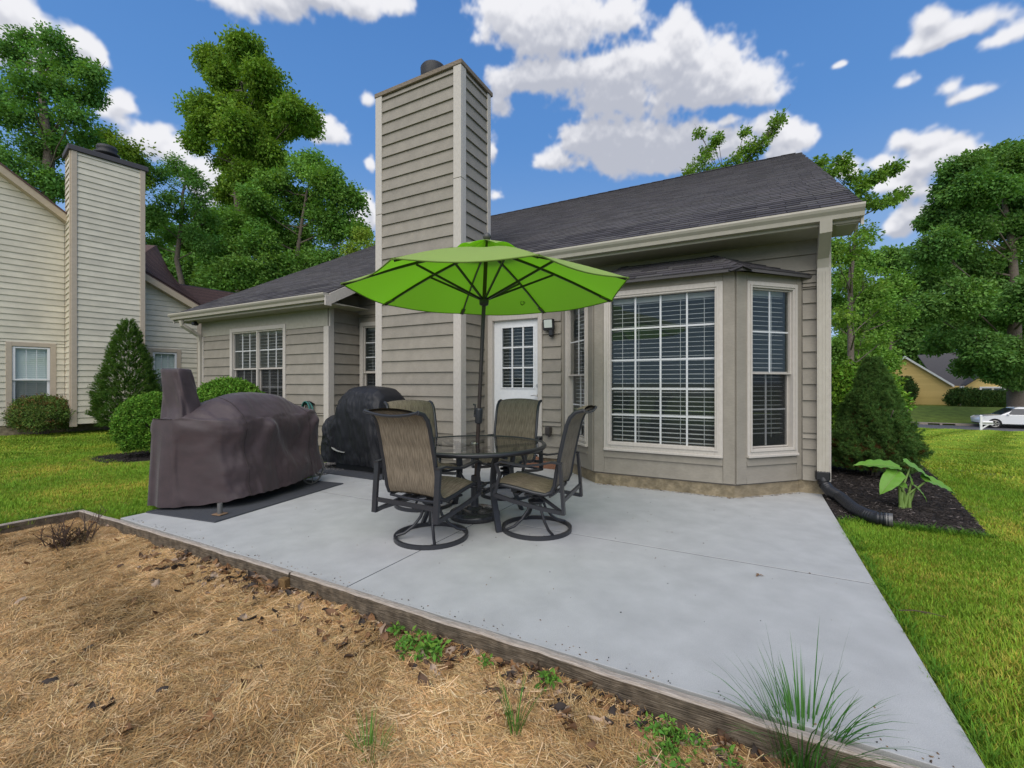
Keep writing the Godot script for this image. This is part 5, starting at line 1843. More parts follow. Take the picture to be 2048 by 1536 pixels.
func build_gas_grill() -> void:
	var org := Vector3(-5.62, 0, -4.80)
	var LEN := 1.42
	var top := [Vector2(0.0, 0.70), Vector2(0.05, 0.77), Vector2(0.22, 0.81), Vector2(0.27, 0.90), Vector2(0.33, 1.08), Vector2(0.48, 1.19), Vector2(0.75, 1.20), Vector2(1.0, 1.17), Vector2(1.12, 1.06), Vector2(1.17, 0.86), Vector2(1.36, 0.78), Vector2(1.42, 0.70)]
	var wide := [Vector2(0.0, 0.86), Vector2(0.06, 1.0), Vector2(1.36, 1.0), Vector2(1.42, 0.86)]
	var nz := FastNoiseLite.new()
	nz.seed = 14
	nz.frequency = 2.0
	nz.fractal_octaves = 3
	var rows := []
	var NS := 130
	for i in range(-5, NS + 6):
		var s := clampf(LEN * i / NS, 0.0, LEN)
		var shut := 1.0
		if i < 0: shut = (6 + i) / 6.0 - 0.1666
		if i > NS: shut = 1.0 - (i - NS) / 6.0
		var H := spline(top, s).y
		var w: float = 0.33 * spline(wide, s).y
		var S := minf(H - 0.05, 0.92 + (0.0 if H > 0.95 else -0.3))
		S = H * 0.80
		var key := [Vector2(0.96, 0.10), Vector2(0.98, 0.35), Vector2(1.0, 0.60 * H), Vector2(0.97, S), Vector2(0.82, lerpf(S, H, 0.62)), Vector2(0.5, lerpf(S, H, 0.95)), Vector2(0.0, H)]
		var out := []
		for a in key.size() - 1:
			for k in 7:
				out.append(key[a].lerp(key[a + 1], k / 7.0))
		out.append(key[key.size() - 1])
		for pass_ in 2:
			for a in range(1, out.size() - 1):
				out[a] = (out[a - 1] + out[a] * 2 + out[a + 1]) / 4
		var full := []
		for q in out: full.append(Vector2(q.x * w, q.y))
		for a in range(out.size() - 2, -1, -1): full.append(Vector2(-out[a].x * w, out[a].y))
		var row := PackedVector3Array()
		for q in full:
			var drop := clampf(0.80 - q.y, 0.0, 0.8)
			var d := 0.03 * nz.get_noise_3d(s * 2.2, q.y * 0.6, signf(q.x) * 2.0) * (0.5 + drop)
			d += 0.030 * exp(-pow((s - 0.30 + 0.08 * drop) / (0.03 + 0.06 * drop), 2.0)) * smoothstep(0.0, 0.2, drop)
			d += 0.028 * exp(-pow((s - 0.06 - 0.10 * drop) / (0.03 + 0.05 * drop), 2.0)) * smoothstep(0.0, 0.2, drop)
			d += 0.028 * exp(-pow((s - 0.95 - 0.15 * drop) / (0.03 + 0.06 * drop), 2.0)) * smoothstep(0.0, 0.2, drop)
			d += 0.009 * nz.get_noise_3d(s * 6.0, q.y * 5.0, signf(q.x) * 5.0 + 9.0)
			var cr := 1.0 - absf(nz.get_noise_3d(s * 2.3 + 0.6 * q.y, q.y * 0.5, signf(q.x) * 3.0)) * 3.2
			d += 0.014 * pow(maxf(0.0, cr), 2.0) * (0.3 + 0.7 * smoothstep(0.0, 0.2, drop))
			var cq := 1.0 - absf(nz.get_noise_3d(s * 1.3 - 0.8 * q.y, q.y * 2.1, signf(q.x) * 13.0)) * 4.0
			d += 0.011 * pow(maxf(0.0, cq), 2.0)
			var tuck := -0.06 * (1.0 - smoothstep(0.05, 0.5, q.y)) * (1.0 if s < 0.1 else (-1.0 if s > LEN - 0.1 else 0.0))
			row.append(org + Vector3(s - tuck * -1.0 * 1.0, q.y, (q.x + signf(q.x) * d) * shut))
		row.reverse()
		rows.append(row)
	var c := thing("grill_cover", "black cloth cover over a gas grill beside the chimney", "cover", org + Vector3(LEN / 2, 0, 0))
	var g := Geo.new()
	g.grid(rows)
	wpart(c, "cloth", g.done(), MT.blackcloth)
	var h0 := at_z(664, 895, -4.44)
	g = Geo.new()
	var sp := []
	for i in 7:
		var t := i / 6.0
		sp.append(at_z(lerpf(664, 689, t), 893 + 12 * pow(t, 0.6), -4.46) + Vector3(0, 0, 0.025 * sin(PI * t)))
	g.bar(sp, 0.006, 0.035, Vector3(0, 0, 1))
	wpart(c, "strap", g.done(), MT.strap)
	g = Geo.new()
	g.soft_box(Transform3D(Basis(), org + Vector3(LEN * 0.5, 0.075, 0)), Vector3(0.95, 0.15, 0.50), 0.01)
	var gb := thing("gas_grill", "dark grill cart showing under the black cover", "grill", org + Vector3(LEN * 0.5, 0, 0))
	wpart(gb, "cart", g.done(), MT.black)
	g = Geo.new()
	g.soft_box(Transform3D(Basis(), org + Vector3(LEN * 0.5, 0.55, 0)), Vector3(0.8, 0.7, 0.42), 0.02)
	wpart(gb, "firebox", g.done(), MT.black)

func build_small_things() -> void:
	# mats under the grills
	var g := Geo.new()
	var m0 := at_y(430, 1046, 0.0)
	var ld := Vector3(-0.15, 0, -0.989).normalized()
	var nd := Vector3(0.989, 0, -0.15).normalized()
	for q in [["floor_mat", "charcoal grill mat under the brown smoker cover", m0, ld, nd, 1.65, 0.92], ["floor_mat", "charcoal grill mat under the black grill cover", Vector3(-4.22, 0, -4.22), Vector3(0, 0, -1), Vector3(1, 0, 0.0), 1.0, 1.35]]:
		g = Geo.new()
		var c: Vector3 = q[2] + q[3] * (q[5] * 0.5) - q[4] * (q[6] * 0.5) + Vector3(0, 0.0045, 0)
		g.soft_box(Transform3D(Basis(q[4], Vector3.UP, -q[3]), c), Vector3(q[6], 0.009, q[5]), 0.002)
		var o := thing(q[0], q[1], "mat", c - Vector3(0, 0.0045, 0), 0.0, "mats under the grills")
		wpart(o, "sheet", g.done(), MT.mat)
		g = Geo.new()
		var hw: float = q[6] * 0.5 - 0.012
		var hl: float = q[5] * 0.5 - 0.012
		var B := [c + q[4] * hw + q[3] * hl, c - q[4] * hw + q[3] * hl, c - q[4] * hw - q[3] * hl, c + q[4] * hw - q[3] * hl].map(func(v): return v + Vector3(0, 0.006, 0))
		g.bar(B, 0.02, 0.004, Vector3.UP, true)
		wpart(o, "border", g.done(), MT.mat)
	# flood light on the wall
	var f := at_z(1099, 650, ZW + 0.06)
	var fl := thing("flood_light", "black square flood light on the wall above the outlet box", "wall light", f)
	g = Geo.new()
	g.soft_box(Transform3D(Basis(Vector3.RIGHT, 0.12), Vector3(0, 0, 0.03)), Vector3(0.175, 0.165, 0.05), 0.012)
	part(fl, "housing", g.done(), MT.blackplastic)
	g = Geo.new()
	g.soft_box(Transform3D(Basis(Vector3.RIGHT, 0.12), Vector3(0, 0.012, 0.056)), Vector3(0.125, 0.115, 0.008), 0.003)
	part(fl, "lens", g.done(), MT.lens)
	g = Geo.new()
	g.soft_box(Transform3D(Basis(), Vector3(0.035, -0.115, 0.01)), Vector3(0.075, 0.10, 0.07), 0.015)
	g.tube([Vector3(0.035, -0.15, 0.02), Vector3(0.035, -0.175, 0.02)], [0.035, 0.02], 14)
	part(fl, "motion_sensor", g.done(), MT.blackplastic)
	g = Geo.new()
	g.soft_box(Transform3D(Basis(), Vector3(0.02, -0.02, -0.022)), Vector3(0.06, 0.06, 0.06), 0.008)
	part(fl, "bracket", g.done(), MT.blackplastic)
	# weather-proof outlet
	var ob := thing("outlet_box", "brown weatherproof outlet box low on the wall by the door", "outlet", at_z(1098, 862, ZW + 0.03))
	g = Geo.new()
	g.soft_box(Transform3D(Basis(), Vector3(0, 0, 0.02)), Vector3(0.085, 0.125, 0.075), 0.01)
	part(ob, "box", g.done(), MT.brownplastic)
	g = Geo.new()
	g.soft_box(Transform3D(Basis(), Vector3(0, 0.01, 0.062)), Vector3(0.07, 0.10, 0.012), 0.005)
	part(ob, "lid", g.done(), MT.brownplastic)
	g = Geo.new()
	g.tube([Vector3(0.01, -0.06, 0.03), Vector3(0.01, -0.085, 0.03)], 0.012, 10)
	part(ob, "cable_gland", g.done(), MT.brownplastic)
	# black eave camera of the wing
	var ec := thing("eave_camera", "small black camera under the low eave of the wing", "camera", Vector3(-10.32, 2.545, -5.14))
	g = Geo.new()
	g.tube([Vector3(0, 0, 0), Vector3(0, -0.035, 0)], 0.03, 14)
	part(ec, "mount", g.done(), MT.blackplastic)
	g = Geo.new()
	g.tube([Vector3(-0.03, -0.055, -0.05), Vector3(0.0, -0.055, 0.0), Vector3(0.03, -0.06, 0.07)], [0.03, 0.036, 0.034], 16)
	part(ec, "body", g.done(), MT.blackplastic)
	# hose coiled on its hanger
	var hc := at_z(614, 815, -5.28)
	var ho := thing("garden_hose", "teal garden hose looped on a wall hanger behind the smoker", "hose", hc)
	rng.seed = 8
	for k in 6:
		g = Geo.new()
		var path := []
		var rr := 0.12 + 0.012 * k
		for i in 30:
			var q := TAU * i / 30
			path.append(Vector3(cos(q) * rr * 0.85 + rf(-0.004, 0.004) + 0.006 * sin(k * 2.0), sin(q) * (rr + 0.05) - 0.06 - 0.015 * k, -0.04 + 0.016 * ((k * 5) % 6)))
		g.tube(path, 0.009, 8, true)
		part(ho, "hose_loop", g.done(), MT.teal if k % 3 else MT.blackplastic)
	g = Geo.new()
	g.tube([Vector3(-0.10, 0.06, -0.06), Vector3(-0.06, 0.10, -0.02), Vector3(0.06, 0.10, -0.02), Vector3(0.10, 0.06, -0.06)], 0.014, 8)
	g.tube([Vector3(0.12, 0.06, -0.06), Vector3(0.125, 0.10, 0.03)], 0.010, 8)
	part(ho, "hanger", g.done(), MT.blackplastic)
	# corrugated drain pipe from the downspout out over the mulch
	var dx := at_z(1645, 700, ZW + 0.075).x
	var pts := [Vector3(dx, 0.21, ZW + 0.075), Vector3(dx + 0.01, 0.14, ZW + 0.09), Vector3(dx + 0.05, 0.085, ZW + 0.17), Vector3(dx + 0.12, 0.062, -5.72), at_y(1712, 1020, 0.055), at_y(1752, 1036, 0.055), at_y(1783, 1040, 0.058)]
	var cv := Curve3D.new()
	for i in pts.size():
		var t: Vector3 = (pts[mini(i + 1, pts.size() - 1)] - pts[maxi(i - 1, 0)]) * 0.18
		cv.add_point(pts[i], -t, t)
	var L := cv.get_baked_length()
	var pth := []
	var rad := []
	var N := int(L / 0.006)
	for i in N + 1:
		pth.append(cv.sample_baked(L * i / N))
		rad.append(0.052 + (0.0045 if (i / 2) % 2 else -0.0015) if i > 8 else 0.05)
	var dp := thing("drain_pipe", "black corrugated drain pipe from the downspout across the mulch", "pipe", pts[3] - Vector3(0, 0.06, 0))
	g = Geo.new()
	g.tube(pth, rad, 18)
	wpart(dp, "corrugated_hose", g.done(), MT.blackpipe)
	g = Geo.new()
	g.soft_box(Transform3D(Basis(), Vector3(dx, 0.225, ZW + 0.075)), Vector3(0.135, 0.10, 0.10), 0.012)
	wpart(dp, "adapter", g.done(), MT.blackplastic)
	g = Geo.new()
	for i in 3:
		g.tube([pth[6 + i * 4], pth[8 + i * 4]], 0.0575, 18)
	wpart(dp, "tape", g.done(), MT.blackplastic)
	g = Geo.new()
	g.tube([pth[N - 6], pth[N] + (pth[N] - pth[N - 3]) * 0.5], 0.0555, 18)
	wpart(dp, "end_collar", g.done(), MT.dullmetal)

# ---------------------------------------------------------------- edging boards of the straw bed
func build_edging() -> void:
	var d := [["timber_board", "long weathered board edging the patio with a mossy face", Vector3(-2.62, 0, -1.90), Vector3(0.78, 0, -1.865), 0.0, 0.018], ["timber_board", "weathered board edging the patio by the brown smoker cover", Vector3(-5.76, 0, -1.875), Vector3(-2.665, 0, -1.915), 0.0, 0.006], ["timber_board", "short weathered board between lawn and straw behind the dead shrub", Vector3(-5.90, 0, 0.4), Vector3(-5.80, 0, -1.86), 0.0, 0.0]]
	rng.seed = 31
	var nz := FastNoiseLite.new()
	nz.frequency = 1.1
	for q in d:
		var a: Vector3 = q[2]
		var b: Vector3 = q[3]
		var dir := (b - a).normalized()
		var s := dir.cross(Vector3.UP)
		if s.z < -0.5: s = -s
		var L := a.distance_to(b)
		var o := thing(q[0], q[1], "board", a + Vector3(0, -0.25, 0), 0.0, "boards edging the straw bed")
		var rows := []
		var N := int(L / 0.05)
		for i in N + 1:
			var p := a + dir * (L * i / N)
			var t := i / float(N)
			var wob := 0.010 * nz.get_noise_2d(t * L, a.x * 9.0)
			var ty: float = q[5] + 0.006 * nz.get_noise_2d(t * L * 3.0, 40.0 + a.x)
			var chip := rf(0.0, 0.004)
			var ring := PackedVector3Array()
			for e in [[0.0, -0.26], [0.0, ty - 0.006 - chip], [0.006, ty], [0.033, ty], [0.037, ty - 0.008 - chip], [0.037, -0.26]]:
				ring.append(p + s * (e[0] + wob) + Vector3(0, e[1], 0))
			rows.append(ring)
		var g := Geo.new()
		for i in N:
			for j in 6:
				var k := (j + 1) % 6
				g.quad(rows[i][k], rows[i][j], rows[i + 1][j], rows[i + 1][k])
		g.fan(rows[0], false)
		g.fan(rows[N], true)
		wpart(o, "plank", g.done(), MT.timber)
		g = Geo.new()
		for i in N:
			var v := []
			for k in [i, i + 1]:
				for e in [2, 3]: v.append(rows[k][e] + Vector3(0, 0.0015, 0))
			g.quad(v[1], v[0], v[2], v[3])
			g.quad(v[0], v[0] + Vector3(0, -0.012, 0), v[2] + Vector3(0, -0.012, 0), v[2])
			g.quad(v[1] + Vector3(0, -0.010, 0) + s * 0.004, v[1], v[3], v[3] + Vector3(0, -0.010, 0) + s * 0.004)
		wpart(o, "worn_edge", g.done(), MT.paletimber)
	var st := thing("wooden_stake", "square wooden stake behind the boards where they meet", "stake", Vector3(-2.66, -0.3, -1.845))
	var g2 := Geo.new()
	g2.soft_box(Transform3D(Basis(Vector3.UP, 0.12), Vector3(0, 0.135, 0)), Vector3(0.055, 0.30, 0.045), 0.004)
	part(st, "post", g2.done(), MT.stakewood)

# ---------------------------------------------------------------- vegetation
func vary(c: Color, e: float) -> Color:
	var k := 1.0 + rf(-e, e)
	return Color(c.r * k * (1.0 + rf(-e, e) * 0.5), c.g * k, c.b * k * (1.0 + rf(-e, e) * 0.4))
func leaf(g: Geo, p: Vector3, dir: Vector3, nrm: Vector3, l: float, w: float) -> void:      # a folded leaf of four triangles
	var s := dir.cross(nrm).normalized()
	var up := s.cross(dir).normalized()
	var m := p + dir * l * 0.45
	var t := p + dir * l - up * l * 0.10
	var a := m + s * w * 0.5 + up * w * 0.18
	var b := m - s * w * 0.5 + up * w * 0.18
	g.tri(p, a, m)
	g.tri(a, t, m)
	g.tri(p, m, b)
	g.tri(m, t, b)
func rdir() -> Vector3:
	var z := rf(-1, 1)
	var a := rf(0, TAU)
	var r := sqrt(1.0 - z * z)
	return Vector3(cos(a) * r, z, sin(a) * r)
func leaf_cluster(count: int, rad: float, l: float, w: float, col: Color, e: float, flat := 0.7, hang := 0.2) -> ArrayMesh:
	var g := Geo.new()
	for i in count:
		var p := rdir() * rad * pow(rf(0, 1), 0.4)
		p.y *= flat
		var d := (rdir() + p.normalized() * 0.8 + Vector3(0, -hang, 0)).normalized()
		g.tint = vary(col, e)
		leaf(g, p, d, (Vector3.UP + rdir() * 0.8).normalized(), l * rf(0.7, 1.25), w * rf(0.7, 1.2))
	return g.done()
func needle_cluster(count: int, rad: float, l: float, w: float, col: Color, e: float) -> ArrayMesh:     # a shoot along +y bristling with needles
	var g := Geo.new()
	for i in count:
		var t := rf(0, 1)
		var a := rf(0, TAU)
		var p := Vector3(0, t * rad, 0)
		var d := Vector3(cos(a), rf(0.3, 1.3), sin(a)).normalized()
		g.tint = vary(col, e)
		var s := d.cross(rdir()).normalized() * w
		g.tri(p - s, p + s, p + d * l * rf(0.7, 1.1))
	return g.done()
func aim(d: Vector3, spin: float, s: float) -> Basis:         # +y turned to d
	var x := d.cross(Vector3(0.3, 0.2, 0.9)).normalized()
	var z := x.cross(d).normalized()
	return Basis(x, d, z) * Basis(Vector3.UP, spin) * Basis.from_scale(Vector3.ONE * s)
func ground_at(px: float, d: float) -> Vector3:
	var p := at_d(px, 768, d)
	p.y = terrain(p.x, p.z)
	return p

# a tree from the clumps of its crown: each [px, py, radius in px] at the tree's distance, spread in depth
func tree(called: String, label: String, d: float, base_px: float, trunk: Array, trunk_r: float, clumps: Array, meshes: Array, tint: Color, seed_: int, dense := 1.0, csize := 1.0, group := "trees behind the houses") -> void:
	rng.seed = seed_
	var foot := ground_at(base_px, d)
	var t := thing(called, label, "tree", foot, 0.0, group)
	var path := [foot + Vector3(0, -0.3, 0)]
	for q in trunk:
		path.append(at_d(q[0], q[1], d + 0.7) + Vector3(rf(-0.2, 0.2), 0, rf(-0.2, 0.2)))
	var radii := []
	for i in path.size():
		radii.append(trunk_r * lerpf(1.1, 0.25, i / float(path.size() - 1)))
	var g := Geo.new()
	g.tube(path, radii, 10)
	var xfs := []
	var tints := []
	for c in clumps:
		var r: float = c[2] * d / FOC * 1.02
		var mid := at_d(c[0], c[1], d + rf(-1.0, 1.0) * minf(r * 1.8, 3.5))
		# limb from the trunk to the clump
		var best := 0.0
		var from: Vector3 = path[path.size() - 1]
		for i in path.size() - 1:
			for k in 5:
				var p: Vector3 = path[i].lerp(path[i + 1], k / 5.0)
				if p.y < mid.y - mid.distance_to(p) * 0.35 and p.y > best:
					best = p.y
					from = p
		var lr := clampf(r * 0.030, 0.015, trunk_r * 0.3)
		var bend := from.lerp(mid, 0.5) + Vector3(rf(-0.2, 0.2), -0.12, rf(-0.2, 0.2)) * r
		g.tube([from, bend, mid, mid + (mid - bend) * 0.4], [lr * 1.5, lr, lr * 0.6, lr * 0.25], 6)
		for k in 5:
			var e := mid + rdir() * r * 0.8
			g.tube([bend.lerp(mid, rf(0.3, 1.0)), e.lerp(mid, 0.4) + rdir() * r * 0.1, e], [lr * 0.5, lr * 0.35, lr * 0.15], 4)
		# sub-clumps, then leaf clusters in them: gaps stay between
		var subs := int(6 + 5 * dense)
		for s in subs:
			var v := rdir()
			v.y = v.y * 0.85 + 0.1
			var sp := mid + v * r * rf(0.2, 0.74)
			var sr := r * rf(0.25, 0.52)
			var n := int(maxf(3.0, 9.5 * dense * pow(sr / (0.55 * csize), 1.6)))
			var kt := vary(tint, 0.16)
			for k in mini(n, 60):
				var q := rdir() * (pow(rf(0, 1), 0.5) if rf(0, 1) < 0.8 else rf(0.9, 1.4))
				q.y *= 0.75
				var b := Basis.from_euler(Vector3(rf(-0.5, 0.5), rf(0, TAU), rf(-0.5, 0.5))) * Basis.from_scale(Vector3.ONE * rf(0.75, 1.25) * csize)
				xfs.append([rng.randi() % meshes.size(), Transform3D(b, sp + q * sr - foot)])
				tints.append(vary(kt, 0.10))
	wpart(t, "trunk", g.done(), MT.bark)
	for m in meshes.size():
		var x := []
		var y := []
		for i in xfs.size():
			if xfs[i][0] == m:
				x.append(xfs[i][1])
				y.append(tints[i])
		if x.size(): many(t, "crown", meshes[m], MT.leaf, x, y)

func build_trees() -> void:
	rng.seed = 100
	var A := [leaf_cluster(46, 0.55, 0.20, 0.13, Color(0.200, 0.350, 0.070), 0.20), leaf_cluster(46, 0.55, 0.20, 0.13, Color(0.175, 0.315, 0.065), 0.20)]
	var Bm := [leaf_cluster(38, 0.42, 0.15, 0.10, Color(0.190, 0.345, 0.088), 0.20), leaf_cluster(38, 0.42, 0.15, 0.10, Color(0.165, 0.310, 0.080), 0.20)]
	var far := [leaf_cluster(46, 0.75, 0.28, 0.18, Color(0.165, 0.305, 0.085), 0.20), leaf_cluster(46, 0.75, 0.28, 0.18, Color(0.145, 0.275, 0.080), 0.20)]
	var spray := [leaf_cluster(13, 0.36, 0.17, 0.13, Color(0.20, 0.345, 0.075), 0.2), leaf_cluster(11, 0.42, 0.17, 0.13, Color(0.175, 0.31, 0.07), 0.2)]
	tree("tall_tree", "tallest full green tree rising between the two chimneys", 32.0, 482, [[482, 560], [478, 440], [474, 330], [490, 230], [486, 150]], 0.30, [[425, 125, 38], [490, 115, 42], [455, 165, 46], [522, 165, 44], [420, 212, 38], [500, 215, 50], [558, 205, 34], [596, 228, 38], [616, 255, 26], [560, 262, 42], [480, 270, 50], [415, 258, 36], [392, 286, 24], [520, 312, 42], [462, 325, 36], [548, 318, 32], [505, 365, 36], [455, 385, 28]], A, Color(1.04, 1.0, 0.8), 201, 1.45)
	tree("broad_tree", "broad bright green tree above the ridge beside the grey chimney", 28.0, 600, [[600, 600], [598, 520], [605, 440], [610, 380]], 0.20, [[612, 335, 40], [560, 372, 44], [652, 362, 40], [690, 402, 36], [612, 412, 50], [540, 432, 44], [672, 452, 46], [716, 468, 28], [590, 482, 54], [512, 482, 42], [650, 522, 46], [560, 540, 50], [718, 520, 30], [484, 540, 42], [690, 560, 40], [620, 580, 44], [470, 442, 32], [502, 402, 30], [458, 500, 34], [484, 470, 32], [450, 560, 36], [520, 590, 36]], Bm, Color(1.02, 1.06, 0.9), 202, 1.5, 1.3)
	tree("slim_tree", "slim open tree with pale trunk beside the cream chimney", 25.0, 362, [[362, 590], [361, 520], [356, 450], [362, 390], [372, 345]], 0.17, [[310, 346, 26], [355, 338, 30], [392, 362, 32], [330, 392, 32], [402, 402, 28], [308, 424, 24], [422, 440, 28], [370, 432, 24], [342, 470, 22], [410, 492, 28], [300, 482, 26], [385, 470, 20]], Bm, Color(0.85, 0.95, 0.95), 203, 0.72, 0.9)
	tree("spreading_tree", "large airy tree behind the cream house's roof", 20.0, 95, [[95, 600], [100, 420], [88, 300], [92, 180], [85, 100]], 0.34, [[60, 78, 32], [112, 84, 28], [30, 112, 36], [92, 122, 40], [150, 132, 36], [190, 152, 26], [50, 172, 44], [122, 182, 44], [180, 192, 24], [18, 232, 44], [90, 242, 44], [150, 232, 36], [60, 302, 44], [122, 302, 40], [18, 322, 36], [165, 280, 26], [92, 362, 34], [28, 372, 40], [-20, 180, 44], [-25, 290, 40], [120, 380, 30]], Bm, Color(0.86, 0.98, 1.0), 204, 0.85, 1.0)
	tree("young_tree", "small yellow-green tree behind the cream chimney's flue", 24.0, 240, [[240, 420], [240, 340]], 0.15, [[215, 282, 28], [252, 300, 30], [200, 312, 24], [272, 326, 22], [232, 335, 30], [285, 360, 24], [250, 375, 30]], Bm, Color(1.35, 1.12, 0.7), 205, 1.0)
	tree("dense_tree", "dense dark tree low between the roofs", 34.0, 400, [[400, 600], [398, 520]], 0.25, [[318, 520, 34], [388, 545, 38], [448, 520, 38], [430, 575, 38], [300, 562, 26], [350, 592, 28], [470, 590, 34], [510, 560, 36], [300, 440, 24], [520, 610, 34], [560, 600, 34]], far, Color(0.95, 1.0, 0.9), 206, 1.3)
	tree("olive_tree", "small olive green treetop touching the ridge left of the grey chimney", 26.0, 728, [[728, 560], [728, 500]], 0.12, [[724, 470, 22], [742, 500, 22], [702, 502, 24], [738, 535, 22], [700, 545, 26]], Bm, Color(1.45, 1.15, 0.75), 207, 0.95, 0.85)
	tree("backdrop_tree", "dark tree far behind the cream house's low roof", 40.0, 470, [[470, 560], [470, 470]], 0.3, [[440, 450, 36], [490, 430, 36], [530, 480, 40], [420, 500, 34], [600, 540, 44], [660, 590, 44], [720, 580, 40], [380, 480, 30], [340, 545, 34]], far, Color(0.95, 1.0, 0.9), 208, 1.3, 1.2)
	# right of and over the main roof
	tree("maple_tree", "thin leafy branches of a tree showing over the ridge", 24.0, 1450, [[1450, 560], [1452, 420], [1455, 350]], 0.15, [[1375, 347, 12], [1390, 337, 14], [1404, 322, 14], [1416, 306, 13], [1427, 290, 10], [1436, 277, 6], [1440, 342, 13], [1458, 332, 11], [1474, 318, 11], [1488, 304, 11], [1502, 292, 10], [1516, 300, 9], [1528, 282, 10], [1540, 266, 9], [1550, 251, 8], [1559, 236, 6], [1418, 342, 15], [1500, 318, 9], [1490, 265, 5], [1400, 268, 5]], spray, Color(1.15, 1.10, 0.8), 209, 0.30, 0.75, "trees on the street side")
	tree("maple_tree", "leafy tree reaching out past the roof's gable end", 22.0, 1700, [[1700, 700], [1700, 560], [1705, 440], [1715, 370]], 0.16, [[1638, 326, 7], [1660, 342, 8], [1686, 320, 8], [1690, 338, 11], [1704, 358, 14], [1722, 372, 14], [1740, 360, 12], [1758, 352, 11], [1776, 344, 9], [1794, 334, 6], [1716, 398, 16], [1742, 406, 13], [1764, 408, 11], [1786, 400, 8], [1802, 390, 5], [1690, 420, 18], [1682, 452, 28], [1732, 462, 26], [1700, 502, 36], [1670, 522, 28], [1690, 572, 42], [1742, 562, 34], [1700, 632, 42], [1758, 622, 36], [1670, 642, 30], [1720, 690, 36], [1770, 680, 30]], spray, Color(1.08, 1.06, 0.85), 210, 0.75, 0.85, "trees on the street side")
	tree("leafy_tree", "full light green tree behind the bright shrub at the house end", 30.0, 1725, [[1725, 760], [1725, 640]], 0.18, [[1690, 560, 36], [1740, 600, 36], [1700, 650, 36], [1760, 650, 32], [1680, 702, 34], [1742, 704, 34], [1790, 570, 28], [1800, 628, 30], [1670, 610, 30], [1775, 720, 28], [1670, 500, 26], [1720, 520, 30]], Bm, Color(1.05, 1.06, 0.85), 214, 1.3, 1.3, "trees on the street side")
	tree("forest_tree", "dark tree standing behind the yellow house's gable", 70.0, 1780, [[1780, 760], [1782, 640], [1785, 540]], 0.4, [[1782, 522, 34], [1802, 582, 36], [1760, 662, 36], [1822, 652, 36], [1702, 692, 34], [1782, 702, 30], [1832, 592, 28], [1682, 722, 26], [1740, 610, 36], [1840, 690, 30], [1760, 740, 34], [1710, 745, 34], [1830, 735, 30]], far, Color(0.95, 1.0, 0.9), 211, 1.1, 2.0, "trees on the street side")
	tree("forest_tree", "dark tree standing behind the yellow house's main roof", 72.0, 1900, [[1900, 760], [1902, 600]], 0.4, [[1870, 560, 40], [1930, 560, 44], [1990, 580, 44], [1900, 630, 44], [1960, 650, 40], [2030, 640, 44], [1880, 690, 36], [2040, 560, 40]], far, Color(0.95, 1.0, 0.9), 212, 1.0, 2.0, "trees on the street side")
	tree("oak_tree", "huge spreading tree in the yellow house's front yard", 38.6, 2034, [[2033, 700], [2030, 600], [2024, 480], [2010, 380]], 0.55, [[1932, 335, 32], [1990, 315, 38], [2042, 322, 40], [1900, 372, 32], [1960, 382, 46], [2030, 392, 50], [1882, 422, 28], [1858, 446, 20], [1930, 442, 46], [2000, 452, 50], [2056, 462, 50], [1872, 502, 38], [1930, 522, 50], [2002, 542, 56], [1858, 562, 36], [1920, 592, 48], [1990, 622, 56], [2056, 602, 56], [1850, 622, 34], [1902, 652, 42], [1960, 692, 42], [2022, 702, 42], [1872, 692, 26], [1930, 732, 24], [1990, 742, 28], [2046, 752, 28], [2060, 680, 44]], far, Color(0.98, 1.02, 0.95), 213, 1.05, 0.95, "trees on the street side")

func shell_shrub(par: Node3D, called: String, mesh: ArrayMesh, n: int, radii: Vector3, mid: Vector3, tint: Color, e: float, outward: bool, lump := 0.08, inner := 0.75, smin := 0.75, smax := 1.2, mat: Material = null) -> void:
	var nz := FastNoiseLite.new()
	nz.frequency = 1.3
	nz.seed = rng.randi()
	var xfs := []
	var tints := []
	for i in n:
		var d := rdir()
		if d.y < -0.75: d.y = -d.y
		var k := (1.0 + lump * nz.get_noise_3dv(d * 2.0) * 2.0) * lerpf(inner, 1.0, pow(rf(0, 1), 0.35))
		var p := mid + d * radii * k
		var b := aim((d + rdir() * 0.5 + Vector3(0, 0.2, 0)).normalized(), rf(0, TAU), rf(smin, smax)) if outward else Basis.from_euler(Vector3(rf(0, TAU), rf(0, TAU), rf(0, TAU))) * Basis.from_scale(Vector3.ONE * rf(smin, smax))
		xfs.append(Transform3D(b, p))
		tints.append(vary(tint, e))
	many(par, called, mesh, mat if mat else MT.leafgloss, xfs, tints)
func stems(par: Node3D, n: int, spread: float, h: float, r: float, mat: Material, at := Vector3.ZERO) -> void:
	var g := Geo.new()
	for i in n:
		var a := rf(0, TAU)
		var d := Vector3(cos(a), 0, sin(a)) * spread * rf(0.3, 1.0)
		g.tube([at + d * 0.12 + Vector3(0, -0.05, 0), at + d * 0.4 + Vector3(0, h * 0.45, 0), at + d + Vector3(0, h, 0)], [r, r * 0.7, r * 0.3], 6)
	part(par, "stem", g.done(), mat)

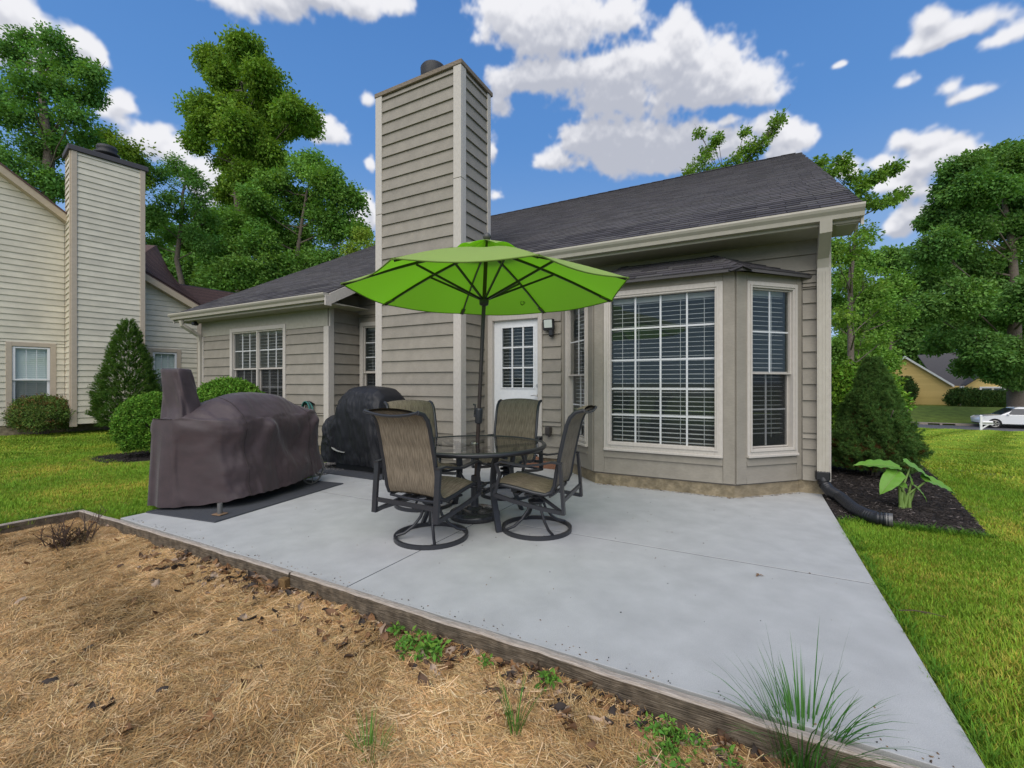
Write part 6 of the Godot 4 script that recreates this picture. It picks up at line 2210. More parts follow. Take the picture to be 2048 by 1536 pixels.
func build_shrubs() -> void:
	rng.seed = 300
	var box_leaf := leaf_cluster(16, 0.055, 0.034, 0.022, Color(0.105, 0.23, 0.030), 0.35, 1.0, 0.0)
	var box2 := leaf_cluster(16, 0.065, 0.045, 0.028, Color(0.110, 0.24, 0.032), 0.35, 1.0, 0.0)
	# two clipped boxwoods
	var s := thing("round_shrub", "clipped round boxwood on the lawn behind the brown cover", "shrub", Vector3(-9.22, -0.03, -3.95), 0.0, "clipped round shrubs")
	shell_shrub(s, "foliage", box_leaf, 2600, Vector3(0.56, 0.53, 0.55), Vector3(0, 0.55, 0), Color(1.0, 1.0, 0.9), 0.2, false, 0.06, 0.80)
	stems(s, 12, 0.4, 0.6, 0.014, MT.bark)
	s = thing("round_shrub", "clipped round boxwood under the wing's window", "shrub", Vector3(-8.35, -0.03, -4.70), 0.0, "clipped round shrubs")
	shell_shrub(s, "foliage", box2, 2400, Vector3(0.70, 0.60, 0.55), Vector3(0, 0.72, 0), Color(1.05, 1.05, 0.9), 0.2, false, 0.06, 0.80)
	stems(s, 12, 0.4, 0.75, 0.014, MT.bark)
	s = thing("round_shrub", "small shrub tip showing behind the far end of the brown cover", "shrub", Vector3(-7.25, -0.03, -4.95), 0.0, "clipped round shrubs")
	shell_shrub(s, "foliage", box2, 700, Vector3(0.34, 0.40, 0.30), Vector3(0, 0.48, 0), Color(1.0, 1.0, 0.9), 0.2, false, 0.06, 0.75)
	stems(s, 6, 0.2, 0.45, 0.01, MT.bark)
	# cone evergreen by the cream chimney
	var need := needle_cluster(34, 0.11, 0.045, 0.0045, Color(0.080, 0.150, 0.035), 0.35)
	var cp := at_d(256, 768, 9.75)
	cp.y = 0.06
	s = thing("cone_shrub", "tall cone-shaped evergreen in front of the cream chimney", "shrub", cp)
	cone_plant(s, need, 4000, 2.50, 0.60, 0.28, Color(1.15, 1.2, 1.0), 0.5, 1.0, 0.22, "foliage", Vector3.ZERO, 0.70)
	stems(s, 9, 0.55, 1.3, 0.018, MT.bark)
	# low azalea under the cream house's window
	var az := at_d(86, 768, 10.3)
	az.y = 0.06
	s = thing("low_shrub", "loose low shrub with reddish tips under the cream house's window", "shrub", az)
	var azl := leaf_cluster(14, 0.075, 0.045, 0.02, Color(0.120, 0.175, 0.040), 0.4, 0.8, 0.0)
	shell_shrub(s, "foliage", azl, 1500, Vector3(0.66, 0.40, 0.55), Vector3(0, 0.46, 0), Color(1.0, 1.0, 1.0), 0.3, false, 0.14, 0.5)
	var azr := leaf_cluster(10, 0.06, 0.035, 0.015, Color(0.16, 0.075, 0.03), 0.4, 0.8, 0.0)
	shell_shrub(s, "young_leaves", azr, 220, Vector3(0.68, 0.42, 0.57), Vector3(0, 0.48, 0), Color(1.0, 1.0, 1.0), 0.3, false, 0.14, 0.85)
	stems(s, 22, 0.55, 0.5, 0.008, MT.bark)
	# dwarf spruce in the mulch bed
	var sp := at_d(1745, 768, 6.05)
	sp.y = 0.0
	s = thing("dwarf_spruce", "dense dwarf spruce with bronze inner needles in the mulch bed", "shrub", sp)
	var nd := needle_cluster(60, 0.085, 0.042, 0.0022, Color(0.105, 0.205, 0.055), 0.35)
	cone_plant(s, nd, 7800, 1.54, 0.475, 0.10, Color(1.0, 1.0, 1.0), 0.35, 0.95, 0.34, "foliage", Vector3.ZERO, 0.88)
	var br := needle_cluster(44, 0.075, 0.036, 0.0022, Color(0.115, 0.062, 0.024), 0.35)
	cone_plant(s, br, 3000, 1.38, 0.475, 0.12, Color(1, 1, 1), 0.35, 0.9, 0.30, "bronze_needles", Vector3(-0.5, 0.0, 0.6))
	stems(s, 10, 0.4, 0.9, 0.02, MT.bark)
	# bright shrub behind it, with long shoots, beside the house end
	var bp := at_d(1706, 768, 8.8)
	bp.y = -0.03
	s = thing("tall_shrub", "bright yellow-green leafy shrub behind the dwarf spruce", "shrub", bp)
	var bl := leaf_cluster(16, 0.13, 0.085, 0.045, Color(0.12, 0.24, 0.028), 0.35, 0.9, 0.0)
	shell_shrub(s, "foliage", bl, 1300, Vector3(0.75, 0.78, 0.75), Vector3(0, 0.80, 0), Color(1, 1, 0.9), 0.3, false, 0.16, 0.55)
	stems(s, 20, 0.6, 1.25, 0.012, MT.bark)
	# shrub at the corner of the yellow house, hedge before it
	var yp := at_z(1806, 800, -63.8)
	yp.y = terrain(yp.x, yp.z)
	s = thing("leafy_shrub", "leafy shrub at the corner of the yellow house", "shrub", yp)
	var yl := leaf_cluster(24, 0.28, 0.16, 0.10, Color(0.075, 0.135, 0.035), 0.35)
	shell_shrub(s, "foliage", yl, 420, Vector3(1.1, 1.45, 1.0), Vector3(0, 1.5, 0), Color(1, 1, 1), 0.25, false, 0.15, 0.6)
	stems(s, 8, 0.6, 1.6, 0.03, MT.bark)
	for q in [[1928, 0.9, "dark hedge shrub beside the yellow house's wall end"], [1960, 0.75, "dark hedge shrub below the yellow house's front window"], [1995, 0.75, "dark hedge shrub between the front window and the huge tree's trunk"]]:
		var hp := at_z(q[0], 815, -63.0)
		hp.y = terrain(hp.x, hp.z)
		s = thing("hedge_shrub", q[2], "hedge", hp, 0.0, "dark hedge before the yellow house")
		shell_shrub(s, "foliage", yl, 380, Vector3(1.35, q[1], 0.9), Vector3(0, q[1] * 0.9, 0), Color(1, 1, 1), 0.25, false, 0.12, 0.6)
		stems(s, 8, 0.6, 0.8, 0.03, MT.bark)

func cone_plant(par: Node3D, mesh: ArrayMesh, n: int, h: float, r: float, y0: float, tint: Color, up: float, e: float, lump: float, called := "foliage", shift := Vector3.ZERO, slim := 0.95) -> void:
	var nz := FastNoiseLite.new()
	nz.frequency = 2.3
	nz.seed = 6
	var xfs := []
	var tints := []
	while xfs.size() < n:
		var t := rf(0, 1)
		var prof := pow(1.0 - t, slim) * (0.72 + 0.28 * smoothstep(0.0, 0.16, t)) + 0.02
		if rf(0, 1) > prof + 0.12: continue
		var a := rf(0, TAU)
		var d := Vector3(cos(a), 0, sin(a))
		var b := 1.0 + lump * 2.0 * nz.get_noise_3d(d.x * 1.2, t * h * 1.3, d.z * 1.2)
		if b < 1.0 - lump * 0.62 and rf(0, 1) < 0.7: continue        # gaps between the boughs
		var k := lerpf(0.62, 1.0, pow(rf(0, 1), 0.3))
		var p := d * r * prof * b * k + Vector3(0, y0 + t * (h - y0), 0)
		if shift != Vector3.ZERO and nz.get_noise_3d(p.x * 2.4 + 7.0, p.y * 2.4, p.z * 2.4) < 0.02: continue
		xfs.append(Transform3D(aim((d + Vector3(0, up + t * 0.8, 0) + rdir() * 0.35).normalized(), rf(0, TAU), rf(0.7, 1.15) * e), p))
		tints.append(vary(tint, 0.22))
	many(par, called, mesh, MT.leaf, xfs, tints)

func elephant_ear() -> void:
	rng.seed = 41
	var base := at_y(1806, 1012, 0.02)
	var p := thing("elephant_ear_plant", "broad-leaved plant with heart-shaped leaves growing in the mulch", "plant", base)
	var R := cam_point(1, 0).normalized()
	var F := cam_point(0, 1).normalized()
	var U := Vector3.UP
	var k := 4.55 / FOC * 0.86
	# [tip dx, tip dy of the stalk's head, leaf direction (right, up, away), length, width] in pixels of the photograph from the base
	for q in [[-22, 90, Vector3(-0.86, 0.12, 0.3), 78, 50, Vector3(0.2, 0.9, -0.35)], [-28, 72, Vector3(-0.75, -0.52, -0.3), 66, 40, Vector3(-0.3, 0.7, -0.6)], [18, 92, Vector3(0.82, -0.48, -0.1), 76, 44, Vector3(0.3, 0.8, -0.45)], [48, 62, Vector3(0.9, -0.35, -0.35), 62, 40, Vector3(0.2, 0.85, -0.5)], [-18, 52, Vector3(-0.3, 0.1, -0.9), 34, 20, Vector3(-0.2, 0.8, 0.4)], [18, 56, Vector3(0.1, 0.75, 0.3), 34, 14, Vector3(0.5, 0.2, -0.8)], [22, 44, Vector3(0.5, -0.7, -0.4), 36, 16, Vector3(0.5, 0.5, -0.5)]]:
		var head: Vector3 = (R * q[0] + U * q[1]) * k + F * rf(-0.06, 0.06)
		var st := Geo.new()
		var foot := R * rf(-0.05, 0.06) + F * rf(-0.03, 0.03)
		st.tube([foot + U * -0.03, foot.lerp(head, 0.4) + U * 0.05 + R * signf(q[0]) * -0.01, head], [0.017, 0.011, 0.006], 8)
		part(p, "stalk", st.done(), MT.stalk)
		var d: Vector3 = (R * q[2].x + U * q[2].y + F * q[2].z).normalized()
		var nn: Vector3 = (R * q[5].x + U * q[5].y + F * q[5].z)
		var s := d.cross(nn).normalized()
		nn = s.cross(d).normalized()
		var L: float = q[3] * k * 0.90
		var W: float = q[4] * k * 1.0
		var rows := []
		for i in 15:
			var t := -0.26 + 1.26 * i / 14.0
			var hw := 0.0
			if t < 0.0: hw = W * 0.5 * sqrt(maxf(0.0, 1.0 - pow(t / 0.27, 2.0))) * 0.86
			else: hw = W * 0.5 * (1.0 - pow(t, 1.9)) * (0.86 + 0.3 * t)
			var row := PackedVector3Array()
			for j in 13:
				var x := (j / 12.0) * 2.0 - 1.0
				var c := head + d * (L * t) + s * (x * hw)
				if t < 0.0: c += s * signf(x) * 0.12 * W * absf(x)* 0.5
				c += nn * (0.10 * W * absf(x) * (1.0 - 0.3 * absf(x)) - 0.22 * L * t * t + 0.012 * sin(t * 22.0 + absf(x) * 3.0) * absf(x) * W * 3.0)
				row.append(c)
			rows.append(row)
		var g := Geo.new()
		g.grid(rows)
		var lf := part(p, "leaf_blade", g.done(), MT.bigleaf)
		g = Geo.new()
		var rib := []
		for i in 15: rib.append(rows[i][6] + nn * 0.001)
		g.tube(rib, 0.0025, 5)
		part(lf, "midrib", g.done(), MT.stalk)

func blade_tuft(n: int, h: float, w: float, spread: float, col: Color, e: float, bend := 0.5) -> ArrayMesh:
	var g := Geo.new()
	for i in n:
		var a := rf(0, TAU)
		var d := Vector3(cos(a), 0, sin(a))
		var b := d * spread * rf(0, 1) * 0.5 + Vector3(rf(-1, 1), 0, rf(-1, 1)) * spread * 0.5
		var hh := h * rf(0.6, 1.15)
		var lean := d * hh * bend * rf(0.1, 1.2)
		var s := d.cross(Vector3.UP) * w * 0.5
		var p1 := b + Vector3(0, hh * 0.55, 0) + lean * 0.35
		var p2 := b + Vector3(0, hh * (1.0 - bend * 0.2), 0) + lean
		g.tint = vary(col, e)
		g.quad(b - s, b + s, p1 + s * 0.85, p1 - s * 0.85)
		g.tri(p1 - s * 0.85, p1 + s * 0.85, p2)
	return g.done()

func in_poly(x: float, z: float, poly: PackedVector2Array) -> bool:
	return Geometry2D.is_point_in_polygon(Vector2(x, z), poly)
var mulch_poly := PackedVector2Array([Vector2(0.655, -5.06), Vector2(1.0, -5.08), Vector2(1.66, -5.07), Vector2(1.70, -5.25), Vector2(1.86, -6.3), Vector2(2.06, -7.6), Vector2(2.25, -9.2), Vector2(2.1, -14.0), Vector2(0.725, -14.0), Vector2(0.725, -6.1), Vector2(0.655, -6.1)])
func lawn_free(x: float, z: float) -> bool:
	if x > -5.80 and x < 0.735 and z > -1.94: return false                 # straw bed
	if x > -5.14 and x < 0.66 and z > -6.3 and z <= -1.9: return false     # patio
	if x > -10.7 and x < 0.75 and z < -5.3: return false                   # house
	if x > -5.95 and z < -4.05 and x < -5.1 and z > -5.4: return false     # gravel
	if in_poly(x, z, mulch_poly): return false
	if x < -8.2 and x > -9.9 and z > -4.45 and z < -3.35: return Vector2(x + 9.3, z + 3.9).length() > 0.78
	return true

func build_grass() -> void:
	rng.seed = 500
	var col := Color(0.215, 0.345, 0.036)
	var kinds := []
	for i in 3:
		kinds.append(blade_tuft(12, 0.055, 0.0042, 0.045, col, 0.30, 0.7))
	for i in 2:
		kinds.append(blade_tuft(9, 0.05, 0.0042, 0.045, Color(0.38, 0.375, 0.065), 0.3, 0.9))
	var mid := []
	for i in 3:
		mid.append(blade_tuft(16, 0.055, 0.009, 0.13, col if i < 2 else Color(0.33, 0.37, 0.055), 0.32, 0.8))
	var nz := FastNoiseLite.new()
	nz.frequency = 0.55
	nz.seed = 12
	nz.fractal_octaves = 3
	var X := []
	var T := []
	for i in 8:
		X.append([])
		T.append([])
	# zones: [x0, x1, z0, z1, tufts per square metre, far kind]
	for q in [[0.66, 2.6, -5.3, -1.2, 2300.0, 0], [2.6, 4.2, -5.3, -2.2, 1300.0, 0], [1.4, 5.5, -8.2, -5.0, 900.0, 0], [1.9, 12.0, -20.0, -7.5, 150.0, 1], [2.0, 24.0, -47.4, -20.0, 26.0, 2], [4.2, 11.0, -8.0, -3.0, 240.0, 1], [-7.6, -5.1, -4.1, 0.6, 1300.0, 0], [-10.8, -7.6, -5.3, 0.6, 600.0, 0], [-14.8, -10.8, -7.6, 0.5, 300.0, 1], [-16.5, -14.8, -6.0, 0.0, 220.0, 1]]:
		var cnt := int((q[1] - q[0]) * (q[3] - q[2]) * q[4])
		for i in cnt:
			var x := rf(q[0], q[1])
			var z := rf(q[2], q[3])
			if not lawn_free(x, z): continue
			var v := nz.get_noise_2d(x, z)
			var st := 0.5 + 0.5 * sin((x * 0.94 + z * 0.34) * 3.4 + v * 2.0)       # mowing stripes
			var k: int
			if q[5]: k = 5 + (2 if rf(0, 1) < 0.30 + 0.3 * v else rng.randi() % 2)
			else: k = (3 + rng.randi() % 2) if rf(0, 1) < 0.30 + 0.55 * v else rng.randi() % 3
			var sc := rf(0.75, 1.2) * (1.15 if v < -0.2 else 1.0) * (0.9 + 0.2 * st)
			X[k].append(Transform3D(Basis(Vector3.UP, rf(0, TAU)).rotated(Vector3(1, 0, 0), (st - 0.5) * 0.3) * Basis.from_scale(Vector3(q[5] if q[5] else 1.0, sc * (1.3 if q[5] == 2 else 1.0), q[5] if q[5] else 1.0)), Vector3(x, terrain(x, z) - 0.006, z)))
			T[k].append(vary(Color(1.0 + 0.22 * v + 0.06 * st, 1.0 + 0.06 * v + 0.05 * st, 1.0), 0.13))
	var root := thing("grass", "short mown grass blades covering the lawn", "", Vector3.ZERO)
	root.set_meta("kind", "stuff")
	for k in 8:
		if X[k].size():
			var o := many(root, "grass_blades", kinds[k] if k < 5 else mid[k - 5], MT.grass, X[k], T[k])
			o.set_meta("kind", "stuff")
	# ragged taller grass along the patio and the mulch
	X = []
	T = []
	var tall := blade_tuft(9, 0.10, 0.0045, 0.05, Color(0.085, 0.19, 0.02), 0.3, 0.8)
	for i in 900:
		var p: Vector3
		if i < 260: p = Vector3(0.675 + rf(0, 0.03), -0.04, rf(-5.0, -1.2))
		elif i < 560: p = Vector3(rf(0.72, 1.7), -0.04, -5.045 + rf(-0.02, 0.06))
		elif i < 700: p = Vector3(-5.165 - rf(0, 0.04), -0.04, rf(-4.0, -1.95))
		else: p = Vector3(-5.84 - rf(0, 0.06), -0.04, rf(-1.9, 0.5))
		X.append(Transform3D(Basis(Vector3.UP, rf(0, TAU)) * Basis.from_scale(Vector3.ONE * rf(0.4, 0.95)), p))
		T.append(vary(Color.WHITE, 0.2))
	var o2 := many(self, "edge_grass", tall, MT.grass, X, T)
	tag(o2, "taller uncut grass along the patio and mulch edges", "", "", "stuff")

# ---------------------------------------------------------------- straw bed
var bed_nz := FastNoiseLite.new()
func bed_y(x: float, z: float) -> float:
	var y := -0.108 + 0.034 * bed_nz.get_noise_2d(x, z) + 0.018 * bed_nz.get_noise_2d(x * 3.1 + 9.0, z * 3.1)
	return y + 0.012 * smoothstep(0.35, 0.0, z + 1.86)
func build_bed() -> void:
	bed_nz.seed = 21
	bed_nz.frequency = 1.5
	bed_nz.fractal_octaves = 3
	rng.seed = 600
	var rows := []
	var nz := 74
	var nx := 110
	for j in nz + 1:
		var row := PackedVector3Array()
		var z := lerpf(4.02, -1.905, j / float(nz))
		z = -1.905 + 5.925 * pow(1.0 - j / float(nz), 1.5)
		for i in nx + 1:
			var x := lerpf(-5.80, 0.72, i / float(nx))
			row.append(Vector3(x, bed_y(x, z), z))
		rows.append(row)
	var g := Geo.new()
	g.grid(rows)
	structure("straw_bed", "dry planting bed under matted straw beside the patio", g, MT.strawsoil)
	# matted straw: little swatches of bent stalks laid over one another
	var sw := []
	for v in 4:
		g = Geo.new()
		for i in 42:
			var a := rf(-1.2, 1.2) + (0.0 if v < 3 else rf(0, TAU))
			var d := Vector3(cos(a), rf(-0.12, 0.12), sin(a))
			var c := Vector3(rf(-0.065, 0.065), rf(0.0, 0.013), rf(-0.065, 0.065))
			var l := rf(0.018, 0.052)
			var s := d.cross(Vector3.UP).normalized() * rf(0.0006, 0.0013)
			var b := Vector3(rf(-0.006, 0.006), rf(-0.002, 0.012), rf(-0.006, 0.006))
			var e := [Color(0.70, 0.49, 0.25), Color(0.62, 0.41, 0.19), Color(0.78, 0.60, 0.35), Color(0.52, 0.32, 0.14), Color(0.30, 0.20, 0.10)][rng.randi() % 5] as Color
			g.tint = vary(e, 0.15)
			var p0 := c - d * l
			var p1 := c + b
			var p2 := c + d * l + b * 0.5
			g.quad(p0 - s, p0 + s, p1 + s, p1 - s)
			g.quad(p1 - s, p1 + s, p2 + s * 0.6, p2 - s * 0.6)
		sw.append(g.done())
	var pn := FastNoiseLite.new()
	pn.frequency = 1.2
	pn.seed = 33
	pn.fractal_octaves = 4
	var X := [[], [], [], []]
	var T := [[], [], [], []]
	for q in [[-3.2, 0.70, -1.86, 0.2, 2500.0], [-5.78, -3.2, -1.86, 0.6, 1700.0]]:
		for i in int((q[1] - q[0]) * (q[3] - q[2]) * q[4]):
			var x := rf(q[0], q[1])
			var z := rf(q[2], q[3])
			var v := pn.get_noise_2d(x, z)
			if v < -0.22 and rf(0, 1) < 0.75: continue              # bare patches
			if z < -1.80 and rf(0, 1) < 0.5: continue
			var k := rng.randi() % 4
			var slope := Vector3((bed_y(x + 0.03, z) - bed_y(x - 0.03, z)) / 0.06, 1.0, 0)
			var n := Vector3(-slope.x, 1.0, -(bed_y(x, z + 0.03) - bed_y(x, z - 0.03)) / 0.06).normalized()
			var turn := -0.5 + 2.2 * pn.get_noise_2d(x * 0.7 + 50.0, z * 0.7)
			X[k].append(Transform3D(aim(n, turn + rf(-0.5, 0.5), rf(0.8, 1.25)), Vector3(x, bed_y(x, z) + rf(-0.004, 0.006), z)))
			var e := clampf(0.93 + 0.55 * v, 0.6, 1.25)
			T[k].append(vary(Color(e, e * (0.98 + 0.05 * v), e * (0.95 + 0.12 * v)), 0.10))
	var root := thing("straw", "matted golden straw mulch over the planting bed", "", Vector3(-2, -0.12, -1))
	root.set_meta("kind", "stuff")
	for k in 4:
		var xs := []
		for t in X[k]: xs.append(Transform3D(t.basis, t.origin - root.position))
		many(root, "straw_stalks", sw[k], MT.straw, xs, T[k]).set_meta("kind", "stuff")
	# dead leaves and bark bits, thick along the board
	var lf := []
	for v in 3:
		g = Geo.new()
		g.tint = Color.WHITE
		var rws := []
		for i in 7:
			var t := i / 6.0
			var hw := 0.014 * sin(PI * pow(t, 0.8)) * (1.0 + 0.35 * sin(t * 16.0 + v))
			var row := PackedVector3Array()
			for j in 5:
				var s: float = (j - 2) / 2.0
				row.append(Vector3(s * hw, 0.008 * sin(t * 5.0 + v) + 0.009 * absf(s) * (1 if v else -1) + 0.004, (t - 0.5) * 0.065))
			rws.append(row)
		g.grid(rws)
		lf.append(g.done())
	var LX := [[], [], []]
	var LT := [[], [], []]
	for i in 1050:
		var near := i < 850
		var x := rf(-4.2, 0.6) if near else rf(-5.6, 0.5)
		var z := -1.85 + (absf(rf(0, 1) * rf(0, 1)) * 0.42 if near else rf(0.0, 2.0))
		if near and pn.get_noise_2d(x * 2.0, 4.0) < -0.05 and rf(0, 1) < 0.7: continue
		if not near and rf(0, 1) < 0.45: continue
		var k := rng.randi() % 3
		LX[k].append(Transform3D(Basis.from_euler(Vector3(rf(-0.5, 0.5), rf(0, TAU), rf(-0.5, 0.5))) * Basis.from_scale(Vector3.ONE * rf(0.6, 1.6)), Vector3(x, bed_y(x, z) + 0.018, z)))
		LT[k].append([Color(0.16, 0.09, 0.05), Color(0.10, 0.065, 0.045), Color(0.36, 0.27, 0.20), Color(0.055, 0.045, 0.04), Color(0.22, 0.12, 0.06)][rng.randi() % 5] * rf(0.8, 1.2))
	root = thing("leaf_litter", "dry brown leaves and bark bits scattered on the straw", "", Vector3(-2, -0.12, -1.6))
	root.set_meta("kind", "stuff")
	for k in 3:
		var xs := []
		for t in LX[k]: xs.append(Transform3D(t.basis, t.origin - root.position))
		many(root, "dead_leaves", lf[k], MT.deadleaf, xs, LT[k]).set_meta("kind", "stuff")

func build_weeds() -> void:
	rng.seed = 700
	# grass clump over the board by the patio corner
	for q in [["grass_clump", "large arching grass clump leaning over the edging board", 1600, 1560, 175, 0.39, 0.006, 0.10, Color(0.055, 0.155, 0.030), 0.95], ["grass_clump", "small upright grass clump alone on the straw", 1030, 1490, 26, 0.24, 0.006, 0.03, Color(0.085, 0.20, 0.035), 0.55], ["grass_clump", "fine low grass clump in the straw at the bed's open side", 735, 1535, 44, 0.15, 0.004, 0.06, Color(0.10, 0.20, 0.035), 0.8], ["grass_clump", "tiny tuft of fine grass between the two larger clumps", 1275, 1530, 24, 0.07, 0.003, 0.03, Color(0.11, 0.21, 0.03), 0.5]]:
		var p := at_y(q[2], q[3], -0.125)
		p.y = bed_y(p.x, p.z)
		if q[4] > 150: p = at_y(1605, 1545, -0.125)
		var c := thing(q[0], q[1], "grass", p, 0.0, "grass clumps in the straw bed")
		var g := Geo.new()
		for i in q[4]:
			var a := rf(0, TAU)
			var d := Vector3(cos(a), 0, sin(a))
			var L: float = q[5] * rf(0.55, 1.1)
			var b: Vector3 = d * q[7] * sqrt(rf(0, 1))
			var out: float = q[9] * rf(0.25, 1.0)
			var tall: bool = q[4] > 150 and i < 4
			if tall:
				L = 0.46 + 0.05 * i
				out = 0.12
			var s: Vector3 = d.cross(Vector3.UP).normalized() * q[6] * 0.5 * rf(0.6, 1.1)
			g.tint = vary(q[8], 0.25)
			var pv := b
			var N := 5
			for k in N:
				var t1 := (k + 1) / float(N)
				var an := (PI * 0.5) * (1.0 - out * t1 * 1.15)
				var nx := pv + (d * cos(an) + Vector3(0, sin(an), 0)) * (L / N)
				var w0 := 1.0 - pow(k / float(N), 2.0)
				var w1 := 1.0 - pow(t1, 2.0)
				g.quad(pv - s * w0, pv + s * w0, nx + s * w1, nx - s * w1)
				pv = nx
		part(c, "blades", g.done(), MT.leafgloss)
	# flat weeds and seedlings by the board
	var wl := leaf_cluster(9, 0.03, 0.05, 0.022, Color(0.10, 0.22, 0.035), 0.3, 0.35, 0.1)
	for q in [["weed", "rosette weed with pale blades at the board's mossy end", 868, 1300, 34, 0.13, 1.1], ["weed", "leafy seedling standing close to the board's face", 842, 1248, 5, 0.03, 0.9], ["weed", "creeping leafy weed between the board and the large grass clump", 1385, 1460, 70, 0.20, 0.75], ["weed", "small leafy weed with an upright dead stalk by the board", 1345, 1420, 26, 0.09, 0.75], ["weed", "lone sprig between the rosette weed and the upright clump", 985, 1340, 5, 0.03, 0.7], ["weed", "pair of sprigs against the board beyond the upright clump", 1118, 1365, 8, 0.04, 0.8]]:
		var p := at_y(q[2], q[3], -0.125)
		p.z = maxf(p.z, -1.80 + q[5] * 0.6)
		p.y = bed_y(p.x, p.z)
		var c := thing(q[0], q[1], "weed", p, 0.0, "weeds along the edging board")
		var xs := []
		var ts := []
		for i in q[4]:
			var a := rf(0, TAU)
			var r: float = q[5] * sqrt(rf(0, 1))
			xs.append(Transform3D(Basis.from_euler(Vector3(rf(-0.4, 0.4), rf(0, TAU), rf(-0.4, 0.4))) * Basis.from_scale(Vector3.ONE * q[6] * rf(0.42, 0.85)), Vector3(cos(a) * r, 0.02 + rf(0, 0.05), sin(a) * r * 0.7)))
			ts.append(vary(Color.WHITE, 0.2))
		many(c, "leaves", wl, MT.leafgloss, xs, ts)
		var g := Geo.new()
		for t in xs:
			var e: Vector3 = t.origin
			g.tube([Vector3(e.x * 0.5, -0.01, e.z * 0.5), e], 0.0015, 4)
		part(c, "stem", g.done(), MT.stalk)
	# dead twiggy shrub at the far corner of the bed
	var dp := at_y(140, 1100, -0.13)
	dp.y = bed_y(dp.x, dp.z)
	var ds := thing("dead_shrub", "leafless twiggy dead shrub in the corner of the straw bed", "shrub", dp)
	var gg := Geo.new()
	for i in 30:
		var a := rf(0, TAU)
		var d := Vector3(cos(a), rf(1.0, 3.0), sin(a)).normalized()
		var L := rf(0.16, 0.34)
		var p0 := Vector3(rf(-0.10, 0.10), -0.01, rf(-0.10, 0.10))
		var p1 := p0 + d * L * 0.5 + rdir() * 0.02
		var p2 := p0 + d * L + rdir() * 0.04
		gg.tube([p0, p1, p2], [0.0045, 0.0035, 0.0018], 5)
		for k in 4:
			var f := p1.lerp(p2, rf(-0.4, 0.9))
			gg.tube([f, f + (d + rdir() * 0.9).normalized() * rf(0.03, 0.09)], [0.0022, 0.001], 4)
	part(ds, "twigs", gg.done(), MT.deadwood)
	var dl := leaf_cluster(6, 0.03, 0.03, 0.012, Color(0.10, 0.06, 0.035), 0.4)
	var xs2 := []
	var ts2 := []
	for i in 70:
		var a := rf(0, TAU)
		xs2.append(Transform3D(Basis.from_euler(Vector3(rf(0, 6), rf(0, 6), rf(0, 6))), Vector3(cos(a) * 0.13 * rf(0, 1), rf(0.0, 0.14), sin(a) * 0.13 * rf(0, 1))))
		ts2.append(vary(Color.WHITE, 0.3))
	many(ds, "withered_leaves", dl, MT.deadleaf, xs2, ts2)
	# a dry leaf and a twig out on the slab and the lawn
	var lf := Geo.new()
	lf.tint = Color(0.20, 0.11, 0.05)
	for i in 3:
		leaf(lf, Vector3(rf(-0.01, 0.01), 0.006, rf(-0.01, 0.01)), Vector3(cos(i * 2.1), 0.05, sin(i * 2.1)), Vector3.UP, 0.035, 0.016)
	var l1 := thing("fallen_leaf", "curled brown leaf lying on the concrete slab", "leaf", at_y(1517, 1152, 0.0))
	part(l1, "blade", lf.done(), MT.deadleaf)
	var tw := Geo.new()
	tw.tube([Vector3(-0.10, 0.0, 0.01), Vector3(-0.03, 0.012, 0.0), Vector3(0.03, 0.01, -0.012), Vector3(0.10, 0.004, -0.01)], [0.003, 0.003, 0.0025, 0.0015], 5)
	tw.tube([Vector3(0.0, 0.01, 0.0), Vector3(0.03, 0.02, 0.035)], [0.002, 0.001], 5)
	var t1 := thing("twig", "thin brown twig lying on the grass beside the patio", "twig", at_y(1842, 1228, 0.0))
	part(t1, "stick", tw.done(), MT.deadwood)

func build_debris() -> void:
	# crumbs, seeds and bits of leaf blown over the slab and gathered along the footing and the board
	rng.seed = 900
	var g := Geo.new()
	g.hexa([Vector3(-0.004, 0, 0.002), Vector3(0.004, 0, 0.003), Vector3(0.003, 0, -0.002), Vector3(-0.003, 0, -0.003), Vector3(-0.003, 0.002, 0.001), Vector3(0.003, 0.003, 0.001), Vector3(0.002, 0.002, -0.001), Vector3(-0.002, 0.003, -0.001)])
	var X := []
	var T := []
	for i in 620:
		var p: Vector3
		var s := rf(0.4, 1.2)
		if i < 130: p = Vector3(rf(-4.9, 0.6), 0.001, rf(-5.3, -1.95))
		elif i < 340:
			var t := rf(0, 1)
			p = Vector3(lerpf(-1.75, -0.2, t), 0.001, -5.405 + absf(rf(-0.05, 0.05)))
			s *= 1.5
		elif i < 440:
			var t := rf(0, 1)
			p = Vector3(lerpf(-0.2, 0.43, t) + rf(0, 0.03), 0.001, lerpf(-5.40, -6.03, t) + rf(0, 0.03))
			s *= 1.5
		else: p = Vector3(rf(-5.0, 0.6), 0.001, -1.935 - absf(rf(0, 1) * rf(0, 1)) * 0.09)
		X.append(Transform3D(Basis.from_euler(Vector3(rf(-0.3, 0.3), rf(0, TAU), rf(-0.3, 0.3))) * Basis.from_scale(Vector3(s * rf(0.5, 1.6), s, s)), p))
		T.append([Color(0.07, 0.05, 0.035), Color(0.15, 0.10, 0.06), Color(0.05, 0.055, 0.05), Color(0.24, 0.17, 0.10)][rng.randi() % 4])
	tag(many(self, "patio_debris", g.done(), MT.chip, X, T), "crumbs and leaf bits blown over the patio slab", "", "", "stuff")

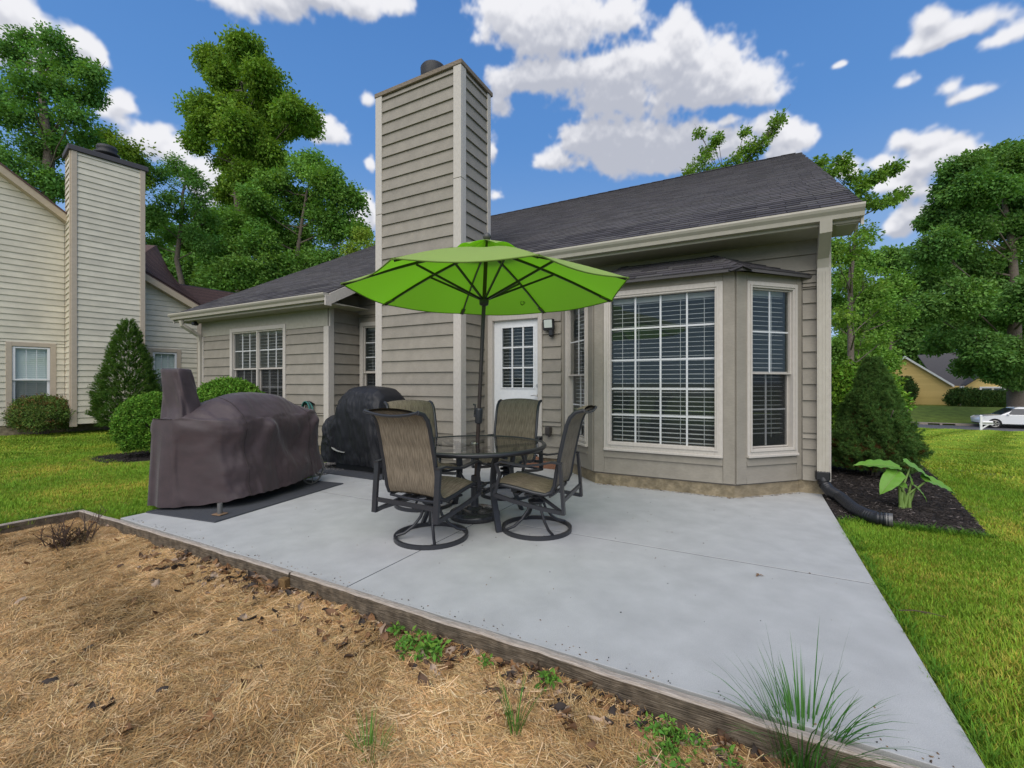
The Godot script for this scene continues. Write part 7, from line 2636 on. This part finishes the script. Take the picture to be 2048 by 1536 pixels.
func build_mulch() -> void:
	rng.seed = 800
	var g := Geo.new()
	g.slab(mulch_poly, -0.20, 0.0)
	structure("mulch_bed", "dark brown shredded mulch bed at the house corner", g, MT.mulch)
	g = Geo.new()
	g.slab(PackedVector2Array([Vector2(-5.95, -5.36), Vector2(-5.135, -5.36), Vector2(-5.135, -4.0), Vector2(-5.95, -4.1)]), -0.2, -0.012)
	structure("gravel_strip", "grey gravel strip beside the black grill", g, MT.gravel)
	g = Geo.new()
	g.slab(PackedVector2Array([Vector2(-10.0, -4.6), Vector2(-8.9, -4.5), Vector2(-8.75, -3.7), Vector2(-9.1, -3.2), Vector2(-9.8, -3.25), Vector2(-10.15, -3.9)]), -0.2, -0.012)
	structure("mulch_ring", "ring of dark mulch round the clipped boxwood", g, MT.mulch)
	g = Geo.new()
	for i in 1:
		g.tint = Color.WHITE
		g.hexa([Vector3(-0.022, 0, 0.004), Vector3(0.022, 0, 0.003), Vector3(0.020, 0, -0.004), Vector3(-0.020, 0, -0.003), Vector3(-0.02, 0.004, 0.003), Vector3(0.02, 0.005, 0.002), Vector3(0.018, 0.004, -0.003), Vector3(-0.018, 0.005, -0.002)])
	var chip := g.done()
	var X := []
	var T := []
	for i in 9000:
		var x := rf(0.66, 2.2)
		var z := -5.0 - pow(rf(0, 1), 1.4) * 4.5
		if not in_poly(x, z, mulch_poly): continue
		X.append(Transform3D(Basis.from_euler(Vector3(rf(-0.4, 0.4), rf(0, TAU), rf(-0.4, 0.4))) * Basis.from_scale(Vector3(rf(0.4, 1.3), rf(0.6, 1.4), rf(0.5, 1.5))), Vector3(x, rf(-0.002, 0.012), z)))
		var e := rf(0.018, 0.06)
		if rf(0, 1) < 0.05: e = rf(0.1, 0.22)
		T.append(Color(e * 1.08, e * 0.92, e * 0.85))
	for i in 700:
		X.append(Transform3D(Basis.from_euler(Vector3(rf(-0.4, 0.4), rf(0, TAU), rf(-0.4, 0.4))) * Basis.from_scale(Vector3.ONE * rf(0.6, 1.3)), Vector3(rf(-10.0, -8.85), -0.008, rf(-4.5, -3.3))))
		var e := rf(0.015, 0.05)
		T.append(Color(e * 1.08, e * 0.92, e * 0.85))
	tag(many(self, "mulch_chips", chip, MT.chip, X, T), "loose shredded bark chips on the mulch beds", "", "", "stuff")
	g = Geo.new()
	g.lathe([Vector2(0.0, -0.008), Vector2(0.012, -0.004), Vector2(0.013, 0.004), Vector2(0.007, 0.010), Vector2(0.0, 0.011)], 6)
	X = []
	T = []
	for i in 2600:
		X.append(Transform3D(Basis.from_euler(Vector3(rf(0, 6), rf(0, 6), rf(0, 6))) * Basis.from_scale(Vector3(rf(0.7, 1.6), rf(0.7, 1.2), rf(0.7, 1.5))), Vector3(rf(-5.93, -5.14), rf(-0.012, 0.0), rf(-5.34, -4.05))))
		var e := rf(0.08, 0.32)
		T.append(Color(e, e * 0.95, e * 0.9))
	tag(many(self, "gravel", g.done(), MT.chip, X, T), "loose grey gravel stones beside the black grill", "", "", "stuff")

# ---------------------------------------------------------------- materials
func build_materials() -> void:
	MT.siding = []
	for k in [1.0, 0.955, 1.035]:
		MT.siding.append(blotch(surf("siding_paint", lin(0.275 * k, 0.249 * k, 0.207 * k), lin(0.320 * k, 0.292 * k, 0.246 * k), Vector3(0.9, 0.35, 0.9), 0.62, 0.04, 0.03), 1.7, 0.90))
	MT.sheath = flat_mat("wall_backing", lin(0.29, 0.265, 0.222), 0.9)
	MT.trim = surf("trim_paint", lin(0.45, 0.415, 0.37), lin(0.53, 0.495, 0.45), Vector3(0.5, 1.2, 0.5), 0.55, 0.02, 0.03)
	MT.gutter = surf("gutter_metal", lin(0.40, 0.37, 0.31), lin(0.46, 0.43, 0.37), Vector3(1.5, 1.5, 1.5), 0.42)
	MT.soffit = surf("soffit_paint", lin(0.33, 0.31, 0.255), lin(0.38, 0.36, 0.30), Vector3(1, 1, 1), 0.6)
	MT.white = surf("white_vinyl", lin(0.72, 0.73, 0.74), lin(0.80, 0.80, 0.80), Vector3(0.6, 0.6, 0.6), 0.4)
	MT.doorwhite = surf("white_door_paint", lin(0.66, 0.68, 0.70), lin(0.74, 0.75, 0.76), Vector3(0.8, 0.8, 0.8), 0.4)
	MT.blind = flat_mat("blind_slat", lin(0.52, 0.55, 0.54), 0.5)
	MT.greenblind = flat_mat("closed_blind", lin(0.66, 0.76, 0.70), 0.5)
	MT.glass = glass_mat("window_glass", Color(0.40, 0.46, 0.46), 0.12)
	MT.darkglass = flat_mat("far_glass", lin(0.05, 0.065, 0.08), 0.08)
	MT.screen = StandardMaterial3D.new()
	MT.screen.resource_name = "insect_mesh"
	MT.screen.transparency = BaseMaterial3D.TRANSPARENCY_ALPHA
	MT.screen.albedo_color = Color(0.10, 0.10, 0.115, 0.42)
	MT.screen.roughness = 0.9
	MT.floor = flat_mat("dark_interior", lin(0.16, 0.14, 0.12), 0.8)
	MT.black = flat_mat("black_steel", lin(0.012, 0.012, 0.013), 0.5)
	MT.cap = surf("chimney_cap_wood", lin(0.12, 0.10, 0.085), lin(0.30, 0.24, 0.17), Vector3(0.5, 0.2, 0.5), 0.8, 0.1)
	MT.flue = surf("flue_metal", lin(0.015, 0.016, 0.018), lin(0.06, 0.06, 0.066), Vector3(0.3, 0.3, 0.3), 0.55)
	MT.darkcap = flat_mat("dark_flashing", lin(0.055, 0.05, 0.055), 0.6)
	MT.footing = blotch(surf("footing_concrete", lin(0.33, 0.265, 0.165), lin(0.43, 0.36, 0.25), Vector3(0.5, 0.25, 0.5), 0.9, 0.3), 0.9, 0.62)
	MT.brickstep = surf("brick_red", lin(0.16, 0.07, 0.045), lin(0.34, 0.18, 0.11), Vector3(0.25, 0.12, 0.25), 0.9, 0.2)
	MT.shingle = surf("asphalt_shingle", lin(0.055, 0.052, 0.053), lin(0.122, 0.116, 0.117), Vector3(0.22, 0.22, 0.22), 0.92, 0.1, 0.06)
	MT.shingle.vertex_color_use_as_albedo = true
	MT.shingles = []
	for k in [0.82, 0.95, 1.06, 1.18]:
		var m: StandardMaterial3D = MT.shingle.duplicate()
		m.albedo_color = Color(0.92 * k, 0.91 * k, 0.94 * k) if k < 1.05 else Color(minf(1, 0.86 * k), minf(1, 0.85 * k), minf(1, 0.88 * k))
		MT.shingles.append(m)
	MT.concrete = blotch(surf("broom_concrete", lin(0.375, 0.382, 0.380), lin(0.53, 0.535, 0.53), Vector3(0.34, 0.34, 0.34), 0.85, 0.06, 0.12), 1.9, 0.92)
	MT.joint = flat_mat("joint_dark", lin(0.06, 0.065, 0.07), 0.95)
	MT.soil_green = blotch(surf("lawn_ground", lin(0.135, 0.205, 0.026), lin(0.245, 0.315, 0.042), Vector3(0.7, 0.7, 0.7), 0.95, 0.6, 0.05), 5.0, 0.72)
	MT.asphalt = surf("asphalt", lin(0.09, 0.09, 0.10), lin(0.14, 0.14, 0.15), Vector3(1, 1, 1), 0.9)
	MT.kerb = surf("kerb_concrete", lin(0.24, 0.20, 0.17), lin(0.36, 0.31, 0.27), Vector3(1, 1, 1), 0.9)
	MT.cream = []
	for k in [1.0, 0.96, 1.03]:
		MT.cream.append(blotch(surf("cream_vinyl", lin(0.70 * k, 0.645 * k, 0.51 * k), lin(0.76 * k, 0.705 * k, 0.565 * k), Vector3(1.3, 0.6, 1.3), 0.5, 0.0, 0.03), 4.0, 0.86))
	MT.creamcore = flat_mat("cream_backing", lin(0.72, 0.665, 0.53), 0.9)
	MT.creamtrim = surf("tan_trim", lin(0.43, 0.36, 0.275), lin(0.50, 0.42, 0.33), Vector3(1, 1, 1), 0.55)
	MT.tan = surf("tan_rake", lin(0.43, 0.345, 0.235), lin(0.50, 0.41, 0.29), Vector3(1, 1, 1), 0.6)
	MT.brownroof = surf("brown_shingle", lin(0.045, 0.028, 0.026), lin(0.20, 0.125, 0.105), Vector3(0.8, 0.8, 0.8), 0.95, 0.3, 0.05)
	MT.brownroofs = []
	for k in [0.85, 1.0, 1.15]:
		MT.brownroofs.append(surf("brown_shingle", lin(0.040 * k, 0.024 * k, 0.022 * k), lin(0.155 * k, 0.092 * k, 0.078 * k), Vector3(2.5, 2.5, 2.5), 0.95, 0.0, 0.05))
	MT.yellow = [surf("yellow_vinyl", lin(0.72, 0.52, 0.19), lin(0.78, 0.57, 0.22), Vector3(2, 1, 2), 0.6), surf("yellow_vinyl", lin(0.69, 0.49, 0.175), lin(0.74, 0.54, 0.20), Vector3(2, 1, 2), 0.6)]
	MT.timber = blotch(surf("weathered_timber", lin(0.10, 0.075, 0.048), lin(0.34, 0.28, 0.21), Vector3(3.0, 0.16, 0.16), 0.95, 0.5, 0.035), 0.6, 0.62)
	MT.paletimber = surf("bleached_timber", lin(0.22, 0.18, 0.145), lin(0.62, 0.56, 0.50), Vector3(2.0, 0.10, 0.10), 0.95, 0.3, 0.04)
	MT.stakewood = surf("stake_wood", lin(0.12, 0.07, 0.025), lin(0.32, 0.20, 0.09), Vector3(0.05, 0.3, 0.05), 0.95, 0.4)
	MT.nickel = flat_mat("satin_nickel", lin(0.55, 0.53, 0.50), 0.28, 0.9)
	MT.dullmetal = flat_mat("dull_steel", lin(0.17, 0.165, 0.16), 0.5, 0.5)
	MT.rust = surf("rusty_steel", lin(0.12, 0.07, 0.04), lin(0.32, 0.22, 0.14), Vector3(0.1, 0.1, 0.1), 0.85)
	MT.frame = flat_mat("powder_coat", lin(0.026, 0.027, 0.032), 0.36)
	MT.pole = flat_mat("bronze_pole", lin(0.035, 0.022, 0.017), 0.35)
	MT.finial = flat_mat("finial_plastic", lin(0.06, 0.06, 0.055), 0.45)
	MT.stone = surf("resin_stone", lin(0.02, 0.021, 0.023), lin(0.06, 0.06, 0.065), Vector3(0.3, 0.3, 0.3), 0.22)
	MT.tableglass = glass_mat("smoked_glass", Color(0.03, 0.035, 0.035), 0.50)
	MT.sling = surf("woven_sling", lin(0.065, 0.052, 0.036), lin(0.375, 0.305, 0.222), Vector3(0.15, 3.6, 3.6), 0.8, 0.0, 0.05, false, 0.34)
	MT.lime = surf("lime_canvas", lin(0.41, 0.545, 0.15), lin(0.45, 0.585, 0.18), Vector3(0.3, 0.3, 0.3), 0.75, 0.0, 0.05)
	MT.lime.backlight_enabled = true
	MT.lime.backlight = Color(0.66, 0.98, 0.12)
	MT.limehem = flat_mat("lime_hem", lin(0.12, 0.20, 0.025), 0.8)
	MT.brown = blotch(surf("brown_canvas", lin(0.047, 0.028, 0.032), lin(0.068, 0.043, 0.048), Vector3(0.16, 0.16, 0.16), 0.55, 0.05, 0.05), 0.9, 0.78)
	MT.brown.rim_enabled = true
	MT.brown.metallic_specular = 0.5
	MT.brown.rim = 0.35
	MT.brown.rim_tint = 0.3
	MT.brownseam = flat_mat("seam_thread", lin(0.03, 0.021, 0.022), 0.8)
	MT.blackcloth = surf("black_canvas", lin(0.010, 0.011, 0.014), lin(0.020, 0.021, 0.026), Vector3(0.2, 0.2, 0.2), 0.5, 0.04, 0.05)
	MT.strap = flat_mat("grey_strap", lin(0.30, 0.31, 0.29), 0.8)
	MT.mat = surf("rubber_mat", lin(0.035, 0.038, 0.045), lin(0.10, 0.105, 0.12), Vector3(0.08, 0.08, 0.08), 0.9, 0.2, 0.06)
	MT.blackplastic = flat_mat("black_plastic", lin(0.014, 0.014, 0.016), 0.4)
	MT.blackpipe = flat_mat("pipe_plastic", lin(0.016, 0.017, 0.021), 0.38)
	MT.brownplastic = flat_mat("brown_plastic", lin(0.050, 0.042, 0.038), 0.5)
	MT.teal = flat_mat("teal_hose", lin(0.015, 0.14, 0.125), 0.4)
	MT.lens = flat_mat("clear_lens", lin(0.52, 0.57, 0.53), 0.12)
	MT.carwhite = flat_mat("white_car_paint", lin(0.74, 0.75, 0.78), 0.25)
	MT.carwhite.clearcoat_enabled = true
	MT.carwhite.clearcoat = 1.0
	MT.carwhite.clearcoat_roughness = 0.05
	MT.carglass = flat_mat("car_glass", lin(0.03, 0.035, 0.045), 0.06)
	MT.tyre = flat_mat("tyre_rubber", lin(0.02, 0.02, 0.02), 0.8)
	MT.bark = surf("bark", lin(0.075, 0.06, 0.048), lin(0.24, 0.20, 0.165), Vector3(0.5, 1.6, 0.5), 0.95, 0.8)
	MT.leaf = leaf_mat("tree_leaf", 0.85, 0.8)
	MT.leafgloss = leaf_mat("glossy_leaf", 0.4, 0.42)
	MT.grass = leaf_mat("grass_blade", 0.5, 0.55)
	MT.bigleaf = surf("broad_leaf", lin(0.115, 0.27, 0.028), lin(0.155, 0.33, 0.042), Vector3(0.1, 0.1, 0.1), 0.42, 0.05, 0.03, false)
	MT.bigleaf.backlight_enabled = true
	MT.bigleaf.backlight = Color(0.4, 0.55, 0.15)
	MT.stalk = flat_mat("pale_stalk", lin(0.17, 0.27, 0.06), 0.5)
	MT.deadwood = flat_mat("dead_twig", lin(0.085, 0.055, 0.04), 0.9)
	MT.mulch = surf("mulch", lin(0.012, 0.010, 0.010), lin(0.075, 0.062, 0.056), Vector3(0.16, 0.16, 0.16), 0.95, 1.2, 0.05)
	MT.gravel = surf("gravel_base", lin(0.05, 0.05, 0.05), lin(0.20, 0.19, 0.18), Vector3(0.1, 0.1, 0.1), 0.95)
	MT.chip = leaf_mat("loose_chip", 0.0, 0.9)
	MT.straw = leaf_mat("straw_stalk", 0.15, 0.8)
	MT.deadleaf = leaf_mat("dead_leaf", 0.2, 0.85)
	MT.strawsoil = blotch(surf("straw_ground", lin(0.07, 0.046, 0.026), lin(0.44, 0.295, 0.14), Vector3(0.25, 0.25, 0.25), 0.95, 1.0, 0.06), 1.3, 0.6)

func _ready() -> void:
	# camera: level, looking along the house's diagonal
	var cam := Camera3D.new()
	cam.name = "camera"
	cam.fov = rad_to_deg(2.0 * atan(768.0 / FOC))
	cam.near = 0.05
	cam.far = 600.0
	cam.position = EYE
	cam.rotation.y = deg_to_rad(TURN)
	add_child(cam)
	cam.current = true
	# sky
	var sky_mat := PanoramaSkyMaterial.new()
	sky_mat.panorama = ImageTexture.create_from_image(sky_image())
	var sky := Sky.new()
	sky.sky_material = sky_mat
	var env := Environment.new()
	env.background_mode = Environment.BG_SKY
	env.sky = sky
	env.background_energy_multiplier = 0.465
	env.tonemap_mode = Environment.TONE_MAPPER_LINEAR
	env.tonemap_exposure = 2.30
	env.sdfgi_enabled = true
	env.ssao_enabled = true
	env.ssil_enabled = true
	var we := WorldEnvironment.new()
	we.name = "environment"
	we.environment = env
	add_child(we)
	# sun veiled by cloud: high, from behind the camera's right shoulder, very soft
	var sun := DirectionalLight3D.new()
	sun.name = "sun"
	sun.light_energy = 0.5
	sun.light_color = Color(1.0, 0.965, 0.91)
	sun.light_angular_distance = 75.0
	sun.shadow_enabled = true
	sun.rotation_degrees = Vector3(-46, 14, 0)
	add_child(sun)
	build_materials()
	build_ground()
	build_patio()
	build_house()
	build_neighbour()
	build_far_house()
	build_edging()
	build_bed()
	build_mulch()
	build_debris()
	build_furniture()
	build_smoker()
	build_gas_grill()
	build_small_things()
	build_car()
	build_mailbox()
	build_trees()
	build_shrubs()
	elephant_ear()
	build_grass()
	build_weeds()
